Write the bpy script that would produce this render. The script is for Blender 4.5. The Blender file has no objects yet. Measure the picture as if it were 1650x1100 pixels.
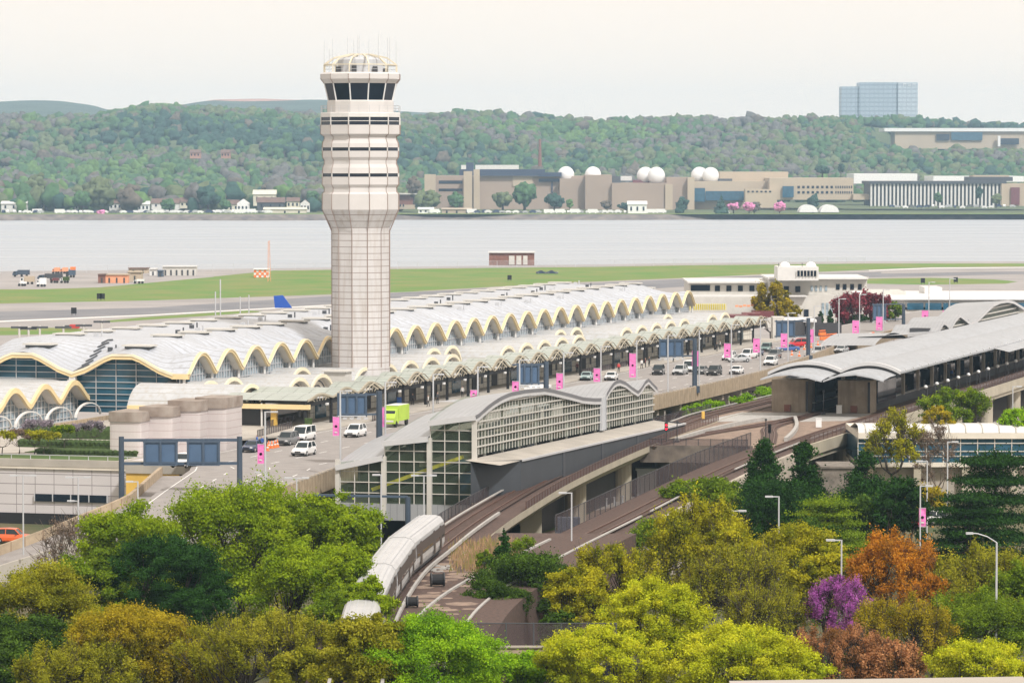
import bpy, bmesh, math, random
import numpy as np
from mathutils import Vector, Matrix
R=math.radians
random.seed(7); RNG=np.random.default_rng(7)
scene=bpy.context.scene; COL=scene.collection
# ---------------------------------------------------------------- camera maths (1650x1100 measuring frame)
H=45.; F=6300.; TH=math.atan((550-262)/F); CT,ST=math.cos(TH),math.sin(TH)
def ray(px,py):
    a=(px-825)/F; b=-(py-550)/F
    return (a, CT+b*ST, -ST+b*CT)
def P(px,py,z=0.):
    r=ray(px,py); t=(z-H)/r[2]; return (r[0]*t,r[1]*t,z)
def D(px,py,Y):
    r=ray(px,py); t=Y/r[1]; return (r[0]*t,Y,H+r[2]*t)
O=(-45.98,576.4); U=(0.29185,0.95646); V=(U[1],-U[0])
def T(s,w,z): return (O[0]+U[0]*s+V[0]*w, O[1]+U[1]*s+V[1]*w, z)
def W(x,y,z): return (x,y,z)
def onV(px,py,w):
    r=ray(px,py); t=(w+O[0]*V[0]+O[1]*V[1])/(r[0]*V[0]+r[1]*V[1]); x,y=r[0]*t,r[1]*t
    dx,dy=x-O[0],y-O[1]
    return (dx*U[0]+dy*U[1], w, H+r[2]*t)
def onS(px,py,s):
    r=ray(px,py); t=(s+O[0]*U[0]+O[1]*U[1])/(r[0]*U[0]+r[1]*U[1]); x,y=r[0]*t,r[1]*t
    dx,dy=x-O[0],y-O[1]
    return (s, dx*V[0]+dy*V[1], H+r[2]*t)
def rot(ang,ox,oy,oz=0):
    c,s=math.cos(ang),math.sin(ang)
    return lambda x,y,z:(ox+c*x-s*y, oy+s*x+c*y, oz+z)
ANG_U=math.atan2(U[1],U[0])        # world heading of the terminal axis

# ---------------------------------------------------------------- materials
MATS={}
def _new(name):
    m=bpy.data.materials.new(name); m.use_nodes=True; nt=m.node_tree; nt.nodes.clear()
    o=nt.nodes.new('ShaderNodeOutputMaterial'); b=nt.nodes.new('ShaderNodeBsdfPrincipled')
    nt.links.new(b.outputs[0],o.inputs[0]); MATS[name]=m
    return m,nt,b
def noise_rgb(nt,col,amt,scale,col2=None,detail=5,vec=None):
    n=nt.nodes.new('ShaderNodeTexNoise'); n.inputs['Scale'].default_value=scale; n.inputs['Detail'].default_value=detail
    if vec is None:
        g=nt.nodes.new('ShaderNodeNewGeometry'); vec=g.outputs['Position']
    nt.links.new(vec,n.inputs['Vector'])
    r=nt.nodes.new('ShaderNodeValToRGB'); e=r.color_ramp.elements
    c2=col2 if col2 else tuple(c*(1-amt) for c in col)
    c1=col if col2 else tuple(min(1,c*(1+amt*.6)) for c in col)
    e[0].position=.32; e[1].position=.68; e[0].color=(*c2,1); e[1].color=(*c1,1)
    nt.links.new(n.outputs['Fac'],r.inputs[0]); return r.outputs[0]
def M(name,col,rough=.7,amt=.12,scale=.6,metal=0.,col2=None,bump=0.,bscale=8.,spec=None,detail=5):
    m,nt,b=_new(name); b.inputs['Roughness'].default_value=rough; b.inputs['Metallic'].default_value=metal
    if spec is not None: b.inputs['Specular IOR Level'].default_value=spec
    if amt or col2: nt.links.new(noise_rgb(nt,col,amt,scale,col2,detail),b.inputs['Base Color'])
    else: b.inputs['Base Color'].default_value=(*col,1)
    if bump:
        n=nt.nodes.new('ShaderNodeTexNoise'); n.inputs['Scale'].default_value=bscale
        g=nt.nodes.new('ShaderNodeNewGeometry'); nt.links.new(g.outputs['Position'],n.inputs['Vector'])
        bu=nt.nodes.new('ShaderNodeBump'); bu.inputs['Strength'].default_value=bump; bu.inputs['Distance'].default_value=.1
        nt.links.new(n.outputs['Fac'],bu.inputs['Height']); nt.links.new(bu.outputs[0],b.inputs['Normal'])
    return m
def ML(name,col,line,axes,rough=.6,amt=.08,scale=.5,metal=0.,stain=None):
    """surface with joint lines: axes = [(dirvector, period, width, offset)]"""
    m,nt,b=_new(name); b.inputs['Roughness'].default_value=rough; b.inputs['Metallic'].default_value=metal
    base=noise_rgb(nt,col,amt,scale)
    if stain:
        g=nt.nodes.new('ShaderNodeNewGeometry'); mp=nt.nodes.new('ShaderNodeVectorMath'); mp.operation='MULTIPLY'
        mp.inputs[1].default_value=(1.6,1.6,.18); nt.links.new(g.outputs['Position'],mp.inputs[0])
        n=nt.nodes.new('ShaderNodeTexNoise'); n.inputs['Scale'].default_value=.9; n.inputs['Detail'].default_value=6; nt.links.new(mp.outputs[0],n.inputs['Vector'])
        rr=nt.nodes.new('ShaderNodeValToRGB'); rr.color_ramp.elements[0].position=.48; rr.color_ramp.elements[1].position=.75
        nt.links.new(n.outputs['Fac'],rr.inputs[0])
        mm=nt.nodes.new('ShaderNodeMix'); mm.data_type='RGBA'; mm.inputs[7].default_value=(*stain,1)
        nt.links.new(rr.outputs[0],mm.inputs[0]); nt.links.new(base,mm.inputs[6]); base=mm.outputs[2]
    g=nt.nodes.new('ShaderNodeNewGeometry'); acc=None
    for (d,per,w,off) in axes:
        dt=nt.nodes.new('ShaderNodeVectorMath'); dt.operation='DOT_PRODUCT'; dt.inputs[1].default_value=d
        nt.links.new(g.outputs['Position'],dt.inputs[0])
        a=nt.nodes.new('ShaderNodeMath'); a.operation='MULTIPLY_ADD'; a.inputs[1].default_value=1/per; a.inputs[2].default_value=off
        nt.links.new(dt.outputs['Value'],a.inputs[0])
        f=nt.nodes.new('ShaderNodeMath'); f.operation='FRACT'; nt.links.new(a.outputs[0],f.inputs[0])
        l=nt.nodes.new('ShaderNodeMath'); l.operation='LESS_THAN'; l.inputs[1].default_value=w/per; nt.links.new(f.outputs[0],l.inputs[0])
        if acc is None: acc=l.outputs[0]
        else:
            mx=nt.nodes.new('ShaderNodeMath'); mx.operation='MAXIMUM'; nt.links.new(acc,mx.inputs[0]); nt.links.new(l.outputs[0],mx.inputs[1]); acc=mx.outputs[0]
    mix=nt.nodes.new('ShaderNodeMix'); mix.data_type='RGBA'; mix.inputs[7].default_value=(*line,1)
    nt.links.new(acc,mix.inputs[0]); nt.links.new(base,mix.inputs[6]); nt.links.new(mix.outputs[2],b.inputs['Base Color'])
    return m
def MGLASS(name,col,transp=0.,rough=.06,amt=.3,scale=.35):
    m,nt,b=_new(name); b.inputs['Roughness'].default_value=rough; b.inputs['Specular IOR Level'].default_value=.45
    nt.links.new(noise_rgb(nt,col,amt,scale),b.inputs['Base Color'])
    if transp:
        o=[n for n in nt.nodes if n.type=='OUTPUT_MATERIAL'][0]
        t=nt.nodes.new('ShaderNodeBsdfTransparent'); t.inputs[0].default_value=(.90,.95,.88,1)
        mx=nt.nodes.new('ShaderNodeMixShader'); mx.inputs[0].default_value=transp
        nt.links.new(b.outputs[0],mx.inputs[1]); nt.links.new(t.outputs[0],mx.inputs[2]); nt.links.new(mx.outputs[0],o.inputs[0])
    return m
def MLEAF(name,col,transl=.35,var=.3):
    m,nt,b=_new(name); b.inputs['Roughness'].default_value=.85; b.inputs['Specular IOR Level'].default_value=.05
    c=noise_rgb(nt,col,var,1.3,detail=3); nt.links.new(c,b.inputs['Base Color'])
    o=[n for n in nt.nodes if n.type=='OUTPUT_MATERIAL'][0]
    t=nt.nodes.new('ShaderNodeBsdfTranslucent'); nt.links.new(c,t.inputs[0])
    mx=nt.nodes.new('ShaderNodeMixShader'); mx.inputs[0].default_value=transl
    nt.links.new(b.outputs[0],mx.inputs[1]); nt.links.new(t.outputs[0],mx.inputs[2]); nt.links.new(mx.outputs[0],o.inputs[0])
    return m

Ux=(U[0],U[1],0); Vx=(V[0],V[1],0); Zx=(0,0,1)
M('concrete',(.42,.37,.31),.85,.25,.5,bump=.2)
M('concrete_pale',(.42,.385,.34),.85,.15,.3)
ML('precast',(.33,.27,.205),(.2,.16,.12),[(Ux,1.6,.12,0.)],.85,.2,.7,stain=(.22,.18,.14))
ML('parapet_mat',(.40,.315,.22),(.28,.2,.13),[(Ux,1.4,.14,0.)],.85,.2,.8)
M('beam_beige',(.42,.375,.29),.8,.12,.3)
M('road',(.31,.285,.272),.9,0,.5,col2=(.25,.23,.22),detail=8,bump=.1)
M('road_mark',(.75,.74,.72),.8,.1,3)
M('asphalt',(.14,.14,.15),.9,.15,.15)
M('runway',(.15,.15,.165),.9,0,.05,col2=(.215,.21,.22),detail=8)
M('airconcrete',(.36,.33,.32),.9,0,.035,col2=(.27,.25,.24),detail=9)
M('grass_far',(.085,.20,.020),.95,0,.045,col2=(.19,.205,.05),detail=8)
M('grass_near',(.05,.11,.015),.95,0,.3,col2=(.09,.12,.03))
M('undergrowth',(.05,.07,.02),.95,0,.15,col2=(.12,.1,.05),bump=.4)
M('ballast',(.115,.07,.055),.95,0,3.,col2=(.06,.038,.032),bump=.5,bscale=6)
M('ballast_pale',(.27,.195,.15),.95,.3,1.2,bump=.4)
M('rail_steel',(.16,.09,.07),.5,.2,2,metal=.5)
M('rail_cover',(.40,.385,.365),.7,.15,1)
M('dark',(.012,.012,.014),.8,0)
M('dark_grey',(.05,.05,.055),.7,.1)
M('grey_metal',(.07,.075,.085),.6,.12,.4)
M('charcoal_panel',(.055,.062,.072),.6,.12,.25)
M('white_paint',(.66,.65,.63),.5,.06,.8)
M('off_white',(.56,.54,.50),.6,.08,.5)
M('white_bright',(.78,.78,.78),.5,.03,.5)
M('lamp_metal',(.50,.51,.53),.5,.05,1)
M('gantry_blue',(.06,.09,.135),.5,.12,.5)
M('gantry_post',(.05,.072,.105),.5,.12,.5)
M('sign_panel',(.07,.125,.215),.5,.1,.5)
M('yellow_paint',(.72,.46,.10),.55,.1,.6)
M('yellow_fascia',(.79,.62,.34),.55,.08,.6)
M('cream_fascia',(.80,.72,.53),.55,.08,.6)
M('cream_soffit',(.70,.64,.55),.7,.08,.6)
ML('roof_white',(.455,.48,.53),(.29,.295,.31),[(Ux,1.25,.16,0.)],.42,.09,.12,stain=(.36,.37,.39))
ML('roof_vault',(.47,.48,.495),(.35,.34,.315),[(Ux,1.1,.12,0.)],.45,.09,.3,stain=(.40,.38,.35))
ML('canopy_glass',(.37,.405,.365),(.18,.20,.175),[(Ux,.9,.13,0.),(Vx,2.4,.14,.3)],.3,.1,.5)
ML('roof_metal',(.36,.37,.39),(.24,.25,.265),[(Vx,.8,.08,0.)],.38,.08,.4,metal=.15)
ML('station_roof',(.37,.385,.41),(.29,.285,.28),[(Ux,3.,.16,0.)],.6,.08,.25,stain=(.28,.285,.295))
M('band_grey',(.16,.16,.175),.45,.05,.5)
M('band_light',(.55,.55,.56),.45,.05,.5)
ML('tower_panel',(.56,.54,.535),(.24,.195,.175),[(Zx,1.02,.1,0.)],.6,.06,.3,stain=(.45,.41,.38))
M('tower_plain',(.60,.575,.56),.6,.05,.3)
M('tower_seam',(.3,.23,.2),.7,0)
ML('tile_wall',(.57,.54,.545),(.25,.225,.235),[(Zx,1.28,.1,0.15),(Vx,2.55,.09,0.),(Ux,2.6,.09,0.)],.5,.04,.3)
ML('ac_wall',(.55,.50,.49),(.42,.34,.33),[(Zx,.95,.08,0.)],.55,.05,.3)
M('ac_cap',(.38,.33,.29),.85,0,.5,col2=(.22,.17,.14))
ML('facade_panel',(.66,.63,.56),(.16,.155,.15),[(Ux,2.1,.12,0.),(Vx,2.1,.12,0.),(Zx,1.0,.08,0.)],.6,.08,.5)
MGLASS('glass_teal',(.03,.105,.16),0,.08,.35,.25)
MGLASS('glass_grid',(.30,.37,.42),0,.3,.5,1.3)
MGLASS('glass_dark',(.008,.016,.03),0,.08,.3,.4)
MGLASS('glass_link',(.12,.165,.11),.66,.04,.3,.4)
MGLASS('glass_blue',(.03,.10,.16),0,.06,.3,.4)
M('stained_wall',(.20,.165,.135),.9,0,.7,col2=(.09,.075,.065),detail=8)
M('tower_frame',(.66,.60,.47),.6,.05)
M('brick',(.22,.10,.075),.9,.2,.8)
M('beige_lab',(.36,.28,.225),.9,.08,.03)
M('beige_light',(.46,.38,.285),.9,.08,.03)
M('navy_roof',(.03,.045,.09),.7,.1,.02)
M('pink_banner',(.80,.20,.52),.6,.12,.9)
M('orange',(.85,.2,.05),.6,.1)
M('orange_pale',(.75,.33,.18),.6,.1)
M('red_paint',(.5,.04,.04),.5,.1)
M('hivis',(.42,.60,.07),.6,.1)
M('yellow_bright',(.85,.72,.05),.6,.1)
M('maroon',(.16,.045,.05),.6,.15)
M('blue_tarp',(.05,.15,.5),.6,.1)
M('bark',(.055,.042,.032),.95,.3,3)
M('bark_pale',(.16,.125,.10),.95,.3,3)
M('stonewall',(.19,.165,.14),.95,.35,1.2,bump=.5,bscale=2)
M('dry_grass_tan',(.30,.19,.10),.95,.2,2)
M('dry_grass_olive',(.22,.20,.05),.95,.2,2)
M('dry_grass',(.42,.27,.15),.95,.2,2)
M('rubber',(.02,.02,.02),.8,0)
M('skin',(.45,.27,.2),.6,0)
M('train_white',(.50,.50,.51),.4,.08,.8,metal=.1)
M('train_brown',(.075,.055,.05),.5,.1)
MGLASS('train_glass',(.012,.012,.014),0,.08,.1,1)
MGLASS('car_glass',(.02,.03,.035),0,.05,.1,1)
m,nt,b=_new('signal_red'); b.inputs['Base Color'].default_value=(.6,0,.02,1); b.inputs['Emission Color'].default_value=(1,.02,.05,1); b.inputs['Emission Strength'].default_value=2.5
m,nt,b=_new('signal_blue'); b.inputs['Base Color'].default_value=(.1,.05,.8,1); b.inputs['Emission Color'].default_value=(.15,.1,1,1); b.inputs['Emission Strength'].default_value=2.
def paint(name,col,rough=.3):
    m,nt,b=_new(name); b.inputs['Base Color'].default_value=(*col,1); b.inputs['Roughness'].default_value=rough; b.inputs['Coat Weight'].default_value=.6; return m
for n,c in dict(car_white=(.75,.75,.75),car_black=(.015,.016,.018),car_grey=(.12,.125,.13),car_silver=(.42,.43,.44),car_navy=(.02,.04,.10),car_blue=(.04,.10,.3),car_red=(.5,.02,.03),car_green=(.12,.2,.19),car_teal=(.3,.42,.42)).items(): paint(n,c)
# water
m,nt,b=_new('water_mat'); b.inputs['Base Color'].default_value=(.36,.385,.42,1); b.inputs['Roughness'].default_value=.42; b.inputs['IOR'].default_value=1.33
n=nt.nodes.new('ShaderNodeTexNoise'); n.inputs['Scale'].default_value=.25; n.inputs['Detail'].default_value=4
g=nt.nodes.new('ShaderNodeNewGeometry'); nt.links.new(g.outputs['Position'],n.inputs['Vector'])
bu=nt.nodes.new('ShaderNodeBump'); bu.inputs['Strength'].default_value=.12; bu.inputs['Distance'].default_value=.3
nt.links.new(n.outputs['Fac'],bu.inputs['Height']); nt.links.new(bu.outputs[0],b.inputs['Normal'])
ms=nt.nodes.new('ShaderNodeVectorMath'); ms.operation='MULTIPLY'; ms.inputs[1].default_value=(.004,.03,0); nt.links.new(g.outputs['Position'],ms.inputs[0])
n2=nt.nodes.new('ShaderNodeTexNoise'); n2.inputs['Scale'].default_value=1.; n2.inputs['Detail'].default_value=6; nt.links.new(ms.outputs[0],n2.inputs['Vector'])
r2_=nt.nodes.new('ShaderNodeMapRange'); r2_.inputs[1].default_value=.35; r2_.inputs[2].default_value=.65; r2_.inputs[3].default_value=.26; r2_.inputs[4].default_value=.60
nt.links.new(n2.outputs['Fac'],r2_.inputs[0]); nt.links.new(r2_.outputs[0],b.inputs['Roughness'])

# ---------------------------------------------------------------- mesh builder
class MB:
    def __init__(s,f=W): s.v=[];s.f=[];s.m=[];s.fr=f;s.mi=0
    def pt(s,p): s.v.append(s.fr(*p)); return len(s.v)-1
    def face(s,ps,mi=None):
        s.f.append([s.pt(p) for p in ps]); s.m.append(s.mi if mi is None else mi)
    def box(s,x0,x1,y0,y1,z0,z1,mi=None):
        m=s.mi if mi is None else mi
        i=[s.pt(p) for p in [(x0,y0,z0),(x1,y0,z0),(x1,y1,z0),(x0,y1,z0),(x0,y0,z1),(x1,y0,z1),(x1,y1,z1),(x0,y1,z1)]]
        for q in [(0,3,2,1),(4,5,6,7),(0,1,5,4),(1,2,6,5),(2,3,7,6),(3,0,4,7)]:
            s.f.append([i[k] for k in q]); s.m.append(m)
        return s
    def prism(s,pts,z0,z1,mi=None,side=None):
        m=s.mi if mi is None else mi; n=len(pts); sd=m if side is None else side
        zz0=z0 if hasattr(z0,'__len__') else [z0]*n; zz1=z1 if hasattr(z1,'__len__') else [z1]*n
        a=[s.pt((p[0],p[1],zz0[k])) for k,p in enumerate(pts)]; b=[s.pt((p[0],p[1],zz1[k])) for k,p in enumerate(pts)]
        s.f.append(a[::-1]); s.m.append(m); s.f.append(b); s.m.append(m)
        for k in range(n): s.f.append([a[k],a[(k+1)%n],b[(k+1)%n],b[k]]); s.m.append(sd)
        return s
    def grid(s,rows,mi=None):
        """rows: list of lists of points"""
        m=s.mi if mi is None else mi
        ix=[[s.pt(p) for p in r] for r in rows]
        for a,b in zip(ix,ix[1:]):
            for k in range(len(a)-1): s.f.append([a[k],a[k+1],b[k+1],b[k]]); s.m.append(m)
        return s
    def tube(s,pts,r,n=6,mi=None,cap=True):
        m=s.mi if mi is None else mi
        rs=r if hasattr(r,'__len__') else [r]*len(pts)
        P_=[Vector(p) for p in pts]; rings=[]
        for k,p in enumerate(P_):
            d=(P_[min(k+1,len(P_)-1)]-P_[max(k-1,0)]); d=d.normalized() if d.length>1e-9 else Vector((0,0,1))
            a=d.cross(Vector((0,0,1))); a=a.normalized() if a.length>1e-3 else Vector((1,0,0)); b=d.cross(a)
            rings.append([s.pt(tuple(p+(a*math.cos(2*math.pi*q/n)+b*math.sin(2*math.pi*q/n))*rs[k])) for q in range(n)])
        for A,B in zip(rings,rings[1:]):
            for q in range(n): s.f.append([A[q],A[(q+1)%n],B[(q+1)%n],B[q]]); s.m.append(m)
        if cap: s.f.append(rings[0][::-1]); s.m.append(m); s.f.append(rings[-1]); s.m.append(m)
        return s
    def bar(s,a,b,w,h,mi=None):
        """rectangular bar a->b, w horizontal, h vertical"""
        A,B=Vector(a),Vector(b); d=(B-A).normalized(); x=d.cross(Vector((0,0,1)))
        x=x.normalized() if x.length>1e-3 else Vector((1,0,0)); y=x.cross(d)
        m=s.mi if mi is None else mi; q=[]
        for c in (A,B):
            for sx,sy in ((-1,-1),(1,-1),(1,1),(-1,1)): q.append(s.pt(tuple(c+x*(w/2*sx)+y*(h/2*sy))))
        for f in [(0,1,2,3),(7,6,5,4),(0,4,5,1),(1,5,6,2),(2,6,7,3),(3,7,4,0)]: s.f.append([q[k] for k in f]); s.m.append(m)
        return s
    def lathe(s,prof,n,cx=0,cy=0,a0=0.,mi=None,mis=None,cap=True):
        rings=[[s.pt((cx+r*math.cos(a0+2*math.pi*k/n),cy+r*math.sin(a0+2*math.pi*k/n),z)) for k in range(n)] for r,z in prof]
        for j,(A,B) in enumerate(zip(rings,rings[1:])):
            mm=(mis[j] if mis else (s.mi if mi is None else mi))
            for q in range(n): s.f.append([A[q],A[(q+1)%n],B[(q+1)%n],B[q]]); s.m.append(mm)
        if cap:
            mm=(s.mi if mi is None else mi)
            s.f.append(rings[0][::-1]); s.m.append(mm); s.f.append(rings[-1]); s.m.append(mm)
        return s
    def ribbon(s,line,w,th,mi=None):
        """flat ribbon following 3-D polyline, width w, thickness th downwards"""
        L=offset(line,w/2); Rr=offset(line,-w/2); m=s.mi if mi is None else mi
        s.grid([L,Rr],m)
        if th:
            Ld=[(a,b,c-th) for a,b,c in L]; Rd=[(a,b,c-th) for a,b,c in Rr]
            s.grid([Ld,L],m); s.grid([Rr,Rd],m); s.grid([Rd,Ld],m)
            for k in (0,-1): s.face([L[k],Rr[k],Rd[k],Ld[k]],m)
        return s
    def build(s,name,mats,parent=None,smooth=False,fix=True):
        if isinstance(mats,str): mats=[mats]
        me=bpy.data.meshes.new(name)
        off=Vector((0,0,0))
        q=parent
        while q is not None: off+=q.location; q=q.parent
        me.from_pydata([(a-off.x,b-off.y,c-off.z) for a,b,c in s.v],[],s.f)
        me.polygons.foreach_set('material_index',s.m)
        for m in mats: me.materials.append(MATS[m])
        if smooth: me.shade_smooth()
        if fix and len(s.f)<60000:
            bm=bmesh.new(); bm.from_mesh(me); bmesh.ops.recalc_face_normals(bm,faces=bm.faces); bm.to_mesh(me); bm.free()
        o=bpy.data.objects.new(name,me); COL.objects.link(o)
        if parent is not None: o.parent=parent
        return o
def offset(line,d):
    out=[]
    for k,p in enumerate(line):
        a=line[max(k-1,0)]; b=line[min(k+1,len(line)-1)]
        dx,dy=b[0]-a[0],b[1]-a[1]; L=math.hypot(dx,dy) or 1
        out.append((p[0]-dy/L*d,p[1]+dx/L*d,p[2] if len(p)>2 else 0))
    return out
def smooth_line(pts,step=3.):
    """Catmull-Rom through 3-D points, resampled"""
    out=[]
    for i in range(len(pts)-1):
        p0,p1,p2,p3=[Vector(pts[max(0,min(len(pts)-1,j))]) for j in (i-1,i,i+1,i+2)]
        n=max(2,int((p2-p1).length/step))
        for k in range(n):
            t=k/n
            out.append(tuple(.5*((2*p1)+(p2-p0)*t+(2*p0-5*p1+4*p2-p3)*t*t+(3*p1-p0-3*p2+p3)*t**3)))
    out.append(tuple(pts[-1])); return out
def along(line,d):
    """point and heading at distance d along a 3-D polyline"""
    acc=0
    for a,b in zip(line,line[1:]):
        L=math.dist(a,b)
        if acc+L>=d or b is line[-1]:
            t=(d-acc)/L; return tuple(a[i]+(b[i]-a[i])*t for i in range(3)), math.atan2(b[1]-a[1],b[0]-a[0])
        acc+=L
def length(line): return sum(math.dist(a,b) for a,b in zip(line,line[1:]))
def tag(o,label=None,cat=None,group=None,kind=None):
    if label: o['label']=label
    if cat: o['category']=cat
    if group: o['group']=group
    if kind: o['kind']=kind
    return o
def thing(name,label,cat,loc=(0,0,0),rz=0,group=None,kind=None):
    o=bpy.data.objects.new(name,None); COL.objects.link(o); o.location=loc; o.rotation_euler=(0,0,rz)
    o.empty_display_size=.5
    return tag(o,label,cat,group,kind)
KIDS={}
def kids(o): return [c for c in bpy.data.objects if c.parent==o]
def copy_tree(src,parent=None,tree=None):
    if tree is None: tree={}
    c=src.copy(); COL.objects.link(c)
    if parent is not None: c.parent=parent
    for ch in TREE.get(src.name,[]): copy_tree(ch,c)
    return c
TREE={}
def reg(root):
    """remember a prototype's children (two levels) for copying"""
    TREE[root.name]=[c for c in root.children]
    for c in root.children: reg(c)
    return root
def swap(o,old,new):
    """give a copied thing's part its own paint, on the object"""
    for c in [o]+list(TREEKIDS(o)):
        if c.type!='MESH': continue
        for i,sl in enumerate(c.material_slots):
            if c.data.materials[i] and c.data.materials[i].name==old:
                sl.link='OBJECT'; sl.material=MATS[new]
def TREEKIDS(o):
    out=[]
    for c in o.children: out.append(c); out+=TREEKIDS(c)
    return out
# ================================================================ camera, light, sky, haze
cam=bpy.data.cameras.new('camera'); co=bpy.data.objects.new('camera',cam); COL.objects.link(co); scene.camera=co
cam.sensor_width=36; cam.lens=36*F/1650; cam.clip_start=1; cam.clip_end=30000
co.location=(0,0,H); co.rotation_euler=(math.pi/2-TH,0,0)
scene.view_settings.view_transform='Standard'; scene.view_settings.look='None'; scene.view_settings.exposure=0.12
SUN_EL,SUN_AZ=R(46),R(148)     # high, behind-right of the camera, soft through thin cloud
wd=bpy.data.worlds.new('World'); scene.world=wd; wd.use_nodes=True; nt=wd.node_tree
bg=nt.nodes['Background']; sk=nt.nodes.new('ShaderNodeTexSky'); sk.sky_type='NISHITA'; sk.sun_disc=False
sk.sun_elevation=SUN_EL; sk.sun_rotation=SUN_AZ; sk.dust_density=4; sk.air_density=1.2
cl=nt.nodes.new('ShaderNodeRGB'); cl.outputs[0].default_value=(11.0,9.75,8.45,1)      # thin even overcast, radiance in sky units
tc=nt.nodes.new('ShaderNodeTexCoord'); nz=nt.nodes.new('ShaderNodeTexNoise'); nz.inputs['Scale'].default_value=2.2; nz.inputs['Detail'].default_value=3
nt.links.new(tc.outputs['Generated'],nz.inputs['Vector'])
mr=nt.nodes.new('ShaderNodeMapRange'); mr.inputs[1].default_value=.3; mr.inputs[2].default_value=.7; mr.inputs[3].default_value=.93; mr.inputs[4].default_value=1.0
nt.links.new(nz.outputs['Fac'],mr.inputs[0])
mx=nt.nodes.new('ShaderNodeMix'); mx.data_type='RGBA'; nt.links.new(mr.outputs[0],mx.inputs[0]); nt.links.new(sk.outputs[0],mx.inputs[6]); nt.links.new(cl.outputs[0],mx.inputs[7])
nt.links.new(mx.outputs[2],bg.inputs[0]); bg.inputs[1].default_value=.1
sun=bpy.data.lights.new('sun','SUN'); sun.energy=3.3; sun.angle=R(5); sun.color=(1,.975,.94)
so=bpy.data.objects.new('sun',sun); COL.objects.link(so)
# sun direction: from behind-right of the camera
so.rotation_euler=(math.pi/2-SUN_EL,0,R(32))
scene.cycles.max_bounces=6; scene.cycles.diffuse_bounces=2; scene.cycles.glossy_bounces=2; scene.cycles.transmission_bounces=2
scene.cycles.transparent_max_bounces=12; scene.cycles.volume_bounces=1
scene.cycles.use_denoising=True
m=bpy.data.materials.new('haze_air'); m.use_nodes=True; nt=m.node_tree; nt.nodes.clear()
o=nt.nodes.new('ShaderNodeOutputMaterial'); pv=nt.nodes.new('ShaderNodeVolumePrincipled')
pv.inputs['Color'].default_value=(.52,.75,1,1); pv.inputs['Density'].default_value=6.4e-5; pv.inputs['Anisotropy'].default_value=.0
nt.links.new(pv.outputs[0],o.inputs['Volume']); MATS['haze_air']=m
hb=MB(); hb.box(-4600,4600,-600,9900,-9,232); tag(hb.build('haze','haze_air'),kind='stuff')

# ================================================================ ground, water, airfield
def st(name,mb,mat,fix=False): return tag(mb.build(name,mat,fix=fix),kind='structure')
g=MB(); g.face([(-4000,-500,-3.5),(4000,-500,-3.5),(4000,9500,-3.5),(-4000,9500,-3.5)]); st('ground',g,'undergrowth')
def shore_y(x): # near shore depth from its line in the picture
    return 1700+ .05*x
near=MB(); pts=[(-1500,-400),(1500,-400),(1500,1830)]
shore=[P(px,py,0) for px,py in [(1800,421),(1650,421),(1400,421),(1100,424),(960,426),(800,428),(540,431),(300,434),(0,437),(-200,438)]]
pts=[(-1500,-400),(1600,-400),(1600,shore[0][1])]+[(p[0],p[1]) for p in shore]+[(-1500,shore[-1][1])]
near.prism(pts,-3.4,0); st('airfield_ground',near,'airconcrete')
w=MB(); w.face([(-3900,1400,-1.2),(3900,1400,-1.2),(3900,3400,-1.2),(-3900,3400,-1.2)]); st('river_water',w,'water_mat')
def sheet(name,px,z,mat):
    b=MB(); b.face([P(x,y,z) for x,y in px]); return st(name,b,mat)
n_=MB(); n_.face([(-400,-300,.004),(400,-300,.004),(400,640,.004),(-400,640,.004)]); st('plaza_ground',n_,'undergrowth')
sheet('airfield_grass',[(-150,447),(0,452),(110,449),(330,447),(440,436),(540,434.5),(800,431.5),(960,430),(1100,427.5),(1400,424.5),(1650,424.5),(1800,424.5),(1800,430),(1650,429.5),(1500,430.5),(1400,434.5),(1250,441),(1100,448),(900,456),(660,470),(540,474),(240,484),(0,489),(-150,492)],.01,'grass_far')
sheet('airfield_grass',[(-150,527),(110,528),(150,531),(130,537),(0,540),(-150,545)],.01,'grass_far')
sheet('airfield_grass',[(165,517),(230,511),(400,500),(430,502),(330,509),(180,519)],.01,'grass_far')
sheet('airfield_grass',[(1395,449),(1500,447.5),(1600,450),(1640,453.5),(1620,457),(1500,458.5),(1395,457)],.01,'grass_far')
sheet('runway',[(-150,506),(0,502),(240,495.5),(540,476.5),(700,469),(900,459),(1100,449.5),(1300,441),(1420,438),(1420,444),(1300,451),(1100,462),(900,474),(700,484),(540,489.5),(240,506),(0,516),(-150,521)],.008,'runway')
sheet('taxiway',[(1400,441),(1650,437),(1800,436),(1800,440.5),(1650,441.5),(1400,447)],.014,'runway')
sheet('taxiway',[(-150,462),(0,441),(330,438),(345,446),(160,463),(60,466),(0,466)],.016,'airconcrete')
b=MB()
for y0,y1 in ((517.2,506.5),):
    b.face([P(-150,522.5,.02),P(0,517,.02),P(240,507,.02),P(540,490.5,.02),P(540,491.6,.02),P(240,508.3,.02),P(0,518.6,.02),P(-150,524.2,.02)])
    b.face([P(1400,435.2,.02),P(1500,431.5,.02),P(1650,430.4,.02),P(1650,431.2,.02),P(1500,432.6,.02),P(1400,436.2,.02)])
st('runway_marking',b,'road_mark')
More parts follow.
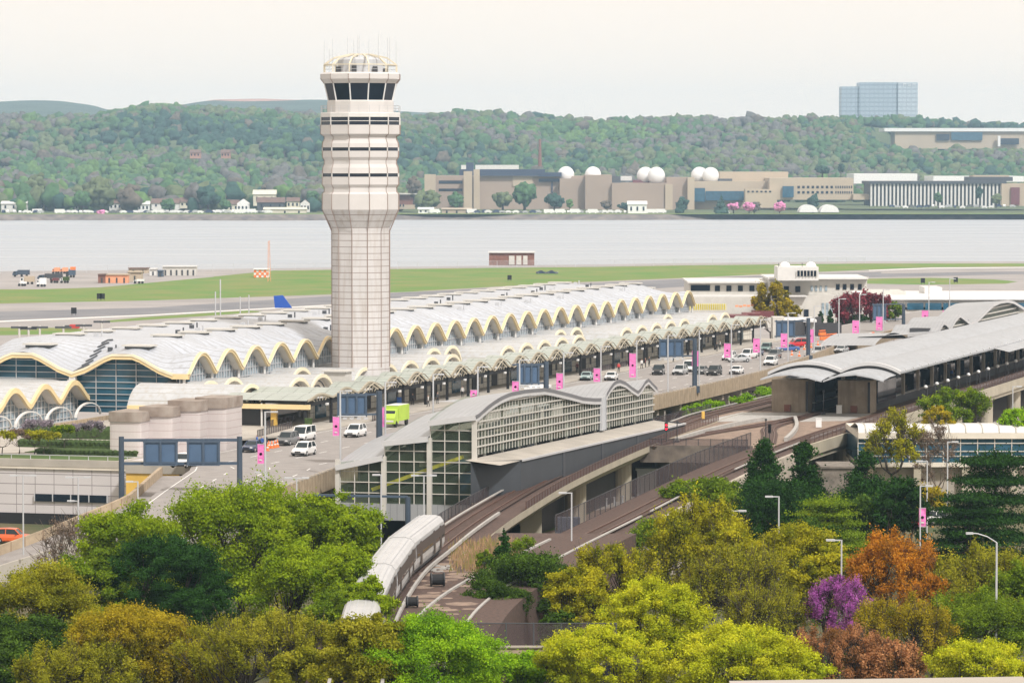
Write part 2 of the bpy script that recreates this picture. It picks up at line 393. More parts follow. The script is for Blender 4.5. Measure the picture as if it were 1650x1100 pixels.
# ================================================================ far bank land and hills
def fz(px,y0,Y): return D(px,y0,Y)[2]
sky_px=[-300,0,60,150,200,260,330,420,520,700,750,830,900,960,1100,1200,1300,1480,1560,1650,1950]
sky_py=[190,186,190,190,178,171,176,181,186,187,181,187,193,197,191,194,191,193,198,203,200]
def ridge(px): return np.interp(px,sky_px,sky_py)
YR=5600.
def hill_z(X,Y):
    px=825+F*X/Y
    top=45-(ridge(px)-262)*YR/F-9
    t=np.clip((Y-4050)/(YR-4050),0,1); t=t*t*(3-2*t)
    base=3.2+np.clip((Y-3250)/700,0,1)*3
    nz_=13*np.sin(X/170+Y/230)+9*np.sin(X/90-Y/140+1)+5*np.sin(X/55+Y/77)
    h=base+(top-base)*t+nz_*t*(1-t)*2.2
    s_=np.clip((px-1375)/50,0,1); ceil_=50+np.clip((Y-5400)/150,0,1)*70; h=h*(1-s_)+np.minimum(h,ceil_)*s_
    back=np.clip((Y-YR)/1500,0,1); return h*(1-back*.55)
b=MB(); ys=list(np.linspace(3195,4000,9))+list(np.linspace(4100,7300,40)); xs=np.linspace(-3000,3000,120)
b.grid([[(x,y,float(hill_z(x,y))) for x in xs] for y in ys])
M('forest_floor',(.09,.12,.05),.95,.3,.02)
st('hills',b,'forest_floor')
def yfar(px): return 45/( (np.interp(px,[0,500,1000,1400,1650],[357,356,353,349,347])-262)/F )
b=MB(); top=[];bot=[];gr=[]
for px in np.linspace(-300,1950,60):
    Y=3150+18*math.sin(px/90)+ (px-800)*.05
    top.append(D(px,260,Y+14)[:2]+(3.2,)); bot.append(D(px,260,Y)[:2]+(-2,)); gr.append(D(px,260,Y+90)[:2]+(3.25,))
b.grid([bot,top]); b.grid([top,gr]); M('riprap',(.22,.19,.17),.95,.4,.12,col2=(.10,.09,.09)); st('river_bank',b,'riprap')
b=MB(); b.face([D(640,340,3172),D(820,340,3172),D(820,330,3200),D(640,330,3200)]) ; 
b=MB(); b.grid([[D(px,262,3168)[:2]+(3.3,) for px in range(-300,2000,50)],[D(px,262,3215)[:2]+(3.35,) for px in range(-300,2000,50)]]); st('shore_grass',b,'grass_far')
# far blue ridges
b=MB(); rows=[]
far_px=[-300,0,100,150,185,260,320,345,420,480,530,620,900,1950]; far_py=[165,164,164,168,178,178,166,161.5,160,162,163.5,175,200,205]
for Y,k in ((7000,.0),(8100,.75),(8800,1.),(9300,.95)):
    rows.append([D(px,262,Y)[:2]+(float(60+(D(px,float(np.interp(px,far_px,far_py)),8800)[2]-60)*k+3*math.sin(px/37)*k),) for px in range(-300,1960,12)])
b.grid(rows); M('far_woods',(.055,.085,.06),.95,.4,.012); st('distant_hills',b,'far_woods')
b=MB(); M('clay',(.42,.24,.19),.95,.2,.01)
rows=[[D(px,float(np.interp(px,far_px,far_py))+dy,8780+q)[:3] for px in range(322,532,10)] for dy,q in ((8,-60),(3,-30),(-.8,0))]
b.grid(rows); st('cleared_hillside',b,'clay')

# ---------------------------------------------------------------- numpy mass builder for woods
def np_mesh(name,verts,faces,mats,mi,parent=None,smooth=False):
    me=bpy.data.meshes.new(name); nv=len(verts); nf,k=faces.shape
    off=np.zeros(3)
    q=parent
    while q is not None: off=off+np.array(q.location); q=q.parent
    me.vertices.add(nv); me.vertices.foreach_set('co',(verts-off).astype(np.float32).ravel())
    me.loops.add(nf*k); me.loops.foreach_set('vertex_index',faces.astype(np.int32).ravel())
    me.polygons.add(nf); me.polygons.foreach_set('loop_start',np.arange(nf,dtype=np.int32)*k)
    me.polygons.foreach_set('loop_total',np.full(nf,k,dtype=np.int32))
    me.polygons.foreach_set('material_index',np.asarray(mi,dtype=np.int32))
    for x in mats: me.materials.append(MATS[x])
    me.update(calc_edges=True)
    if smooth: me.shade_smooth()
    o=bpy.data.objects.new(name,me); COL.objects.link(o)
    if parent is not None: o.parent=parent
    return o
def ico(sub):
    bm=bmesh.new(); bmesh.ops.create_icosphere(bm,subdivisions=sub,radius=1)
    v=np.array([x.co[:] for x in bm.verts]); f=np.array([[q.index for q in x.verts] for x in bm.faces]); bm.free(); return v,f
IV,IF=ico(2); IV3,IF3=ico(3)
def blobs(cx,rad,sq=.8,rough=.28,base=(IV,IF)):
    """lumpy crowns: centres (n,3), radii (n)"""
    v0,f0=base; n=len(cx); out=np.empty((n,len(v0),3)); ph=RNG.uniform(0,6.28,(n,3,1)); fr=RNG.uniform(2.2,4.2,(n,3,1))
    vv=v0[None]
    d=1+rough*(np.sin(vv[...,0]*fr[:,0]+ph[:,0])*np.sin(vv[...,1]*fr[:,1]+ph[:,1])+.6*np.sin(vv[...,2]*fr[:,2]*1.7+ph[:,2]))+RNG.normal(0,rough*.33,(n,len(v0)))
    out=vv*d[...,None]*rad[:,None,None]; out[...,2]*=sq; out=out+cx[:,None,:]
    faces=(f0[None]+(np.arange(n)*len(v0))[:,None,None]).reshape(-1,3)
    return out.reshape(-1,3),faces,len(f0)
wood=['wood_green','wood_olive','wood_bud','wood_dark','wood_fresh','wood_brown']
for n_,c in zip(wood,[(.07,.14,.06),(.13,.16,.08),(.14,.135,.125),(.04,.085,.065),(.11,.19,.06),(.14,.12,.095)]): M(n_,c,.95,.35,.25,spec=.1,detail=4)
N=15500
Ys=4080+ (YR+180-4080)*RNG.random(N)**.8; Xs=(RNG.random(N)*2-1)*(900*Ys/F*1.18)
px=825+F*Xs/Ys
keep=~((px>1405)&(px<1800)&(Ys>5262)&(Ys<5400))
Ys,Xs=Ys[keep],Xs[keep]; n=len(Xs)
rad=RNG.uniform(3.0,7.0,n)*np.where(RNG.random(n)<.1,1.35,1); zz=hill_z(Xs,Ys)+rad*RNG.uniform(.4,1.1,n)
cl_=np.sin(Xs/130+1.3*np.sin(Ys/190))+.8*np.sin(Ys/160+Xs/310)+RNG.normal(0,.45,n)
mi=np.where(cl_<-1.1,3,np.where(cl_<-.3,0,np.where(cl_<.35,1,np.where(cl_<1.0,2,np.where(cl_<1.6,0,4))))); mi=np.where(RNG.random(n)<.06,5,mi)
v,f,k=blobs(np.stack([Xs,Ys,zz],1),rad,1.0,.33)
tag(np_mesh('forest',v,f,wood,np.repeat(mi,k)),kind='stuff',label='hazy spring woodland covering the hills beyond the river',cat='forest')
# lower belt of woods behind the river-side buildings
N=1500; Ys=3560+500*RNG.random(N); Xs=(RNG.random(N)*2-1)*900*Ys/F*1.18; px=825+F*Xs/Ys
left=px<690; keep=left|(Ys>3850); Ys,Xs,px=Ys[keep],Xs[keep],px[keep]; n=len(Xs)
rad=RNG.uniform(4.5,8.5,n); zz=hill_z(Xs,Ys)+rad*.9
mi=RNG.choice(6,n,p=[.28,.26,.14,.12,.12,.08])
v,f,k=blobs(np.stack([Xs,Ys,zz],1),rad,1.05,.24)
tag(np_mesh('woodland_belt',v,f,wood,np.repeat(mi,k)),kind='stuff',label='belt of mixed trees between the far buildings and the hills',cat='woodland')

N=330; px=RNG.uniform(-60,640,N); Ys=RNG.uniform(3290,3560,N); Xs=(px-825)/F*Ys; rad=RNG.uniform(5,10,N); zz=3.5+rad*RNG.uniform(.7,1.6,N)
keep=~((px>236)&(px<300)&(Ys<3345))&~((px>355)&(px<500)&(Ys<3430)); Xs,Ys,zz,rad=Xs[keep],Ys[keep],zz[keep],rad[keep]
v,f,k=blobs(np.stack([Xs,Ys,zz],1),rad,1.05,.33)
tag(np_mesh('woodland_belt',v,f,wood,np.repeat(RNG.choice(6,len(Xs),p=[.25,.27,.16,.10,.12,.10]),k)),kind='stuff',label='dense belt of mixed trees behind the left shore houses',cat='woodland')
# ================================================================ far bank: trees one can tell apart
def far_tree(px,py,wpx,hpx,Y,mat,label,conifer=False):
    s=Y/F; base=D(px,py,Y); t=thing('tree',label,'tree',(base[0],Y,base[2]),group='trees on the far bank')
    w_,h_=wpx*s,hpx*s
    tr=MB(); tr.tube([(base[0],Y,base[2]-2),(base[0],Y,base[2]+h_*.55)],[w_*.06,w_*.02],5); tr.build('trunk','bark',t)
    n=44; c=RNG.normal(0,1,(n,3)); c/=np.linalg.norm(c,axis=1)[:,None]; c*=RNG.random((n,1))**.5
    if conifer:
        tt=RNG.random(n); c=np.stack([c[:,0]*w_*.42*(1-tt),c[:,1]*w_*.42*(1-tt),h_*(.08+.86*tt)],1); rr=w_*.28*(1.05-tt)
    else:
        c=c*np.array([w_*.33,w_*.3,h_*.30]); c[:,2]+=h_*.58; rr=RNG.uniform(.10,.21,n)*min(w_,h_)
    v,f,k=blobs(c+np.array([base[0],Y,base[2]]),rr,.9,.3)
    np_mesh('crown',v,f,[mat],np.zeros(len(f)),t)
for a in [
 (160,348,62,62,3260,'wood_olive','tall olive green tree over the parked cars near the left edge of the far bank'),
 (212,344,54,48,3300,'wood_brown','wide brownish tree behind the left part of the marina'),
 (60,338,46,66,3420,'wood_olive','large yellow-olive tree behind the far-left waterfront cars'),
 (132,342,36,34,3240,'wood_green','round green tree right of the far-left white trailers'),
 (335,340,48,40,3290,'wood_dark','broad dark green tree between the brown-roofed houses left of the tower'),
 (363,342,20,22,3240,'wood_green','small green bush-like tree beside the white gabled house'),
 (300,334,30,30,3380,'wood_fresh','pale green tree behind the brown-roofed row houses'),
 (477,336,44,40,3400,'wood_olive','olive tree behind the cream shed just left of the tower'),
 (435,322,36,30,3500,'wood_brown','brown budding tree above the cream houses left of the tower'),
 (505,338,28,34,3350,'wood_green','green tree close to the left side of the tower on the far bank'),
 (270,345,30,26,3230,'wood_green','low green tree in front of the left brown-roofed house'),
 (690,345,48,40,3230,'wood_olive','wide yellow-green tree right of the brick house on the far bank'),
 (735,343,30,34,3240,'wood_green','green tree in front of the windowed lab wing'),
 (810,340,44,32,3245,'wood_olive','olive tree left of the tallest beige laboratory hall'),
 (845,338,44,44,3250,'wood_green','large fresh green tree in front of the beige laboratory hall'),
 (893,341,42,30,3235,'wood_dark','dark blue-green tree below the first white radome'),
 (918,341,14,24,3230,'wood_fresh','narrow bright green tree below the first white radome'),
 (976,341,20,20,3235,'wood_brown','thin bare brownish tree in front of the beige wall'),
 (1008,341,40,16,3235,'wood_dark','dark tree left of the white boat shed'),
 (667,330,30,50,3300,'wood_brown','bare grey-brown tree rising behind the brick house'),
 (1100,343,22,26,3240,'wood_dark','dark tree in front of the purple-grey laboratory block'),
 (1215,345,24,22,3240,'wood_brown','brown leafless tree between the pink trees and the windowed block'),
 (1310,343,26,32,3235,'wood_dark','round dark green tree beside the white tents'),
 (1512,332,18,24,3330,'wood_green','green tree in front of the striped office block'),
 (1578,331,14,34,3320,'wood_dark','tall dark tree in front of the striped office block'),
 (1605,332,20,20,3320,'wood_olive','olive tree at the right end of the striped office block'),
 (1325,284,36,18,3700,'wood_dark','dark evergreen behind the windowed cream block'),
 (1355,284,14,24,3700,'wood_dark','slim dark evergreen above the cream block roof'),
]: far_tree(*a)
far_tree(1162,345,22,34,3200,'wood_dark','pointed dark conifer on the shore left of the pink trees',True)
far_tree(1096,343,16,24,3215,'wood_dark','short pointed conifer beside the glass-fronted laboratory',True)
M('far_blossom',(.62,.22,.42),.9,.3,.3)
for x,l in ((1182,'left of the three pink blossom trees on the far shore'),(1207,'middle of the three pink blossom trees on the far shore'),(1256,'rightmost pink blossom tree on the far shore')):
    far_tree(x,344,26,19,3205,'far_blossom',l)
far_tree(163,352,18,14,3190,'far_blossom','pink blossom tree by the left marina cars')

# ================================================================ far buildings
def fb(b,px0,px1,yt,yb,Y,dep,mi=0):
    a=D(px0,yt,Y); c=D(px1,yb,Y); b.box(a[0],c[0],Y,Y+dep,c[2],a[2],mi)
def far_building(name,label,boxes,windows=(),cat='building'):
    """boxes: (part, px0,px1,ytop,ybot,Y,depth,mat)"""
    x=D((boxes[0][1]+boxes[0][2])/2,340,boxes[0][5]); t=thing(name,label,cat,(x[0],x[1],x[2]))
    for (pn,a,b_,c,d,Y,dep,mat) in boxes:
        mb=MB(); fb(mb,a,b_,c,d,Y,dep); mb.build(pn,mat,t)
    for (pn,xs_,w_,yt,yb,Y,mat) in windows:
        for x_ in xs_:
            mb=MB(); fb(mb,x_-w_/2,x_+w_/2,yt,yb,Y-.35,.34); mb.build(pn,mat,t)
    return t
far_building('laboratory','low grey-brown laboratory wing with two dark window bands',[('wall',684,748,283,340,3480,50,'beige_lab'),('wall',684,702,281,340,3470,9,'beige_light')],
  [('window_band',[726],38,291,296,3480,'glass_dark'),('window_band',[726],38,304,308,3480,'glass_dark')])
far_building('laboratory','tall beige laboratory hall with a long navy roof band',[('wall',747,945,284,340,3440,120,'beige_lab'),('wall',747,761,276,340,3431,9,'beige_light'),('wall',763,773,273,340,3434,6,'beige_light'),('roof_band',740,762,273,284,3560,40,'navy_roof'),('roof_band',751,763,262,284,3555,30,'navy_roof'),('roof_band',773,878,273,283.5,3436,60,'navy_roof'),('roof_band',868,905,278,284.5,3433,40,'navy_roof'),('wall',826,858,284,300,3439,3,'beige_light'),('roof_band',868,903,288,293,3438.5,3,'navy_roof'),('downpipe',888.5,890.5,293,312,3438.5,3,'navy_roof')])
far_building('warehouse','long white flat-roofed building behind the navy roof band',[('wall',766,836,266,276,3700,60,'white_paint'),('wall',743,752,266,276,3700,60,'white_paint')])
far_building('laboratory','beige windowless laboratory block beneath the radomes',[('wall',902,946,288,340,3425,90,'beige_lab'),('wall',943,986,282,340,3415,95,'beige_lab'),('wall',986,1075,295,340,3410,90,'beige_lab'),('wall',1072,1084,297,340,3408,60,'beige_light'),('roof_unit',985,1000,284,295,3440,20,'grey_metal'),('roof_unit',1020,1046,290,295.5,3440,20,'maroon'),('roof_unit',1000,1018,284,291,3460,20,'white_paint')])
far_building('laboratory','purple-grey and beige laboratory block left of the glass front',[('wall',1074,1112,286,340,3425,90,'beige_lab'),('wall',1108,1119,286,340,3418,60,'beige_light')])
far_building('laboratory','wide laboratory with a blue glass front and cream cornice',[('wall',1117,1250,292,344,3430,100,'beige_light'),('glass_front',1119,1136,303,325,3420,9,'glass_blue'),('glass_front',1137,1200,308,323,3422,7,'glass_blue'),('wall',1160,1270,277,292,3470,60,'beige_light'),('roof_unit',1157,1180,288,293,3445,10,'grey_metal')])
far_building('office_block','cream office block with rows of square dark windows',[('wall',1240,1375,287,322,3400,90,'beige_light'),('wall',1201,1252,305,335,3396,20,'beige_light'),('glass_front',1261,1279,300,318,3397,2,'glass_blue')],
  [('window',[1287+7.6*k for k in range(8)],4,299.5,303.5,3400,'glass_dark'),('window',[1287+7.6*k for k in range(8)],4,308,312,3400,'glass_dark'),('window',[1347+3.6*k for k in range(8)],1.8,299.5,303.5,3400,'glass_dark'),('window',[1347+3.6*k for k in range(8)],1.8,308,312,3400,'glass_dark'),('window',[1206+7*k for k in range(6)],3.5,307.5,310,3396,'glass_dark')])
far_building('warehouse','long white warehouse behind the office blocks',[('wall',1376,1478,280,296,3650,80,'white_bright')])
far_building('warehouse','low white shed row right of the long white warehouse',[('wall',1504,1650,284,293,3600,80,'white_bright')])
b=far_building('office_block','long office block striped by white vertical fins',[('wall',1402,1618,296,332,3380,60,'grey_metal'),('roof',1400,1622,292,296.5,3376,70,'charcoal_panel'),('roof_unit',1562,1632,285,292,3400,40,'charcoal_panel'),('roof_unit',1568,1626,282.5,285,3405,30,'beige_light')],
  [('fin',[1404+6.15*k for k in range(35)],2.7,296.5,332,3378,'white_paint')])
far_building('office_block','beige block with a purple-dark entrance at the right edge',[('wall',1614,1662,296,332,3374,60,'beige_light'),('glass_front',1629,1643,302,330,3372,2,'maroon')])
far_building('garage_block','low cream building beside the white tents',[('wall',1375,1412,313,322,3385,40,'beige_light')])
ML('hotel_panel',(.34,.40,.46),(.22,.27,.33),[(Zx,8.5,3.2,0.),((1,0,0),9,1.2,0.)],.4,.08,.02)
ML('hotel_panel_pale',(.45,.50,.55),(.30,.35,.41),[(Zx,8.5,3.2,0.),((1,0,0),9,1.2,0.)],.4,.08,.02)
ht=far_building('hotel_tower','pale blue-grey glass hotel tower standing above the wooded ridge',[('tower',1356,1386,139.5,222,7700,60,'hotel_panel'),('tower',1385,1447,132.8,222,7694,70,'hotel_panel'),('tower',1447.4,1478.5,132.8,222,7688,76,'hotel_panel_pale')],cat='hotel')
for k,ch in enumerate(('M','G','M')):
    c=bpy.data.curves.new('lettering','FONT'); c.body=ch; c.size=9; c.extrude=.3
    o=bpy.data.objects.new('lettering',c); COL.objects.link(o); dg=bpy.context.evaluated_depsgraph_get(); me=bpy.data.meshes.new_from_object(o.evaluated_get(dg)); bpy.data.objects.remove(o)
    me.materials.clear(); me.materials.append(MATS['white_bright']); o=bpy.data.objects.new('lettering',me); COL.objects.link(o); o.parent=ht
    p=D(1455+7.5*k,139,7687); o.location=Vector(p)-ht.location; o.rotation_euler=(math.pi/2,0,0)
far_building('convention_hall','long low pale hall with a white roof edge right of the hotel tower',[('wall',1442,1700,212,240,5300,60,'beige_light'),('roof',1425,1705,206.5,212,5296,80,'white_bright'),('glass_front',1533,1583,213,226,5297,2,'glass_blue'),('glass_front',1612,1642,223,233,5294,2,'glass_dark'),('wall',1608,1612,219,236,5290,5,'white_bright'),('glass_front',1509,1530,216,226,5297,2,'glass_dark')])
far_building('brick_house','red brick house with a cream ground floor right of the tower',[('wall',640,668,313,330,3300,20,'brick'),('wall',640,668,330,337,3299,21,'beige_light'),('roof',638,671,311.5,313.5,3296,28,'off_white')],[('window',[645,650],2,329,333,3299,'glass_dark')])
ch=MB(); p0=D(870,262,3950); p1=D(870,224,3950); ch.tube([(p0[0],3950,p0[2]-4),(p0[0],3950,p1[2])],[1.9,1.2],10); tag(ch.build('chimney','brick'),'slender red brick chimney rising in front of the wooded hills','chimney')
# houses left of the tower
def gable(label,px0,px1,yt,ye,yb,Y,dep,wall,roof,along_x=True):
    a=D(px0,ye,Y); c=D(px1,yb,Y); zt=D(px0,yt,Y)[2]; t=thing('house',label,'house',((a[0]+c[0])/2,Y,c[2]),group='houses on the far bank')
    mb=MB(); mb.box(a[0],c[0],Y,Y+dep,c[2]-1,a[2]); 
    if not along_x: mb.face([(a[0],Y,a[2]),(c[0],Y,a[2]),((a[0]+c[0])/2,Y,zt)])
    mb.build('wall',wall,t)
    r=MB(); x0,x1=a[0]-.6,c[0]+.6
    if along_x:
        r.prism([(Y-1,a[2]-.2),(Y+dep+1,a[2]-.2),(Y+dep/2,zt)],x0,x1); r.v=[(z,x,y) for x,y,z in r.v]
    else:
        r.prism([(x0,a[2]-.2),(x1,a[2]-.2),((x0+x1)/2,zt)],Y+.3,Y+dep+1); r.v=[(x,z,y) for x,y,z in r.v]
    r.build('roof',roof,t)
    for k in range(3):
        xx=a[0]+(c[0]-a[0])*(k+.5)/3; q=MB(); q.box(xx-.7,xx+.7,Y-.3,Y-.02,c[2]+ (a[2]-c[2])*.35,c[2]+(a[2]-c[2])*.75); q.build('window','glass_dark',t)
M('roof_brown',(.17,.11,.09),.9,.2,.3); M('house_cream',(.66,.62,.5),.8,.1,.3)
gable('cream row house with a brown roof farthest left of the brown-roofed houses',244,288,320,327,336,3300,14,'white_paint','roof_brown')
gable('brown-roofed house half hidden right of the dark green tree',290,312,318,325,334,3330,14,'house_cream','roof_brown')
gable('white gabled house facing the river beside the parked cars',382,400,321,328,345,3240,16,'white_bright','white_paint',False)
gable('long cream house with a brown roof behind the white gabled house',360,384,322,329,342,3300,14,'house_cream','roof_brown')
gable('cream house on the rise left of the tower',408,444,306,313,330,3420,14,'house_cream','house_cream')
gable('brown-roofed house with a dark balcony left of the tower',414,458,318,326,338,3350,14,'grey_metal','roof_brown')
gable('long low cream shed with small windows left of the tower',425,493,334,337,348,3235,14,'house_cream','house_cream')
gable('white end-gable house just left of the tower',484,499,322,328,342,3290,14,'white_paint','roof_brown',False)
gable('brick apartment house among the trees on the left hillside',306,322,241,246,254,4300,20,'clay','roof_brown')
gable('second brick apartment house among the trees on the left hillside',356,370,241,246,254,4300,20,'clay','roof_brown')
gable('white low house at the far left of the far bank',2,42,324,328,340,3300,14,'white_paint','white_paint')
gable('long cream shed on the shore right of the brick house',712,760,335,337,347,3225,12,'beige_light','beige_light')
gable('white boat shed with a flat end wall on the far shore',1012,1042,324,329,345,3210,14,'white_bright','white_bright')
gable('small white shed left of the radome trucks on the far shore',674,698,334,337,344,3215,8,'white_bright','white_bright')
for x0,x1,yt,ye,yb,Y,w_,r_,o_ in [(50,72,320,326,338,3330,'house_cream','roof_brown','first small pale house from the left among the trees behind the marina'),(82,100,317,323,335,3360,'white_paint','roof_brown','second small pale house from the left among the trees behind the marina'),(120,140,322,328,340,3310,'house_cream','white_paint','third small pale house from the left behind the marina'),(176,196,320,327,339,3320,'white_paint','roof_brown','fourth small pale house from the left behind the marina'),(222,240,324,329,341,3290,'white_bright','white_paint','white house just left of the brown-roofed row house'),(318,338,308,314,326,3400,'house_cream','roof_brown','pale house rising behind the dark green tree'),(344,362,312,318,330,3390,'white_paint','roof_brown','white house high between the dark tree and the white gabled house'),(462,482,318,324,336,3330,'house_cream','roof_brown','pale house right of the dark-balconied one, left of the tower')]: gable(o_,x0,x1,yt,ye,yb,Y,13,w_,r_)
tl_=None
for k in range(14):
    x=[386,404,60,96,392,760,884,902,926,955,1048,1064,1170,700][k]; Y=3206+k%3*6; q=D(x,342,Y)
    if tl_ is None:
        b=MB(); b.box(-4,4,-1.3,1.3,.6,3.5); b.box(4,4.9,-1,1,.6,2.4); b.box(-3,-2,-1.35,1.35,0,.8); b.box(2,3,-1.35,1.35,0,.8); tl_=b.build('trailer','white_bright'); o=tl_
    else: o=tl_.copy(); COL.objects.link(o)
    o.location=(q[0],Y,3.4); tag(o,'white box trailer or truck parked along the far shore','trailer','white trailers on the far shore')
# radomes
for x,y,r,Y,l in [(912,281.5,13.3,3445,'leftmost white radome standing alone on the laboratory roof'),(955.5,281.5,13,3440,'second white radome from the left standing alone'),(1040,283,14,3445,'left radome of the first touching white pair'),(1057.5,283,14,3430,'right radome of the first touching white pair'),(1127,282.5,13.5,3460,'left radome of the second touching white pair'),(1145,283,13.5,3445,'right radome of the second touching white pair')]:
    c=D(x,y,Y); rr=r*Y/F; pr=[(max(.01,rr*math.cos(a)),c[2]+rr*math.sin(a)) for a in np.linspace(-1.0,1.56,12)]
    t=thing('radome',l,'radome',(c[0],c[1],c[2]-rr),group='white radomes on the far laboratory roof')
    b=MB(); b.lathe(pr,24,c[0],c[1]); b.build('dome','white_bright',t,smooth=True)
    b=MB(); b.lathe([(rr*.55,c[2]-rr-6),(rr*.55,c[2]-rr*.84)],16,c[0],c[1]); b.build('base','white_paint',t)
for k,(x0,x1,l) in enumerate([(1288,1318,'left of the two rounded white storage tents'),(1322,1352,'right of the two rounded white storage tents')]):
    a=D(x0,342,3225); c=D(x1,342,3225); h=12*.51; b=MB(); xm=(a[0]+c[0])/2; rx=(c[0]-a[0])/2
    rows=[[(xm+rx*math.cos(t_),Y,a[2]+h*math.sin(t_)) for t_ in np.linspace(0,math.pi,13)] for Y in (3225,3250)]
    b.grid(rows); b.face(rows[0]); tag(b.build('storage_tent','white_bright'),l,'tent')
# parked vehicles / trailers far bank: simple copies (tiny in the photo)
vb=MB(); vb.prism([(-2.2,.4),(2.2,.4),(2.2,1.0),(1.5,1.1),(.8,1.65),(-1.1,1.65),(-1.8,1.1),(-2.2,1.0)],-.85,.85); vb.v=[(x,z,y) for x,y,z in vb.v]
for sx in (-1.3,1.3): vb.box(sx-.32,sx+.32,-.9,.9,0,.62)
pc=vb.build('parked_car','car_white'); first=True
spots=[]
for k in range(70): spots.append((90+ k*5.0+random.uniform(-2,2),346.5+random.uniform(-4,1.5)))
for k in range(8): spots.append((4+k*9,347+random.uniform(-3,2)))
for k in range(26): spots.append((770+k*9.8+random.uniform(-3,3),343+random.uniform(-2,2)))
for k in range(18): spots.append((1436+k*11.5,334+random.uniform(-1,1)))
for (x,y) in spots:
    o=pc if first else pc.copy()
    if not first: COL.objects.link(o)
    first=False
    Y=3215 if y>339 else 3340; q=D(x,y,Y); o.location=(q[0],Y+random.uniform(-6,10),q[2]-.3 if y<339 else 3.6); s_=random.uniform(1.1,1.5); o.scale=(s_,1.2,s_*1.1); o.rotation_euler=(0,0,random.choice([0,math.pi,.2,-.2,1.5]))
    tag(o,'tiny parked car in the rows along the far shore','car','parked cars on the far bank')
    o.material_slots[0].link='OBJECT'; o.material_slots[0].material=MATS[random.choice(['car_white','car_white','car_white','car_silver','car_grey','car_navy','car_white'])]
# ================================================================ main terminal
def cosp(x,per,c,p=.75):     # 0 at valley, 1 at apex
    return (.5+.5*math.cos(2*math.pi*(x-c)/per))**p
def sstep(x): x=max(0,min(1,x)); return x*x*(3-2*x)
NB=27; PB=11.1; S0,S1=-5.5,-5.5+NB*PB
def main_z(s,v):
    I=18.4+.35*cosp(v,16,-10,1.)*1
    b=14+3*cosp(s,PB,0.05,.62); a=14+3*cosp(v,16,-10,.8) if v<-2 else 14.
    wf=sstep(-v/9.5); we=min(sstep((s-S0)/15),sstep((S1-s)/15)); wb=sstep((v+42)/9.)
    z=I-(I-b)*(1-wf)-(I-a)*(1-we)*wf-(I-13.)*(1-wb)
    if v>-2 and we<1: z=min(z,14+(z-14)*1.)
    return max(13.,z)
tl=T(140,-17,0); term=thing('terminal_building','long airport terminal with a pale ribbed vaulted roof and yellow edged arches','terminal',(tl[0],tl[1],0))
b=MB(T); ss=np.arange(0,NB*20+1)*PB/20+S0; vs=list(np.arange(0,-12,-.6))+list(np.arange(-12,-42.5,-1.0))
b.grid([[(float(s),float(v),main_z(float(s),float(v))) for v in vs] for s in ss]); b.build('roof','roof_white',term,smooth=True,fix=False)
def arch_band(b,pts,out,th,dep,inset=0):
    """fascia following pts (3-D), projecting along out vector (s,v) by dep, height th"""
    o=(out[0]*dep,out[1]*dep); A=[(p[0]+o[0],p[1]+o[1],p[2]+.12) for p in pts]; B=[(p[0]+o[0],p[1]+o[1],p[2]-th) for p in pts]
    C=[(p[0],p[1],p[2]+.12) for p in pts]; E_=[(p[0],p[1],p[2]-th) for p in pts]
    b.grid([A,B]); b.grid([C,A]); b.grid([B,E_]); b.grid([E_,C])
def win_wall(fr_,name,pts_top,z0,axis,const,mat,par,vstep,zs,bw=.09,barmat='lamp_metal',frame='frame',dep=.12):
    """glazed wall below a curved top. pts_top: (coord,z). axis 0 => coordinate is s at v=const, 1 => coordinate is v at s=const"""
    def q(c,z,o=0): return (c,const+o,z) if axis==0 else (const+o,c,z)
    b=MB(fr_); n=len(pts_top)
    b.grid([[q(c,z0) for c,z in pts_top],[q(c,z) for c,z in pts_top]]); w_=b.build(name,mat,par,fix=False)
    f=MB(fr_); c0,c1=pts_top[0][0],pts_top[-1][0]; cs=[p[0] for p in pts_top]; zz=[p[1] for p in pts_top]
    if c0>c1: cs,zz=cs[::-1],zz[::-1]
    lo,hi=min(c0,c1),max(c0,c1); k=lo
    sg=dep if axis==0 else -dep
    while k<=hi+.01:
        zt=float(np.interp(k,cs,zz)); f.bar(q(k,z0,sg),q(k,zt,sg),bw,bw); k+=vstep
    for z in zs:
        seg=None
        xs_=np.linspace(lo,hi,60)
        ok=[float(np.interp(x,cs,zz))>z+.1 for x in xs_]; st_=None
        for i,x in enumerate(list(xs_)+[None]):
            if x is not None and ok[i]:
                if st_ is None: st_=x
                en=x
            elif st_ is not None:
                if en-st_>.2: f.bar(q(st_,z,sg),q(en,z,sg),bw,bw)
                st_=None
    f.build(frame,barmat,w_,fix=False); return w_
for k in range(NB):
    c=k*PB+.05; xs_=np.linspace(c-PB/2,c+PB/2,21)
    prof=[(float(s),0.,14+3*cosp(s,PB,c,.62)) for s in xs_]
    b=MB(T); arch_band(b,prof,(0,1),.42,.4); fa=b.build('arch_fascia','yellow_fascia',term,fix=False)
    b=MB(T); pr=[(p[0],.46,p[2]+.02) for p in prof]; arch_band(b,pr,(0,1),.1,.1); b.build('trim','cream_fascia',fa,fix=False)
    b=MB(T); b.grid([[(p[0],v_,p[2]-.45) for p in prof] for v_ in (.0,-1.25)]); b.build('soffit','cream_soffit',term,fix=False)
    win_wall(T,'bay_window',[(p[0],p[2]-.42) for p in prof],7.5,0,-1.2,'glass_grid',term,1.11,[8.9,10.1,11.3,12.5,13.7,14.8],.13,'lamp_metal')
b=MB(T)
for k in range(NB+1):
    s=S0+k*PB; b.tube([(s,-.4,7.5),(s,-.4,13.6)],.22,6)
b.build('columns','white_paint',term).__setitem__('kind','stuff')
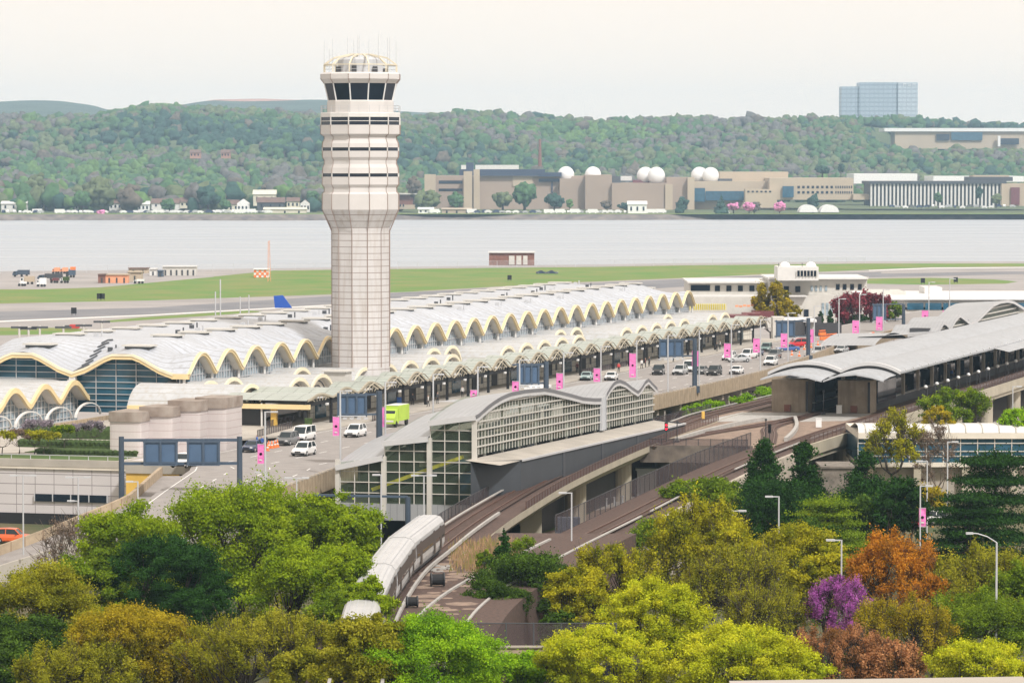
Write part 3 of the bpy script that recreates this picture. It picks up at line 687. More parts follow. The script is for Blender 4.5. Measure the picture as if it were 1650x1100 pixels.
# end walls
def end_wall(s,name,outs):
    sg=-1 if outs<0 else 1
    for j,(va,vb,z0) in enumerate(((-2,-18,8.2),(-18,-34,12.2))):
        vv=np.linspace(va,vb,25); top=[(float(v),14+3*cosp(v,16,-10,.8)) for v in vv]
        if outs<0:
            # faceted yellow edge like the photo's seven-sided arch
            vf=[va,va-2.2,va-5.2,va-8+1.6,va-8-1.6,va-10.8,va-13.8,vb]
            pr=[(s,v,14+3*cosp(v,16,-10,.8)) for v in vf]
            b=MB(T); arch_band(b,pr,(sg,0),.65,.5); fa=b.build('end_arch_fascia','yellow_fascia',term)
            b=MB(T); arch_band(b,[(s-.52,v,z+.03) for _,v,z in pr],(sg,0),.22,.1); b.build('trim','cream_fascia',fa)
        win_wall(T,'end_window',[(v,z-.5) for v,z in top],z0,1,s-sg*1.2,'glass_teal',term,3.2,[z0+.9*i for i in range(1,12)],.1,'lamp_metal',dep=.14)
end_wall(S0,'end',-1); end_wall(S1,'end',1)
b=MB(T); arch_band(b,[(S0,v,14.) for v in (0.45,-2.2)],(-1,0),.65,.5); b.build('end_arch_fascia','yellow_fascia',term)
b=MB(T); b.grid([[(S0+1.2,v,8.2) for v in (-3.4,-1.9)],[(S0+1.2,v,13.4) for v in (-3.4,-1.9)]]); b.face([(S0+1.2,-3.4,7.5),(S0+1.2,0,7.5),(S0+1.2,0,13.5),(S0+1.2,-3.4,13.5)]); b.build('corner_glass','glass_teal',term)
b=MB(T); b.box(S0-.4,S0+.3,-18.5,-17.5,12.3,13.6); b.tube([(S0-.5,-17.4,12.9),(S0-.5,-17.4,10.9)],.12,5); b.tube([(S0-.5,-18.6,13),(S0-.5,-18.6,10.9)],.12,5); b.build('end_column','white_paint',term)
# valley gutter pipes on the roof between the end arches
b=MB(T)
for k in range(8):
    s=S0+1+k*1.5; z=main_z(s,-18); b.tube([(s,-18.3,z+.1),(s+.9,-17.6,z+.55),(s+1.7,-17.2,main_z(s+1.7,-17.2)+.1)],.13,5)
b.build('gutter_pipes','grey_metal',term)
# skylights in two staggered rows
for row,(v0,ks) in enumerate(((-10,range(0,NB)),(-26,range(0,NB+1)))):
    for k in ks:
        s=.8+k*PB+ (0 if row else 0); z=main_z(s,v0)
        b=MB(T); b.box(s-1.2,s+1.2,v0-1.9,v0+1.9,z-.25,z+.1,0); b.box(s-1.4,s+1.4,v0-2.3,v0+2.3,z+.1,z+.34,1); b.build('skylight',['grey_metal','off_white'],term)
for k in range(26):
    s=4+k*10.9+random.uniform(-3,3); v=random.choice([-6,-14,-15.5,-20,-22]); z=main_z(s,v); b=MB(T); b.box(s-.3,s+.3,v-.3,v+.3,z-.1,z+.55,0); b.tube([(s+.8,v+.6,z-.1),(s+.8,v+.6,z+.9)],.12,6); b.build('roof_vent','lamp_metal' if k%2 else 'grey_metal',term)
# ---- lower hall: vaults along v, most reaching forward, some set back
front={}
fr=[-14.8,15.0,25.2,45.4,56.7,67.9,79.1,90.4,122.5,133.9,145.2,156.6,168.2,202.,213.4,224.8,236.2,247.5,271.2,282.6]
back=[-3.6,5.7,35.4,101.7,112.,179.6,190.8,259.]
hall=thing('ticket_hall','lower terminal hall of parallel pale vaults with cream edged arches','hall',(tl[0]+10,tl[1],0))
b=MB(T); b.box(-21,289,-3.3,13.5,9.2,9.9); b.build('flat_roof','roof_vault',hall)
b=MB(T); b.box(-12,262,13.25,21.4,10.5,10.9); b.build('canopy_roof','roof_vault',hall)
b=MB(T); b.box(-20,-10,12.8,13.2,8.0,10.5); b.box(-10,262,20.4,20.8,8.0,10.49); b.build('wall','facade_panel',hall)
for c in fr+back:
    vf=9.8 if c in fr else 2.8
    if c==-14.8: vf=13.4
    wd_=5.3; top=12.6 if c in fr else 13.0
    if c==-14.8: top=13.3; wd_=5.6
    if c==259.: vf=3.2
    def vz(x,o=0): return 9.6+(top-9.6-o)*max(0,1-((x)/wd_)**2)**.62
    xs_=[wd_*math.sin(a) for a in np.linspace(-math.pi/2,math.pi/2,17)]
    b=MB(T); b.grid([[(c+x,v_,vz(x)) for x in xs_] for v_ in np.linspace(-3.3,vf,6)]); vt=b.build('vault','roof_vault',hall,smooth=True,fix=False)
    pr=[(c+x,vf,vz(x)) for x in xs_]
    b=MB(T); arch_band(b,pr,(0,1),.42,.3); b.build('arch_fascia','cream_fascia',vt,fix=False)
    b=MB(T); b.grid([[(c+x,vf-.7,9.6) for x in xs_],[(c+x,vf-.7,vz(x)-.2) for x in xs_]]); b.grid([[(c+x*.93,v_,vz(x,.4)) for x in xs_] for v_ in (vf,vf-.7)]); b.build('arch_wall','cream_soffit',vt,fix=False)
    b=MB(T)
    for r_ in (.45,.7): b.tube([(c+x*r_,vf-.6,9.6+(vz(x)-9.6)*r_) for x in xs_],.09,4)
    b.build('arch_window','grey_metal',vt,fix=False)
b=MB(T); b.box(33,36,7.5,11,9.9,12.6,0); b.box(32.6,36.4,7.2,11.3,12.6,12.8,0); b.build('roof_unit','off_white',hall)
b=MB(T); b.box(-21,-17.5,-3.,13.4,9.9,10.4); b.build('eaves','yellow_fascia',hall)
# thin white steel arches along the foot of the main hall
b=MB(T)
for k in range(NB):
    c=k*PB+5.6; b.tube([(c+4*math.cos(a)*1.,-2.2+2.2*math.sin(a)*.4,9.9+1.5*math.sin(a)) for a in np.linspace(0,math.pi,9)],.16,5)
b.build('steel_arches','roof_metal',hall)
# doors / dark openings in the front wall
for k in range(25):
    s=-8+k*10.72; b=MB(T); b.box(s,s+(3.0 if k%3 else 4.6),20.6,20.92,8.19,10.3); b.build('doorway','dark_grey' if k%3 else 'glass_blue',hall)
# ---- kerbside canopy: glazed vaults over the pavement
can=thing('kerbside_canopy','row of translucent pale green glazed vaults sheltering the upper kerb','canopy',T(110,20,8))
PC=10.72
cs=[11.4+PC*k for k in range(-3,23)]
for c in cs:
    zt=13.4 if c>12 else 12.55+ (c+21)*.025; wd_=PC/2; v0=13.2 if c<-5 else 21.; v1=26.2
    def vz(x): return 11.85+(zt-11.85)*(.5+.5*math.cos(math.pi*x/wd_))**.75
    xs_=list(np.linspace(-wd_,wd_,15))
    b=MB(T); b.grid([[(c+x,v_,vz(x)) for x in xs_] for v_ in (v0,(v0+v1)/2,v1)]); vt=b.build('glass_vault','canopy_glass',can,smooth=True,fix=False)
    b=MB(T); pr=[(c+x,v1,vz(x)) for x in xs_]; arch_band(b,pr,(0,1),.16,.12); arch_band(b,[(c+x*.72,v1-.1,11.8+(z-11.8)*.72) for (_,_,z),x in zip(pr,xs_)],(0,1),.12,.1)
    for x in (-3.6,-1.8,0,1.8,3.6): b.bar((c+x*.6,v1-.05,11.6),(c+x,v1-.05,vz(x)),.1,.1)
    for v_ in (v0+2,v0+4,v0+6): b.tube([(c+x,v_,vz(x)-.15) for x in xs_],.09,4)
    b.build('truss','beam_beige',vt,fix=False)
    b=MB(T); b.box(c-wd_+.1,c+wd_-.1,v1-1.0,v1-.3,11.0,11.7,0); b.box(c-wd_-.15,c-wd_+.15,v1-.5,v1-.1,8.15,11.8,0); b.box(c+2.9,c+3.5,v1-.25,v1+.05,10.8,11.1,1); b.build('beam',['dark','white_bright'],can)
    if int((c+30)/PC)%2==0:
        b=MB(T); b.box(c-.7,c+.1,v1-3,v1-2.9,9.3,10.4); b.bar((c-.3,v1-2.95,10.3),(c-.3,v1-2.95,11),.06,.06); b.build('hanging_sign','dark_grey',can)
s0=cs[0]-PC/2
b=MB(T); b.box(s0-.3,s0+.3,12.6,26.6,10.65,11.3); b.build('eaves_beam','yellow_fascia',can)
b=MB(T); b.box(s0+.5,s0+1.1,20.6,21.4,8.1,10.7); b.build('yellow_column','yellow_paint',can)
b=MB(T); b.tube([(s0+.1,19.4,8.1),(s0+.1,19.4,11.4)],.14,6); b.tube([(s0+.3,14,8),(s0+.3,14,10.7)],.14,6); b.build('post','white_paint',can)
b=MB(T); b.box(s0+2,s0+2.4,12.9,19.2,8.05,10.7); b.build('dark_screen','dark_grey',can)
b=MB(T); b.box(s0+.9,s0+9,12.3,12.7,8.0,10.8); b.build('end_wall','facade_panel',can)
# sidewalk under the canopy
b=MB(T); pts=[(-62,20),(-40,29.3),(-24,30),(100,29.5),(262,29),(262,13.2),(-24,13.2),(-62,13)]; b.prism(pts,7.9,8.17); st('pavement',b,'concrete_pale')
# ================================================================ left wing, garden terrace, cooling plant
wing=thing('terminal_wing','low glazed terminal wing with three yellow scalloped arches beside the big end window','building',T(-26,-24,7))
wc=[-9.8,-20.4,-31.0,-41.6]
def wing_z(s,v):
    bb=10.5+2.6*cosp(s,10.6,wc[0],.7); return 13.0-(13.0-bb)*(1-sstep((-16.2-v)/5.))
b=MB(T); b.grid([[(float(s),float(v),wing_z(s,v)) for v in np.linspace(-16.2,-34,18)] for s in np.arange(-47,-4.4,.53)]); b.build('roof','roof_vault',wing,smooth=True,fix=False)
for c in wc:
    xs_=np.linspace(c-5.3,c+5.3,15); pr=[(float(s),-16.2,10.5+2.6*cosp(s,10.6,c,.7)) for s in xs_]
    b=MB(T); arch_band(b,pr,(0,1),.6,.45); b.build('arch_fascia','yellow_fascia',wing)
    b=MB(T); b.grid([[(s,v_,z-.5) for s,_,z in pr] for v_ in (-16.2,-18)]); b.build('soffit','cream_soffit',wing)
    win_wall(T,'bay_window',[(p[0],p[2]-.5) for p in pr],6.6,0,-17.8,'glass_grid',wing,1.3,[7.6,8.6,9.6,10.6,11.6],.1,'white_paint')
    b=MB(T); b.grid([[(c+4.6*math.cos(a),v_,8.0+2.0*math.sin(a)) for a in np.linspace(0,math.pi,13)] for v_ in (-13.6,-14.0)]); b.grid([[(c+r_*math.cos(a),-13.6,8.0+(r_-2.6)*math.sin(a)) for a in np.linspace(0,math.pi,13)] for r_ in (4.6,4.4)]); b.build('steel_arch','white_paint',wing)
b=MB(T); b.box(-47,-6,-12.4,-12,6.5,7.9); b.build('low_wall','parapet_mat',wing)
tb=thing('terrace_block','white tiled basement block with a ribbon window below the garden terrace','building',T(-60,0,0))
b=MB(T); b.prism([(-90,-62),(-90,27.3),(-77,29),(-6.8,12.7),(-6.8,-17),(-60,-62)],-.5,7.2); b.build('block','tile_wall',tb)
b=MB(T); b.box(-90.3,-89.6,-62,27.6,7.2,8.1); b.build('coping','concrete_pale',tb)
b=MB(T); b.box(-90.25,-90.02,-62,28,6.9,7.6); b.build('cornice','cream_soffit',tb)
wz0,wz1=onS(56,795,-90.2),onS(173,810,-90.2)
b=MB(T); b.box(-90.25,-90.05,wz0[1],wz1[1],wz1[2],wz0[2],0)
for k in range(5):
    vv=wz0[1]+(wz1[1]-wz0[1])*k/4; b.box(-90.32,-90.2,vv-.06,vv+.06,wz1[2],wz0[2],1)
b.build('ribbon_window',['glass_dark','lamp_metal'],tb)
b=MB(T)
for k in range(34):
    vv=-60+2.6*k; b.box(-90.2,-90.08,vv-.03,vv+.03,7.55,8.7)
b.box(-90.2,-90.1,-60,27.5,8.62,8.7); b.build('railing','lamp_metal',tb)
b=MB(T); b.box(-90.4,-90.03,-62,20,-.2,1.35); b.build('recess_shade','dark',tb)  # black box painted in place of the shade inside the open base
g=MB(T); g.prism([(-89.4,-61),(-89.4,21),(-70,21),(-7,12),(-7,-12),(-89,-20)],7.2,7.28); st('garden_paving',g,'concrete_pale')
for k,(a,b0,c,d) in enumerate([(-86,-74,2,20.),(-70,-62,3,14)]):
    q=MB(T); q.box(a,b0,c,d,7.28,7.36); st('garden_lawn',q,'grass_near')
M('hedge_green',(.05,.085,.02),.95,.4,3,bump=.6)
hl=[((-73,-72,6,20,.8),'low clipped hedge behind the bright lawn strip of the terrace garden'),((-61,-59.5,-2,13,1.0),'long clipped hedge in the middle of the terrace garden'),((-45,-42,-8,12,1.6),'tall dark hedge at the back of the terrace garden')]
for (a,b0,c,d,h),l in hl:
    q=MB(T); nn=int((d-c)/.7)+1
    q.box(a,b0,c,d,7.28,7.28+h*.8)
    for i in range(nn):
        for j in range(2): q.lathe([(.1,7.3),(.55,7.5+h*.3),(.6,7.4+h*.7),(.2,7.35+h)],6,a+(b0-a)*(j+.5)/2+random.uniform(-.1,.1),c+(d-c)*(i+.5)/nn)
    tag(q.build('hedge','hedge_green'),l,'hedge')
# cooling plant: four stepped rounded shafts
ac=thing('cooling_plant','pale banded plant building of four stepped rounded shafts with stained caps','building',T(-62,13,6))
for k,(x0,x1,yt,yc,sdep) in enumerate([(175,226,663,680,-73),(224,276,655,672,-70),(270,321,645,663,-67),(314,363,640,658,-64)]):
    A=onS(x0,yt,sdep); B=onS(x1,yc,sdep); va,vb=A[1],B[1]; zt,zc=A[2],B[2]; cx=(va+vb)/2; r=(vb-va)/2
    pts=[(sdep+6,va),(sdep+6,vb)]+[(sdep+.4-.4*math.sin(a)**.6,cx+r*math.cos(a)) for a in np.linspace(0,math.pi,11)]
    b=MB(T); b.prism(pts,6.5,zc); sh=b.build('shaft','ac_wall',ac)
    pts2=[(sdep+6.1,va-.12),(sdep+6.1,vb+.12)]+[(sdep+.3-.5*math.sin(a)**.6,cx+(r+.12)*math.cos(a)) for a in np.linspace(0,math.pi,11)]
    b=MB(T); b.prism(pts2,zc+.004,zt); b.build('cap','ac_cap',sh)
b=MB(T); b.box(-63,-56,14,22.4,6.5,12.3); b.build('rear_block','ac_wall',ac)
# ================================================================ control tower
TX,TY=-24.05,622.; TC=(TX,TY); A0=R(-90+15)
twr=thing('control_tower','tall pale banded airport control tower with a flared head and dark glazed cab','tower',(TX,TY,0))
def tz(y): return 59.27-(y-117)/10.14
def tr(hw): return hw/10.14/math.cos(R(15))
def shaft(name,prof,mat,par,smooth=False,cap=True):
    b=MB(); b.lathe([(tr(hw),tz(y)) for y,hw in prof],12,TX,TY,A0,cap=cap); return b.build(name,mat,par)
shaft('shaft',[(716,46),(588,46),(372,46)][::-1][::-1],'tower_panel',twr)
shaft('flare',[(372,46),(366,46.5),(337,61)],'tower_panel',twr)
shaft('drum',[(337,61),(312,61),(309,58),(302,57.5),(297,61),(284.5,61)],'tower_plain',twr)
shaft('drum',[(279,61),(270,60),(264,57.5),(258,57.5),(253,60.5),(243,61)],'tower_plain',twr)
shaft('drum',[(237.5,61),(231,60.5),(224,57.5),(220,57.5),(216,63.3),(201.5,63.3)],'tower_plain',twr)
shaft('ledge',[(189,63.5),(183,63.5),(181.6,63)],'white_paint',twr)
shaft('upper_drum',[(181.6,53),(164,53),(161.8,52)],'tower_plain',twr)
for a,b_,hw in ((284.5,279,60.3),(243,237.5,60.3),(201.5,189,62.4)):
    w_=shaft('window_band',[(a,hw),(b_,hw)],'glass_dark',twr)
    b=MB()
    for k in range(12):
        an=A0+2*math.pi*k/12; x,y=TX+tr(hw+.4)*math.cos(an),TY+tr(hw+.4)*math.sin(an); b.tube([(x,y,tz(a)),(x,y,tz(b_))],.1,4)
    if hw>62: b.lathe([(tr(hw+.7),tz(195.8)),(tr(hw+.7),tz(194.8))],12,TX,TY,A0,cap=False)
    b.build('mullion','white_paint',w_)['kind']='stuff'
cab=shaft('cab_glass',[(161.8,51),(135,57)],'glass_dark',twr)
b=MB()
for k in range(12):
    an=A0+2*math.pi*k/12; b.tube([(TX+tr(51.3)*math.cos(an),TY+tr(51.3)*math.sin(an),tz(161.8)),(TX+tr(57.4)*math.cos(an),TY+tr(57.4)*math.sin(an),tz(135))],.11,5)
b.build('mullion','white_bright',cab)['kind']='stuff'
shaft('cab_roof',[(135,57.5),(128,63),(120,63),(117.5,60),(117.5,54)],'tower_plain',twr)
b=MB()
for prof in ([(337,61.3),(372,46.4),(590,46.3)],[(337,61.3),(312,61.3),(309,58.3),(302,57.8),(297,61.3),(284.5,61.3)],[(279,61.3),(270,60.3),(264,57.8),(258,57.8),(253,60.8),(243,61.3)],[(237.5,61.3),(231,60.8),(224,57.8),(220,57.8),(216,63.6),(201.5,63.6)],[(135,57.8),(128,63.3),(120,63.3)]):
    for k in range(12):
        an=A0+2*math.pi*k/12; b.tube([(TX+tr(hw)*math.cos(an),TY+tr(hw)*math.sin(an),tz(y)) for y,hw in prof],.07,4,cap=False)
b.build('panel_seams','tower_seam',twr)['kind']='stuff'
# walkway rail below the cab
b=MB()
for k in range(24):
    an=A0+2*math.pi*k/24; x,y=TX+tr(62)*math.cos(an),TY+tr(62)*math.sin(an); b.tube([(x,y,tz(181.6)),(x,y,tz(170.5))],.035,4)
for yy in (170.8,175.5): b.lathe([(tr(62),tz(yy)),(tr(62),tz(yy-.5))],12,TX,TY,A0,cap=False)
b.build('railing','lamp_metal',twr)
# roof frame, plant room and antennas
b=MB(); ring1=[];ring2=[]
for k in range(12):
    an=A0+2*math.pi*k/12; c_,s_=math.cos(an),math.sin(an)
    p0=(TX+tr(58)*c_,TY+tr(58)*s_,tz(117)); p1=(TX+tr(58)*c_,TY+tr(58)*s_,tz(105)); p2=(TX+tr(43)*c_,TY+tr(43)*s_,tz(94)); p3=(TX+tr(17)*c_,TY+tr(17)*s_,tz(88))
    for a,b_ in ((p0,p1),(p1,p2),(p2,p3)): b.bar(a,b_,.2,.2)
    ring1.append(p1); ring2.append(p3)
for rg in (ring1,ring2):
    for k in range(12): b.bar(rg[k],rg[(k+1)%12],.16,.16)
b.build('roof_frame','tower_frame',twr)
b=MB(); b.lathe([(tr(36),tz(117)),(tr(36),tz(97)),(tr(32),tz(93))],12,TX,TY,A0); b.build('plant_room','lamp_metal',twr)
b=MB(); b.lathe([(tr(57.2),tz(107.5)),(tr(57.2),tz(107))],12,TX,TY,A0,cap=False); b.lathe([(tr(57.2),tz(112.5)),(tr(57.2),tz(112))],12,TX,TY,A0,cap=False); b.build('railing','lamp_metal',twr)
for (x,yt,yb) in [(522.8,67,104),(537.5,64,98),(558,59,92),(568,63,90),(574.5,57,88),(580.5,59,88),(596,65,88),(611,57,92),(623.5,60,98),(627,60,98),(638.5,68,104),(532,80,102),(541,88,100)]:
    q=D(x,yb,TY); dy=math.sqrt(max(0,34-(q[0]-TX)**2))*random.choice([-1,1])*.8; zt=tz(yt)
    b=MB(); b.tube([(q[0],TY+dy,tz(yb)-.8),(q[0],TY+dy,zt)],[.05,.03],5); b.build('antenna','lamp_metal',twr)
for k in range(7):
    b=MB(); an=k*.9; b.box(TX+3.9*math.cos(an)-.35,TX+3.9*math.cos(an)+.35,TY-3.9*abs(math.sin(an))-.3,TY-3.9*abs(math.sin(an))+.3,tz(117),tz(110-k%3*2)); b.build('roof_equipment','dark_grey',twr)
# ================================================================ upper road on its deck, parapet, ramps
def TL(pts): return [T(*p) for p in pts]
# right-hand edge of the elevated road in (s,v,z)
edgeR=[(-190,76,8),(-150,64.5,8),(-137,62,8),(-95.4,56.6,8),(-40,56.6,8),(48,56.8,8),(84,57.0,8),(124,56.2,8),(175.6,52.3,8),(230,47,8),(300,44,8),(430,44,8)]
def _sv(px,py,z):
    q=P(px,py,z); dx,dy=q[0]-O[0],q[1]-O[1]; return (dx*U[0]+dy*U[1],dx*V[0]+dy*V[1],z)
edgeL=[(-190,66,8),_sv(200,832,8),_sv(257,790,8),_sv(290,768,8),_sv(312,753,8),(-88,30.6,8),(-60,30,8),(-40,29.8,8),(100,29.6,8),(262,29,8),(300,24,8),(430,24,8)]
def resample(pts,n):
    L=[0]
    for a,b in zip(pts,pts[1:]): L.append(L[-1]+math.dist(a[:2],b[:2]))
    ts=np.linspace(0,L[-1],n); return [tuple(float(np.interp(t,L,[p[i] for p in pts])) for i in range(3)) for t in ts]
ss=np.linspace(-190,430,125)
def vR(s): return float(np.interp(s,[p[0] for p in edgeR],[p[1] for p in edgeR]))
def vL(s): return float(np.interp(s,[p[0] for p in edgeL],[p[1] for p in edgeL]))
b=MB(T); b.grid([[(float(s),vR(s),8.),(float(s),vL(s),8.)] for s in ss]); b.grid([[(float(s),vR(s),6.9),(float(s),vL(s),6.9)] for s in ss]); b.grid([[(float(s),vR(s)+.01,6.9),(float(s),vR(s)+.01,8.)] for s in ss]); b.grid([[(float(s),vL(s),6.9),(float(s),vL(s),7.99)] for s in ss]); st('upper_road',b,'road')
b=MB(T)
for lane in (.27,.5,.74):
    s=-150
    while s<300:
        w0=lambda q:vL(q)+(vR(q)-vL(q))*lane
        b.face([(s,w0(s)-.09,8.012),(s+3,w0(s+3)-.09,8.012),(s+3,w0(s+3)+.09,8.012),(s,w0(s)+.09,8.012)]); s+=9
for off_ in (.7,):
    b.grid([[(float(s),vL(s)+off_,8.012),(float(s),vL(s)+off_+.14,8.012)] for s in ss]); b.grid([[(float(s),vR(s)-off_,8.012),(float(s),vR(s)-off_-.14,8.012)] for s in ss])
st('lane_marking',b,'road_mark')
par_=thing('road_parapet','long stained beige concrete parapet along the outer edge of the elevated road','wall',T(60,57,7))
b=MB(T); sp=np.linspace(-160,330,100)
b.grid([[(float(s),vR(s)+.02,7.4),(float(s),vR(s)+.02,9.0),(float(s),vR(s)+.35,9.0),(float(s),vR(s)+.35,6.75),(float(s),vR(s)+.02,6.75)] for s in sp]); b.build('wall','parapet_mat',par_)
b=MB(T); s=-150
while s<250:
    v=vR(s); b.box(s,s+1.1,v+.05,v+.3,9.0,9.16); s+=2.1
b.build('coping_blocks','concrete',par_)['kind']='stuff'
# bents carrying the deck
for k in range(26):
    s=-118+k*14.
    if s<-40 and s>-115: cs_=[34,44]
    else: cs_=[34,44,53.5]
    t=thing('deck_pier','x','pier',T(s,vR(s)-3,0),group='concrete piers under the elevated road')
    t['label']='concrete pier bent carrying the elevated road, partly hidden in shade'; vl=max(32,vL(s)+1.)
    b=MB(T); b.prism([(s-.6,vl),(s+.6,vl),(s+.6,vR(s)-.2),(s-.6,vR(s)-.2)],5.7,6.88); b.build('cap_beam','concrete',t)
    for v in cs_:
        q=MB(T); vv=min(max(v,vl+1),vR(s)-2.8); q.lathe([(.75,-.3),(.75,5.69)],10,s,vv); q.build('column','concrete',t)
    q=MB(T); q.bar((s,vR(s)-.6,5.7),(s,vR(s)-2.6,3.2),.5,.5); q.tube([(s+1.5,vR(s)+.45,6.3),(s+1.5,vR(s)+.45,4.9)],.12,5); q.build('brace','concrete_pale',t)
# dark undercroft wall behind the piers
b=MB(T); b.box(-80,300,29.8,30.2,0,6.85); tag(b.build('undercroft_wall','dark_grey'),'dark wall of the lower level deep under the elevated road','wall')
# ramp curving down to the left
rm=smooth_line([T(-100,39.,7.95),T(-118,46,7.6),T(-133,51.5,6.9),D(215,820,426)[:2]+(6.2,),D(150,850,428)[:2]+(5.0,),D(80,880,430)[:2]+(3.6,),D(0,905,431)[:2]+(2.2,),D(-90,930,430)[:2]+(.9,)],3)
# upper-left barrier follows the edge measured in the picture
barr=[P(262,752,9.0),P(248,764,8.9),P(230,780,8.4),P(211,796,7.9),P(180,810,7.2),P(140,826,6.3),P(100,842,5.4),P(50,861,4.2),P(0,879,3.2),P(-60,900,2.)]
barr=smooth_line(barr,3)
b=MB(); out=offset(barr,-.4)
b.grid([[(p[0],p[1],p[2]-1.5),p,(q[0],q[1],q[2]),(q[0],q[1],q[2]-2.6)] for p,q in zip(barr,out)]); tag(b.build('ramp_barrier','parapet_mat'),'curving beige concrete barrier on the inner side of the ramp at lower left','barrier')
b=MB(); inn=offset(barr,7.2); b.grid([[(p[0],p[1],p[2]-1.05),(q[0],q[1],min(7.9,p[2]-1.1))] for p,q in zip(barr,inn)]); st('ramp_road',b,'road')
b=MB(); q2=offset(barr,7.25); q3=offset(barr,7.6)
b.grid([[(q[0],q[1],p[2]-1.2),(q[0],q[1],p[2]-.45),(r[0],r[1],p[2]-.45),(r[0],r[1],p[2]-5)] for p,q,r in zip(barr,q2,q3) if p[2]<8.2]); tag(b.build('ramp_kerb','concrete_pale'),'pale outer kerb wall of the descending ramp at lower left','kerb')
# yellow fronted service opening beside the ramp
A=onS(208,748,-93); B_=onS(282,748,-93); z1=onS(208,762,-93)[2]; z2=onS(208,797,-93)[2]
sv=thing('service_entrance','yellow framed service opening below a concrete lintel beside the ramp','entrance',T(-93,25,0))
b=MB(T); b.box(-93,-91.5,A[1]-.5,B_[1]+2.5,z1,A[2]+.4); b.build('lintel','concrete_pale',sv)
b=MB(T); b.box(-92.8,-92.,A[1]-.5,B_[1]+.5,z2,z1-.01); b.build('yellow_wall','yellow_paint',sv)
b=MB(T); b.box(-92.6,-92.1,A[1],B_[1]-1,-.2,z2-.01); b.build('opening','dark',sv)
# ================================================================ overhead sign gantries (seen from behind)
def sign(b,t,x0,x1,y0,y1,Y,nm='sign_panel',cols=2):
    a=D(x0,y0,Y); c=D(x1,y1,Y); q=MB(); q.box(a[0],c[0],Y-.12,Y+.12,c[2],a[2]); s_=q.build(nm,'sign_panel',t)
    f=MB(); f.box(a[0]-.15,c[0]+.15,Y-.3,Y-.13,a[2]-.12,a[2]+.12); f.box(a[0]-.15,c[0]+.15,Y-.3,Y-.13,c[2]-.12,c[2]+.12)
    for k in range(cols+1):
        x=a[0]+(c[0]-a[0])*k/cols; f.box(x-.12,x+.12,Y-.32,Y-.13,c[2]-.3,a[2]+.3)
    f.build('sign_frame','gantry_blue',s_); return s_
Y=440.; g1=thing('sign_gantry','wide blue-grey gantry on two posts carrying two sign backs over the road at lower left','sign gantry',D(290,820,Y)[:2]+(0,))
for x in (195.5,386):
    a=D(x,703,Y); b=MB(); b.tube([(a[0],Y,0),(a[0],Y,a[2])],[.36,.3],10); b.build('post','gantry_post',g1)
for y in (709,746.5):
    a=D(195,y,Y); c=D(386,y-.5,Y); b=MB(); b.bar((a[0],Y,a[2]),(c[0],Y,c[2]),.35,.32); b.build('beam','gantry_blue',g1)
sign(None,g1,233,285,711,745,Y-.4); sign(None,g1,303,353,711,745,Y-.4)
b=MB()
for x0,x1 in ((233,286),(303,354)):
    a=D(x0,748,Y-.9); c=D(x1,748,Y-.9); b.box(a[0],c[0],Y-1.4,Y-.6,a[2]-.1,a[2]); 
b.build('catwalk','gantry_blue',g1)
GS=[(611,630,545,545,590,636.5,667,'cantilever gantry holding a blue sign back above the yellow-green truck'),
    (880,582,825,834,868,588,617,'cantilever gantry holding a blue sign back above the humped glass hall'),
    (1119.5,545,1062,1063,1100,548,573,'cantilever gantry holding a blue sign back over the parked black cars'),
    (1302.5,512,1248,1251,1280,518,541,'tall slim gantry with a blue sign back before the small white kiosk'),
    (1456,490,1405,1407,1427,491,514,'gantry holding a blue sign back in front of the green hedge')]
for (x,yt,xb,x0,x1,y0,y1,l) in GS:
    pv=None
    for s_ in np.arange(-120,330,1.):
        q=T(s_,vR(s_)+.1,9)
        if 825+F*q[0]/q[1]>x: pv=q; break
    Y=pv[1]; a=D(x,yt,Y); t=thing('sign_gantry',l,'sign gantry',(a[0],Y,8))
    b=MB(); b.tube([(a[0],Y,7.0),(a[0],Y,a[2])],[.42,.36],10); b.box(a[0]-.8,a[0]+.8,Y-.5,Y+.5,8.0,9.1); b.build('post','gantry_post',t)
    for y in (y0-.5,y1+1):
        c=D(xb,y,Y); e=D(x,y-1,Y); b=MB(); b.bar(c,e,.22,.22); b.build('beam','gantry_blue',t)
    sign(None,t,x0,x1,y0,y1,Y-.35,cols=3)
    c=D(x0,y1+3,Y-.6); b=MB(); b.box(c[0],D(x1,y1,Y)[0],Y-1.2,Y-.4,c[2]-.05,c[2]+.05)
    for k in range(5):
        xx=c[0]+(D(x1,y1,Y)[0]-c[0])*k/4; b.box(xx-.25,xx+.25,Y-1.5,Y-1.1,c[2]-.35,c[2]-.15)
    b.build('lamp_tray','lamp_metal',t)
# ================================================================ glass link hall beside the tracks
LA=(-113.,78.); LB=(-10.,71.); LL=math.hypot(LB[0]-LA[0],LB[1]-LA[1]); LD=((LB[0]-LA[0])/LL,(LB[1]-LA[1])/LL)
def LF(t,o,z): # o>0 to the right (toward the tracks)
    return T(LA[0]+LD[0]*t-LD[1]*o, LA[1]+LD[1]*t+LD[0]*o, z)
link=thing('glass_link_hall','long glass walled hall with a wavy metal roof and stepped bays beside the tracks','station hall',LF(45,-4,0)[:2]+(0,))
pt_=[0,1.6,5,8.4,12,16.9,24.9,35.4,39.7,49.8,58.4,65.0,69.4,72.2,75.0,77.9,80.,82.0,85.8,90.5,94.4,96.5,99.6,101.9,104.6,108.2]
pz_=[16.2,16.4,16.9,17.3,17.6,17.8,17.7,17.3,16.9,15.8,14.8,14.3,14.05,14.2,15.1,15.7,15.85,15.8,15.3,14.3,13.6,13.9,14.7,14.9,14.2,13.3]
def prof3(t): return float(np.interp(t,pt_,pz_))
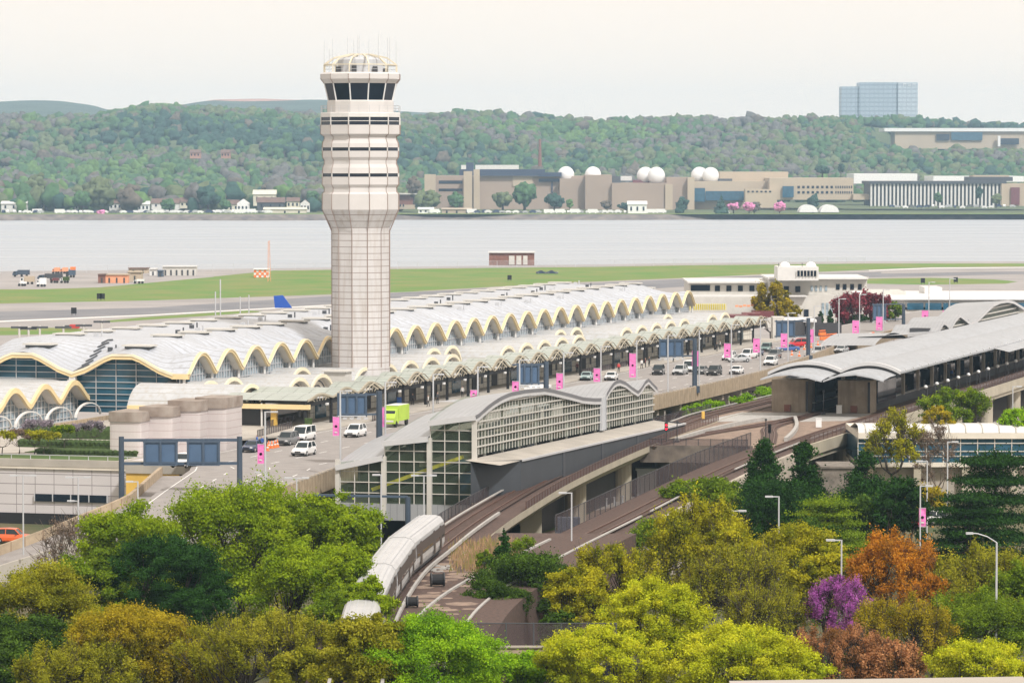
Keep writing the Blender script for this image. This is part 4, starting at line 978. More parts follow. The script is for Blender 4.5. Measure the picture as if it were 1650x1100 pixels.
def prof2(t): return float(min(prof3(t)+0.0 if t>32 else 99, np.interp(t,[-1,6.5,14.3,19.4,25.6,40,60],[13.6,14.5,15.2,15.5,15.5,15.6,15.0])))
def prof1(t): return float(np.interp(t,[-1,3.4,11,16,21,26,45,70],[11.3,12.1,12.9,13.3,13.5,13.5,13.3,12.8]))
tt=np.concatenate([np.arange(-.6,70,1.2),np.arange(70,108.4,.6)])
def strip(name,o0,o1,pf,t0,t1,dz0=0,dz1=0):
    b=MB(LF); ts=[t for t in tt if t0<=t<=t1]
    b.grid([[(t,o,pf(t)+dz0+(dz1-dz0)*(o-o0)/(o1-o0)) for o in np.linspace(o0,o1,4)] for t in ts]); r=b.build(name,'roof_metal',link,smooth=True,fix=False)
    e=MB(LF); e.grid([[(t,o1+.02,pf(t)+dz1+.05),(t,o1+.02,pf(t)+dz1-.42)] for t in ts]); e.grid([[(t,o1+.02,pf(t)+dz1-.42),(t,o1-.55,pf(t)+dz1-.42)] for t in ts],1)
    e.grid([[(t,o1+.04,pf(t)+dz1-.42),(t,o1+.04,pf(t)+dz1-.78)] for t in ts],1); e.build('roof_edge',['band_grey','band_light'],r,fix=False)
    f=MB(LF); f.bar((t0-.14,o0,pf(t0)+dz0-.22),(t0-.14,o1,pf(t0)+dz1-.22),.3,.6)
    f.build('front_edge','band_light',r); return r
strip('roof',-5.2,.35,prof3,-.6,108.4,-.75,0); strip('roof',-10.6,-5.25,prof2,-.6,70,-.6,0); strip('roof',-16.2,-10.65,prof1,-.6,48,-1.2,0)
b=MB(LF); b.grid([[(t,o,prof3(t)-.75-.1*(5.25-abs(o))*0-(-5.2-o)*.22) for o in (-13,-9,-5.2)] for t in tt if t>70]); b.grid([[(t,o,prof2(t)-.6) for o in (-16,-10.6)] for t in tt if 44<=t<=70]); b.build('rear_roof','roof_metal',link,smooth=True,fix=False)
# side glass wall
ztop=lambda t:prof3(t)-.45
zb=lambda t:11.6-2.5*t/106
ts=list(np.arange(.4,107.,1.55))
b=MB(LF); b.grid([[(t,0,zb(t)),(t,0,ztop(t))] for t in np.arange(0,107.5,.75)]); sg=b.build('side_glass','glass_link',link,fix=False)
b=MB(LF)
for t in ts: b.bar((t,.1,zb(t)),(t,.1,ztop(t)),.09,.09)
for k in range(1,9):
    h=.95*k; st0=None
    for t in list(np.arange(0,107.5,.5))+[None]:
        ok=t is not None and zb(t)+h<ztop(t)-.1
        if ok:
            if st0 is None: st0=t
            en=t
        elif st0 is not None:
            if en-st0>1: b.bar((st0,.16,zb(st0)+h),(en,.16,zb(en)+h),.16,.16)
            st0=None
b.build('mullion_grid','off_white',sg,fix=False)
b=MB(LF); b.box(69.6,71.6,.15,.45,9.8,14.2); b.bar((70.6,.5,14.3),(70.6,.5,9.8),.25,.25); b.bar((71.8,.5,14.6),(71.8,.5,9.8),.18,.18); b.build('service_column','lamp_metal',link)
# ledge and dark panel wall down to the tracks
b=MB(LF); b.grid([[(t,o,zb(t)-.35+(0 if o<1 else -.5)) for o in (-.1,4.0)] for t in (-4,20,50,80,108)]); b.build('ledge','concrete_pale',link)
b=MB(LF); b.grid([[(t,4.02,6.5),(t,4.02,zb(t)-.75)] for t in (6.5,40,80,110)]); b.face([(6.5,4.02,6.5),(6.5,4.02,zb(6.5)-.75),(-4,.6,zb(0)-.35),(-4,.6,6.5)]); b.face([(110,4.02,6.5),(110,4.02,zb(110)-.75),(110,-.2,zb(110)-.35),(110,-.2,6.5)]); b.build('dark_wall','charcoal_panel',link)
b=MB(LF)
for t in (29,52,75): b.box(t,t+1.2,4.03,4.12,6.5,zb(t)-.8)
b.build('wall_pilaster','grey_metal',link)
b=MB(LF); b.grid([[(t,3.9,zb(t)-.72),(t,4.2,zb(t)-.72),(t,4.2,zb(t)-.95)] for t in (6.3,40,80,110)]); b.build('wall_coping','band_light',link)
# front glazing: three stepped bays
bays=[(-15.8,-10.7,11.1,11.7),(-10.5,-5.3,13.4,13.9),(-5.1,0.,15.6,16.0)]
for j,(o0,o1,za,zc) in enumerate(bays):
    b=MB(LF); b.face([(.0,o0,5.9),(.0,o1,5.9),(0,o1,zc-.5),(0,o0,za-.5)]); w_=b.build('front_glass','glass_link',link)
    b=MB(LF)
    for k in range(4):
        o=o0+(o1-o0)*(k+ (0 if k<1 else 0))/3.; b.bar((-.1,o,5.9),(-.1,o,za+(zc-za)*k/3-.5),.1,.1)
    k=0; z=5.9+1.22
    while z<za-.7: b.bar((-.12,o0,z),(-.12,o1,z),.1,.1); z+=1.22
    b.build('mullion_grid','off_white',w_)
    b=MB(LF); b.box(-.55,-.05,o1-.12,o1+.42,4.2,zc-.35); b.build('pillar','off_white',link)
b=MB(LF); b.box(-.55,-.05,-16.3,-15.8,4.2,10.9); b.build('pillar','off_white',link)
for o,z0_,z1_,pf in ((-10.6,11.,13.,prof2),(-5.2,13.,15.2,prof3)):
    b=MB(LF); b.grid([[(t,o,max(z0_,8)),(t,o,pf(t)-.5)] for t in (0,8,16,24)]); b.build('step_glass','glass_link',link)
b=MB(LF); b.box(-.3,.6,-16.3,.6,4.0,5.88); b.build('skirt','roof_metal',link)
b=MB(LF); b.box(.6,107,-16,-.1,5.4,5.85); b.build('floor','dark_grey',link)
b=MB(LF); b.box(9,106,-16.2,-15.9,5.9,10.2); b.box(106.8,107.,-13,0,5.9,12.4); b.box(30,34,-15.9,-.6,5.9,12); b.build('inner_wall','charcoal_panel',link)
b=MB(LF); b.bar((.9,-12.3,7.4),(.9,-1.7,11.3),.3,.4); b.bar((1.9,-12.3,7.4),(1.9,-1.7,11.3),.3,.4); b.build('handrail','yellow_bright',link)
b=MB(LF); b.bar((4.2,-11.5,6.0),(4.2,-1.2,10.2),1.6,1.1); b.build('escalator','dark',link)
b=MB(LF); b.box(7,7.2,-3.5,-.6,6,10.6); b.build('blue_panel','sign_panel',link)
b=MB(LF)
for t in range(12,104,9): b.tube([(t,-1.6,5.85),(t,-1.6,prof3(t)-.9)],.18,6)
b.build('inner_columns','off_white',link)['kind']='stuff'
b=MB(LF); b.box(10,104,-9,-6,9.4,9.9); b.build('mezzanine','concrete_pale',link)
b=MB(LF)
for t in range(14,100,8): b.tube([(t,-14,.0),(t,-14,5.4)],.5,8); b.tube([(t,-3,.0),(t,-3,5.4)],.5,8)
b.build('undercroft_columns','concrete',link)['kind']='stuff'
b=MB(LF); b.box(2,107,-12,-11.6,0,5.39); b.box(20,107,1.,1.2,0,5.39); b.build('undercroft_wall','dark_grey',link)
b=MB(LF); b.box(-.4,.5,-29,-16.4,1.0,4.4); b.box(-.6,.5,-29,-16.4,4.4,5.9,); b.build('lower_glass','glass_dark',link)
# blue entrance frame in front
bf=thing('height_gauge','blue-grey steel height frame standing before the glass hall','frame',D(600,860,430)[:2]+(0,))
a=D(657,800,430); c=D(505,797,430); b=MB(); b.bar(a,c,.25,.25); b.build('beam','gantry_blue',bf)
b=MB(); b.tube([(a[0],430,0),a],.3,8); b.build('post','gantry_post',bf)
# ================================================================ railway: tracks, embankment, viaducts
def PL(L,z): return [P(x,y,zz if zz is not None else z) for (x,y,zz) in L]
trA=smooth_line([P(540,1260,7.3),P(572,1090,7.3),P(590,1020,7.3),P(615,969,7.3),P(650,922,7.3),P(693,887,7.3),P(735,854,7.3),P(790,818,7.3),P(880,768,7.3),P(1000,716,7.3),P(1100,681,7.3)]+[T(30,69.3,7.3),T(60,69.6,7.3),T(120,70,7.3),T(260,70,7.3)],3)
trB=smooth_line([P(640,1180,6.9),P(680,1075,6.9),P(712,1015,6.9),P(745,976,6.9),P(800,938,6.9),P(900,886,6.9),P(1000,837,6.95),P(1100,787,7.05),P(1200,741,7.2)]+[T(0,93.8,7.3),T(44,94.2,7.3),T(120,94.2,7.3),T(260,94.2,7.3)],3)
def track(name,label,line,side=1):
    t=thing(name,label,'railway track',line[len(line)//2][:2]+(6.5,))
    b=MB(); b.ribbon([(x,y,z-.16) for x,y,z in line],2.7,.0); b.build('track_bed','ballast',t,fix=False)
    b=MB(); L=length(line); d=1.
    while d<min(L,420):
        (x,y,z),h=along(line,d); c,s_=math.cos(h),math.sin(h)
        b.face([(x+c*a-s_*w,y+s_*a+c*w,z-.12) for a,w in ((-.13,-1.2),(.13,-1.2),(.13,1.2),(-.13,1.2))]); d+=1.1
    b.build('sleepers','rail_steel',t,fix=False)['kind']='stuff'
    for o in (-.72,.72):
        b=MB(); b.ribbon(offset(line,o),.13,.17); b.build('rail','rail_steel',t,fix=False)
    b=MB(); c=[(x,y,z+.25) for x,y,z in offset(line,side*1.75)]
    i=0
    while i<len(c)-2:
        j=min(i+16,len(c)); b.ribbon(c[i:j],.24,.12); i=j+ (1 if (i//16)%3 else 3)
    b.build('power_rail_cover','rail_cover',t,fix=False); return t
track('railway_track','railway track nearest the glass hall, carrying the silver train',trA,1)
track('railway_track','railway track along the right side, curving round the dark green shrubs',trB,-1)
# white cover lines seen right of the train and left of track B
for ln,o,l in ((trA,-2.1,'pale power rail cover curving along the right of the silver train'),(trB,2.6,'pale kerb-like rail cover on the inside of the right-hand curve')):
    b=MB(); c=[p for p in ln if p[1]<(420 if ln is trA else 395)]; b.ribbon([(x,y,z+.3) for x,y,z in offset(c,o)],.24,.3); tag(b.build('rail_cover','rail_cover'),l,'rail cover')
# embankment between the curves
A_=[p for p in trA if p[1]<402]; B2=[p for p in trB if p[1]<402]
left=offset(A_,3.6); right=offset(B2,-4.6)
pts=[(p[0],p[1]) for p in left if p[1]>238]+[(p[0],p[1]) for p in right[::-1] if p[1]>300]+[(6.0,300.2),(-5,300.2),(-8,238)]
b=MB(); b.prism(pts,-.2,7.02); b.build; st('railway_embankment',b,'ballast',fix=True)
b=MB()
for k in range(46):
    x,y=P(700+random.uniform(-30,60),900+random.uniform(-20,90),7)[:2]
    if not(-9<x<3): continue
    b.lathe([(random.uniform(.5,1.6),7.02),(.1,7.07)],7,x,y,random.random()*3)
st('gravel_patch',b,'ballast_pale')
# strip carrying track B
Bs=[p for p in trB if 396<p[1]<520]
b=MB(); L=offset(Bs,4.0); Rr=offset(Bs,-3.2)
b.grid([[(l[0],l[1],l[2]-.3),(r[0],r[1],r[2]-.3)] for l,r in zip(L,Rr)]); b.grid([[(l[0],l[1],l[2]-.3),(l[0],l[1],-.2)] for l in L]); b.grid([[(l[0],l[1],l[2]-.3),(l[0],l[1],-.2)] for l in Rr]); st('railway_embankment',b,'ballast')
b=MB(); b.grid([[(r[0],r[1],r[2]-.1),(q[0],q[1],r[2]-.1),(q[0],q[1],-.2)] for r,q in zip(offset(Bs,-3.42),offset(Bs,-3.9))]); tag(b.build('retaining_wall','concrete'),'long concrete retaining wall below the right-hand railway track','wall')
# dark mesh fences
m,nt,bb=_new('mesh_fence'); bb.inputs['Base Color'].default_value=(.07,.05,.055,1); bb.inputs['Roughness'].default_value=.8
o=[n for n in nt.nodes if n.type=='OUTPUT_MATERIAL'][0]; t_=nt.nodes.new('ShaderNodeBsdfTransparent'); mx=nt.nodes.new('ShaderNodeMixShader'); mx.inputs[0].default_value=.42
nt.links.new(bb.outputs[0],mx.inputs[1]); nt.links.new(t_.outputs[0],mx.inputs[2]); nt.links.new(mx.outputs[0],o.inputs[0])
m,nt,bb=_new('fence_maroon'); bb.inputs['Base Color'].default_value=(.13,.085,.08,1)
o=[n for n in nt.nodes if n.type=='OUTPUT_MATERIAL'][0]; t_=nt.nodes.new('ShaderNodeBsdfTransparent'); mx=nt.nodes.new('ShaderNodeMixShader'); mx.inputs[0].default_value=.3
nt.links.new(bb.outputs[0],mx.inputs[1]); nt.links.new(t_.outputs[0],mx.inputs[2]); nt.links.new(mx.outputs[0],o.inputs[0])
def fence(name,label,line,h,mat,step=2.4,postmat='dark_grey',z=0,pr=.05):
    t=thing(name,label,'fence',line[len(line)//2][:2]+(line[0][2]+z,))
    b=MB(); b.grid([[(x,y,zz+z),(x,y,zz+z+h)] for x,y,zz in line]); b.build('mesh_panel',mat,t,fix=False)
    b=MB(); b.ribbon([(x,y,zz+z+h+.03) for x,y,zz in line],.08,.06); b.build('top_rail',postmat,t,fix=False)
    L=length(line); n=min(96,int(L/step)); 
    q0=MB(); q0.tube([(0,0,0),(0,0,h+.05)],pr,5); me=None
    for k in range(n+1):
        (x,y,zz),hh=along(line,L*k/max(1,n)-.001 if k else 0.)
        if me is None: o_=q0.build('post',postmat); me=o_.data
        else: o_=bpy.data.objects.new('post',me); COL.objects.link(o_)
        o_.parent=t; o_.location=Vector((x,y,zz+z))-t.location
    return t
fence('railing','brown mesh railing along the near edge of the viaduct under the glass hall',offset([p for p in trA if 425<p[1]<575],-3.95),1.15,'fence_maroon',2.2,'rail_steel',-.4)
fence('mesh_fence','long dark mesh fence on the left side of the right-hand railway track',offset([p for p in trB if 400<p[1]<520],3.9),2.1,'mesh_fence',3.0,z=-.3)
fence('railing','dark mesh railing on the left of the viaduct track beside the dark panel wall',offset([p for p in trA if 395<p[1]<560],2.9),1.2,'mesh_fence',2.6,z=-.3)
fence('mesh_fence','green-grey mesh fence between the elevated road piers and the left track',[T(s,66.6,6.4) for s in range(-8,46,4)],1.6,'mesh_fence',3.0)
fence('railing','thin railing along the front edge of the pale junction slab',[T(-33.5,77.5,7.05),T(-31.5,90.5,7.05)],1.1,'mesh_fence',1.6)
fence('railing','brown railing along the outer edge of the station viaduct',[T(s,97.4,7.2) for s in range(-30,240,6)],1.1,'fence_maroon',2.8,'rail_steel')
# viaduct A
vA=[p for p in trA if 394<p[1]<700]
def deck(name,label,line,wl,wr,depth,par=None):
    t=thing(name,label,'viaduct',line[len(line)//2][:2]+(0,))
    L=offset(line,wl); Rr=offset(line,-wr)
    b=MB(); b.grid([[(l[0],l[1],l[2]-.38),(r[0],r[1],r[2]-.38)] for l,r in zip(L,Rr)]); b.build('deck','ballast',t,fix=False)
    b=MB(); R2=offset(line,-wr+1.2); L2=offset(line,wl-1.2)
    b.grid([[(l[0],l[1],l[2]-.39),(l[0],l[1],l[2]-.9),(l2[0],l2[1],l[2]-1.0-depth),(r2[0],r2[1],l[2]-1.0-depth),(r[0],r[1],r[2]-.9),(r[0],r[1],r[2]-.1),(r[0]+.0,r[1],r[2]-.1)] for l,l2,r2,r in zip(L,L2,R2,Rr)]); b.build('girder','beam_beige',t,fix=False)
    return t
dA=deck('viaduct','beige girder viaduct carrying the track beside the glass hall',vA,3.2,4.0,.9)
for px,py in ((748,895),(837,865),(907,850),(979,800),(1040,790),(1118,765)):
    p=P(px,py,0); # snap to the line
    q=min(vA,key=lambda a:(825+F*a[0]/a[1]-px-14)**2); b=MB()
    if px in(907,979,1040): b.lathe([(1.35,-.2),(1.35,5.4)],16,q[0]+.6,q[1]-.5)
    else: b.box(q[0]-.9,q[0]+1.6,q[1]-1.4,q[1]+.6,-.2,5.4)
    b.build('column','beam_beige',dA,smooth=False)
# junction slab and station deck
b=MB(T); b.prism([(-34,76.6),(-31,91),(-14,98),(44.2,98),(44.2,69.4),(-3,69)],5.3,7.04); js=b.build('junction_slab','ballast_pale'); tag(js,'pale stained concrete slab where the two railway tracks join before the station','slab')
b=MB(T); b.prism([(-34.15,76.4),(-31.15,91.1),(-31.,91.1),(-34,76.4)],5.0,7.3); tag(b.build('slab_front_wall','stained_wall'),'dark stained concrete wall under the front edge of the junction slab','wall')
for i,(p,l) in enumerate(((( [(16,71.5),(40,72.5),(42,83),(26,83.5)]),'left bright white concrete pad before the station blocks'),([(22,85.5),(42,85),(42,92),(26,91.5)],'right bright white concrete pad before the station blocks'))):
    b=MB(T); b.prism(p,7.045,7.12); tag(b.build('concrete_pad','rail_cover'),l,'slab')
for s_,v_ in ((-27,80),(-25,88)):
    q=MB(T); q.lathe([(1.3,-.2),(1.3,5.25)],14,s_,v_); tag(q.build('slab_column','concrete'),'round concrete column under the %s part of the junction slab'%('left' if v_<85 else 'right'),'column')
# crossover tracks and white curved kerbs
for ln,l in (([T(-24,91.5,7.25),T(-8,88,7.25),T(8,84.5,7.25),T(30,83.9,7.25),T(60,84,7.25)],'curved crossover track joining the right track before the station'),([T(-34,77.5,7.25),T(-10,78.5,7.25),T(14,82.0,7.25),T(32,83.5,7.25)],'faint crossover track slanting over the junction slab')):
    sl=smooth_line(ln,2); t=thing('crossover_track',l,'railway track',sl[0][:2]+(7,))
    b=MB(); b.ribbon([(x,y,z-.12) for x,y,z in sl],2.3,0); b.build('track_bed','ballast',t,fix=False)
    for o in (-.72,.72): b=MB(); b.ribbon(offset(sl,o),.13,.15); b.build('rail','rail_steel',t,fix=False)
for ln,l in (([P(1090,708,7.3),P(1130,696,7.3),P(1180,684,7.3),P(1230,675,7.3),P(1263,672.5,7.3)],'long pale curved rail cover slanting over the junction slab'),([P(1266,708,7.3),P(1277,698,7.3),P(1284,686,7.3),P(1281,673,7.3)],'short hooked white rail cover beside the crossover')):
    b=MB(); b.ribbon(smooth_line([(x,y,z+.3) for x,y,z in ln],2),.5,.55); tag(b.build('rail_cover','rail_cover'),l,'rail cover')
sd=thing('station_viaduct','wide concrete viaduct carrying the station platforms at the right','viaduct',T(120,84,0))
b=MB(T); b.box(44.2,262,68.6,98,6.4,7.02); b.build('deck','ballast',sd)
b=MB(T); b.prism([(-31,92.2),(-31,98.05),(262,98.05),(262,92.2)],5.2,6.39); b.box(-31,262,98.06,98.4,5.9,7.45); b.build('girder','beam_beige',sd)
for s in (-26,2,31,60,90,118,146,175,205,235):
    q=MB(T); q.lathe([(1.2,-.2),(1.2,5.2)],14,s,96); q.build('column','beam_beige',sd,smooth=False)
    if s>25: q=MB(T); q.lathe([(1.2,-.2),(1.2,6.39)],14,s,80); q.build('column','concrete',sd)
b=MB(T); b.lathe([(2.6,-.2),(2.6,5.15)],20,24,90.5); b.build('round_pier','concrete_pale',sd)
# station platforms, blocks, roofs
stn=thing('railway_station','elevated open railway station with two long gull-wing white canopies','station',T(120,84,7))
b=MB(T); b.box(46,262,75.6,82.4,7.03,8.3); b.box(46,262,86,90.6,7.03,8.3); b.build('platform','dark_grey',stn)
b=MB(T); b.box(46,262,90.1,90.72,8.305,8.42); b.box(46,262,82,82.52,8.305,8.42); b.build('platform_edge','rail_cover',stn)
_a0,_a1,_a2=onS(1237,600,36),onS(1298,583,36),onS(1355,596,36)
_b1,_b2=onS(1400,584.5,36),onS(1451,599,36)
print('station',_a0,_a1,_a2,_b1,_b2)
def quad3(p,q,r):
    c=np.polyfit([p[1],q[1],r[1]],[p[2],q[2],r[2]],2); return lambda v:float(np.polyval(c,v))
roofA=quad3(_a0,_a1,_a2); roofB=quad3(_a2,_b1,_b2)
v0A,v1A,v1B=_a0[1],_a2[1],_b2[1]
visA=[onS(x,y,30) for x,y in [(1225,610),(1249,603.6),(1273,602),(1296,605.5),(1324,613)]]
visB=[onS(x,y,30) for x,y in [(1326,613),(1350,604.5),(1378,602),(1405,607),(1424,612.7)]]
for nm,f,va,vb,ca,vis in (('canopy',roofA,v0A,v1A,_a1[1],visA),('canopy',roofB,v1A,v1B,_b1[1],visB)):
    vv=np.linspace(va,vb,19)
    b=MB(T); sl=list(np.arange(36,262,6.))
    b.grid([[(s,float(v),f(v)) for v in vv] for s in sl]); b.grid([[(s,float(v),f(v)-.3) for v in vv] for s in sl]); b.grid([[(s,vb,f(vb)-.3*j) for j in (0,1)] for s in sl])
    r=b.build(nm,'station_roof',stn,smooth=True,fix=False)
    b=MB(T); b.grid([[(35.98,float(v),f(v)+.08),(35.98,float(v),f(v)-.42)] for v in vv]); b.grid([[(35.98,float(v),f(v)+.08),(37.2,float(v),f(v)+.08)] for v in vv]); b.build('front_rib','band_light',r,fix=False)
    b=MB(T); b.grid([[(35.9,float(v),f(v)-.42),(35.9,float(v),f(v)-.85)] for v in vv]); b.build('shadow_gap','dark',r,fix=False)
    b=MB(T); n=17; low=[(30.,float(np.interp(k,np.linspace(0,16,5),[q[1] for q in vis])),float(np.interp(k,np.linspace(0,16,5),[q[2] for q in vis]))) for k in range(n)]
    up=[(36.2,va+.4+(vb-va-1.)*k/16,f(va+.4+(vb-va-1.)*k/16)-.8) for k in range(n)]
    b.grid([up,[tuple((a+c)/2+(0,0,.12)[i] for i,(a,c) in enumerate(zip(p,q))) for p,q in zip(up,low)],low,[(x,y,z-.25) for x,y,z in low]]); b.build('visor','station_roof',r,smooth=True,fix=False)
    b=MB(T)
    for s in np.arange(40,258,6): b.box(s,s+.18,vb-.35 if ca>86 else vb-.2,vb+.1,f(vb)-.05,f(vb)+.25)
    b.build('roof_clips','band_light',r)['kind']='stuff'
    b=MB(T)
    for s in np.arange(48,250,12): b.box(s-.25,s+.25,ca-2.2,ca-1.7,8.3,f(ca)-.35)
    b.build('columns','concrete',stn)['kind']='stuff'
b=MB(T)
for s in range(42,250,6): b.box(s,s+.35,v1A-.2,v1A+.2,roofA(v1A)-.1,roofA(v1A)+.3)
b.build('gutter_brackets','band_light',stn)['kind']='stuff'
b=MB(T); b.grid([[(s,v,roofB(v1B)-.12-.22*(v-v1B)) for v in (v1B+.02,v1B+2.6)] for s in (116,160,262)]); b.build('side_visor','station_roof',stn)
for (a,c,l) in ((76.3,82.0,0),(86.6,91.6,1)):
    b=MB(T); b.box(43.2,47.8,a,c,7.06,12.0); bl=b.build('end_block','precast',stn)
    q=MB(T); q.box(42.95,43.18,a+2.0,a+3.0,7.15,8.2); q.build('door','brick',bl)
    q=MB(T); q.box(43.0,43.15,c-.35,c-.0,7.2,11.8); q.build('dark_slot','dark_grey',bl)
    b=MB(T); b.box(47.9,62,a-.2,c+.2,8.31,11.6); b.build('stair_enclosure','glass_dark',stn)
    b=MB(T)
    for s in np.arange(70,250,15): b.box(s,s+6,(a+c)/2-1,(a+c)/2+1,8.31,10.9); b.box(s+9,s+10.6,(a+c)/2-.6,(a+c)/2+.8,8.31,9.4)
    b.build('platform_kiosks','glass_dark',stn)['kind']='stuff'
b=MB(T); b.box(60,262,74.9,75.3,8.3,12.2); b.build('rear_screen','dark_grey',stn)
pl=None
for k in range(15):
    s=60+k*9.2; q=T(s,96.6,7.1)
    if pl is None:
        pl=thing('platform_lamp','x','lamp',(0,0,0)); b=MB(); b.tube([(0,0,0),(0,0,2.9)],.07,6); b.tube([(.5,0,0),(.5,0,2.9)],.07,6); b.build('post','dark_grey',pl); b=MB(); b.lathe([(.05,2.9),(.3,3.05),(.32,3.25),(.15,3.45)],10,.25,0); b.build('globe','white_bright',pl); reg(pl); o=pl
    else: o=copy_tree(pl)
    o.location=q; tag(o,'dark twin-post lamp with a white globe on the outer edge of the station viaduct','lamp','lamps along the station viaduct edge')
# far glass hall beyond the station
l2=thing('glass_link_hall','far glass hall with a wavy metal roof seen over the station canopies','station hall',T(250,58,0))
e2=[onV(*p,62)[::2] for p in [(1462,539),(1512,533.6),(1521,518.5),(1526,522),(1532,529),(1540,515),(1547,507),(1555,513),(1565,521.5),(1573,518),(1582,509),(1600,491),(1612,485.5),(1624,484),(1634,486),(1642,491),(1655,499)]]
sx=[a for a,_ in e2]; sz=[c for _,c in e2]; sm=np.linspace(sx[0],sx[-1],90); f2=lambda s:float(np.interp(s,sx,sz))
b=MB(T); b.grid([[(float(s),v,f2(s)-(62-v)*.06) for v in (62,57,52)] for s in sm]); r2=b.build('roof','roof_metal',l2,smooth=True,fix=False)
b=MB(T); b.grid([[(float(s),62.05,f2(s)+.1),(float(s),62.05,f2(s)-.5)] for s in sm]); b.build('roof_edge','band_light',r2,fix=False)
b=MB(T); b.grid([[(float(s),61.2,8.),(float(s),61.2,f2(s)-.4)] for s in sm if s>sx[1]]); w_=b.build('side_glass','glass_link',l2,fix=False)
b=MB(T); b.box(sx[1],sx[-1],56,60,8,11); b.box(sx[0],sx[-1],52,61,0,8); b.build('inner_wall','dark_grey',l2)
b=MB(T)
for h in np.arange(8.6,17,1.05):
    s_=None
    for s in list(sm)+[None]:
        ok=s is not None and s>sx[1] and h<f2(s)-.5
        if ok:
            if s_ is None: s_=s
            en=s
        elif s_ is not None:
            if en-s_>1: b.bar((s_,61.3,h),(en,61.3,h),.22,.26)
            s_=None
b.build('mullion_grid','off_white',w_,fix=False)
for a,c,zt in ((214,246,10.9),):
    b=MB(T); b.grid([[(s,v,9.2+(zt-9.2)*math.sin(math.pi*(s-a)/(c-a))**.8+(v-52)*.02) for v in (46,52,57)] for s in np.linspace(a,c,16)]); b.build('low_vault','roof_metal',l2,smooth=True,fix=False)
# ================================================================ curved-edge garage building, lower right
gb=thing('garage_building','long low building with a white ribbed curved top and blue ribbon glazing','building',(68,530,0))
YG=525.
def gz(py): return D(1400,py,YG)[2]
xa,xb=D(1383,700,YG)[0],95.
b=MB(); pr=[(YG+6,gz(686)),(YG+3,gz(685)),(YG+1,gz(686.5)),(YG+.2,gz(691)),(YG+.0,gz(697))]
b.grid([[(x,y,z) for y,z in pr] for x in np.linspace(xa,xb,30)]); b.face([(xa,YG+6,gz(686)),(xb,YG+6,gz(686)),(xb,YG+22,gz(686)-2.2),(xa,YG+22,gz(686)-2.2)]); tp=b.build('curved_top','white_paint',gb,fix=False)
b=MB()
for x in np.arange(xa+1,xb,2.25): b.tube([(x,y-.04,z+.04) for y,z in pr],.1,4)
b.build('ribs','off_white',tp)
b=MB(); b.box(xa,xb,YG-.15,YG+20,gz(706.5),gz(697.2)); b.box(xa,xb,YG-.15,YG+20,gz(752),gz(745)); b.build('cream_band','cream_soffit',gb)
b=MB(); b.box(xa,xb,YG+.4,YG+20,gz(744.9),gz(706.6)); gl=b.build('ribbon_glass','glass_blue',gb)
b=MB()
for x in np.arange(xa,xb,2.3): b.box(x-.06,x+.06,YG+.25,YG+.39,gz(744.9),gz(706.6))
for y in (714,727,735): b.box(xa,xb,YG+.22,YG+.38,gz(y)-.06,gz(y)+.06)
b.build('mullion','off_white',gl)
b=MB(); b.box(xa+.5,xb,YG+1.5,YG+20,-.2,gz(752.2)); b.build('undercroft','concrete',gb)
b=MB()
for x in np.arange(xa+1,xb,6.5): b.box(x,x+1,YG+.1,YG+1.45,-.2,gz(752.2))
b.build('pillar','beam_beige',gb)['kind']='stuff'
b=MB(); a=P(1322,850,0); 
b.box(D(1322,800,500)[0],D(1372,800,500)[0],498,506,-.2,D(1340,752,500)[2]); b.box(D(1320,800,500)[0],D(1376,800,500)[0],497.7,506.3,D(1340,752,500)[2],D(1340,749,500)[2]); tag(b.build('stone_wall','stonewall'),'rough grey-brown stone abutment wall among the dark conifers','wall')
# near footbridge with mesh fence at the bottom centre
Yb=300.; fbr=thing('bridge','short concrete bridge deck over a dark underpass at the bottom centre','bridge',(1,Yb,5))
a=D(758,1042,Yb); c=D(930,1066,Yb)
b=MB(); b.box(a[0]-1,c[0]+2,Yb-.4,Yb+.15,c[2],a[2]); b.build('parapet','parapet_mat',fbr)
b=MB(); b.box(a[0]-1,c[0]+2,Yb-.55,Yb+.2,a[2],a[2]+.12); b.box(a[0]-1,c[0]+2,Yb-.5,Yb+.2,c[2]-.15,c[2]); b.build('coping','concrete',fbr)
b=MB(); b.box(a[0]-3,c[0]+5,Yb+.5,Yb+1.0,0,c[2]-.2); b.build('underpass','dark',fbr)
fence('mesh_fence','tall grey mesh fence on the short bridge at the bottom centre',[(a[0]-1.5,Yb,a[2]+.1),(0,Yb,a[2]+.1),(c[0]+3,Yb,a[2]+.1)],1.75,'mesh_fence',2.05,'grey_metal',pr=.06)
# cable reels and timber on the embankment
for (x,y,r,w_,l) in ((705,944,.62,1.15,'larger black cable reel with dark flanges on the brown gravel by the train'),(664,978,.5,.9,'smaller black cable reel lying near the train on the brown gravel')):
    q=P(x,y,7.05); t=thing('cable_reel',l,'cable reel',q,.15)
    for sx_ in (-w_/2,w_/2):
        b=MB(); b.lathe([(r,-.05),(r,.05)],16,0,0); b.v=[(z+sx_,xx,yy+r) for xx,yy,z in b.v]; b.fr=W; fl=b.build('flange','dark_grey'); fl.parent=t
    b=MB(); b.lathe([(r*.8,-w_/2),(r*.8,w_/2)],14,0,0); b.v=[(z,xx,yy+r) for xx,yy,z in b.v]; cc=b.build('cable_coil','dark'); cc.parent=t
q=P(800,912,7.1); t=thing('timber_stack','low stack of dark railway sleepers among the dry grass','timber',q,.3)
for k in range(9):
    b=MB(); b.box(-1.3+.1*(k%3),1.3+.1*(k%2),-.9+.55*(k%4),-.5+.55*(k%4),.26*(k//4),.26*(k//4)+.22); o_=b.build('sleeper','dark_grey'); o_.parent=t
b=MB()
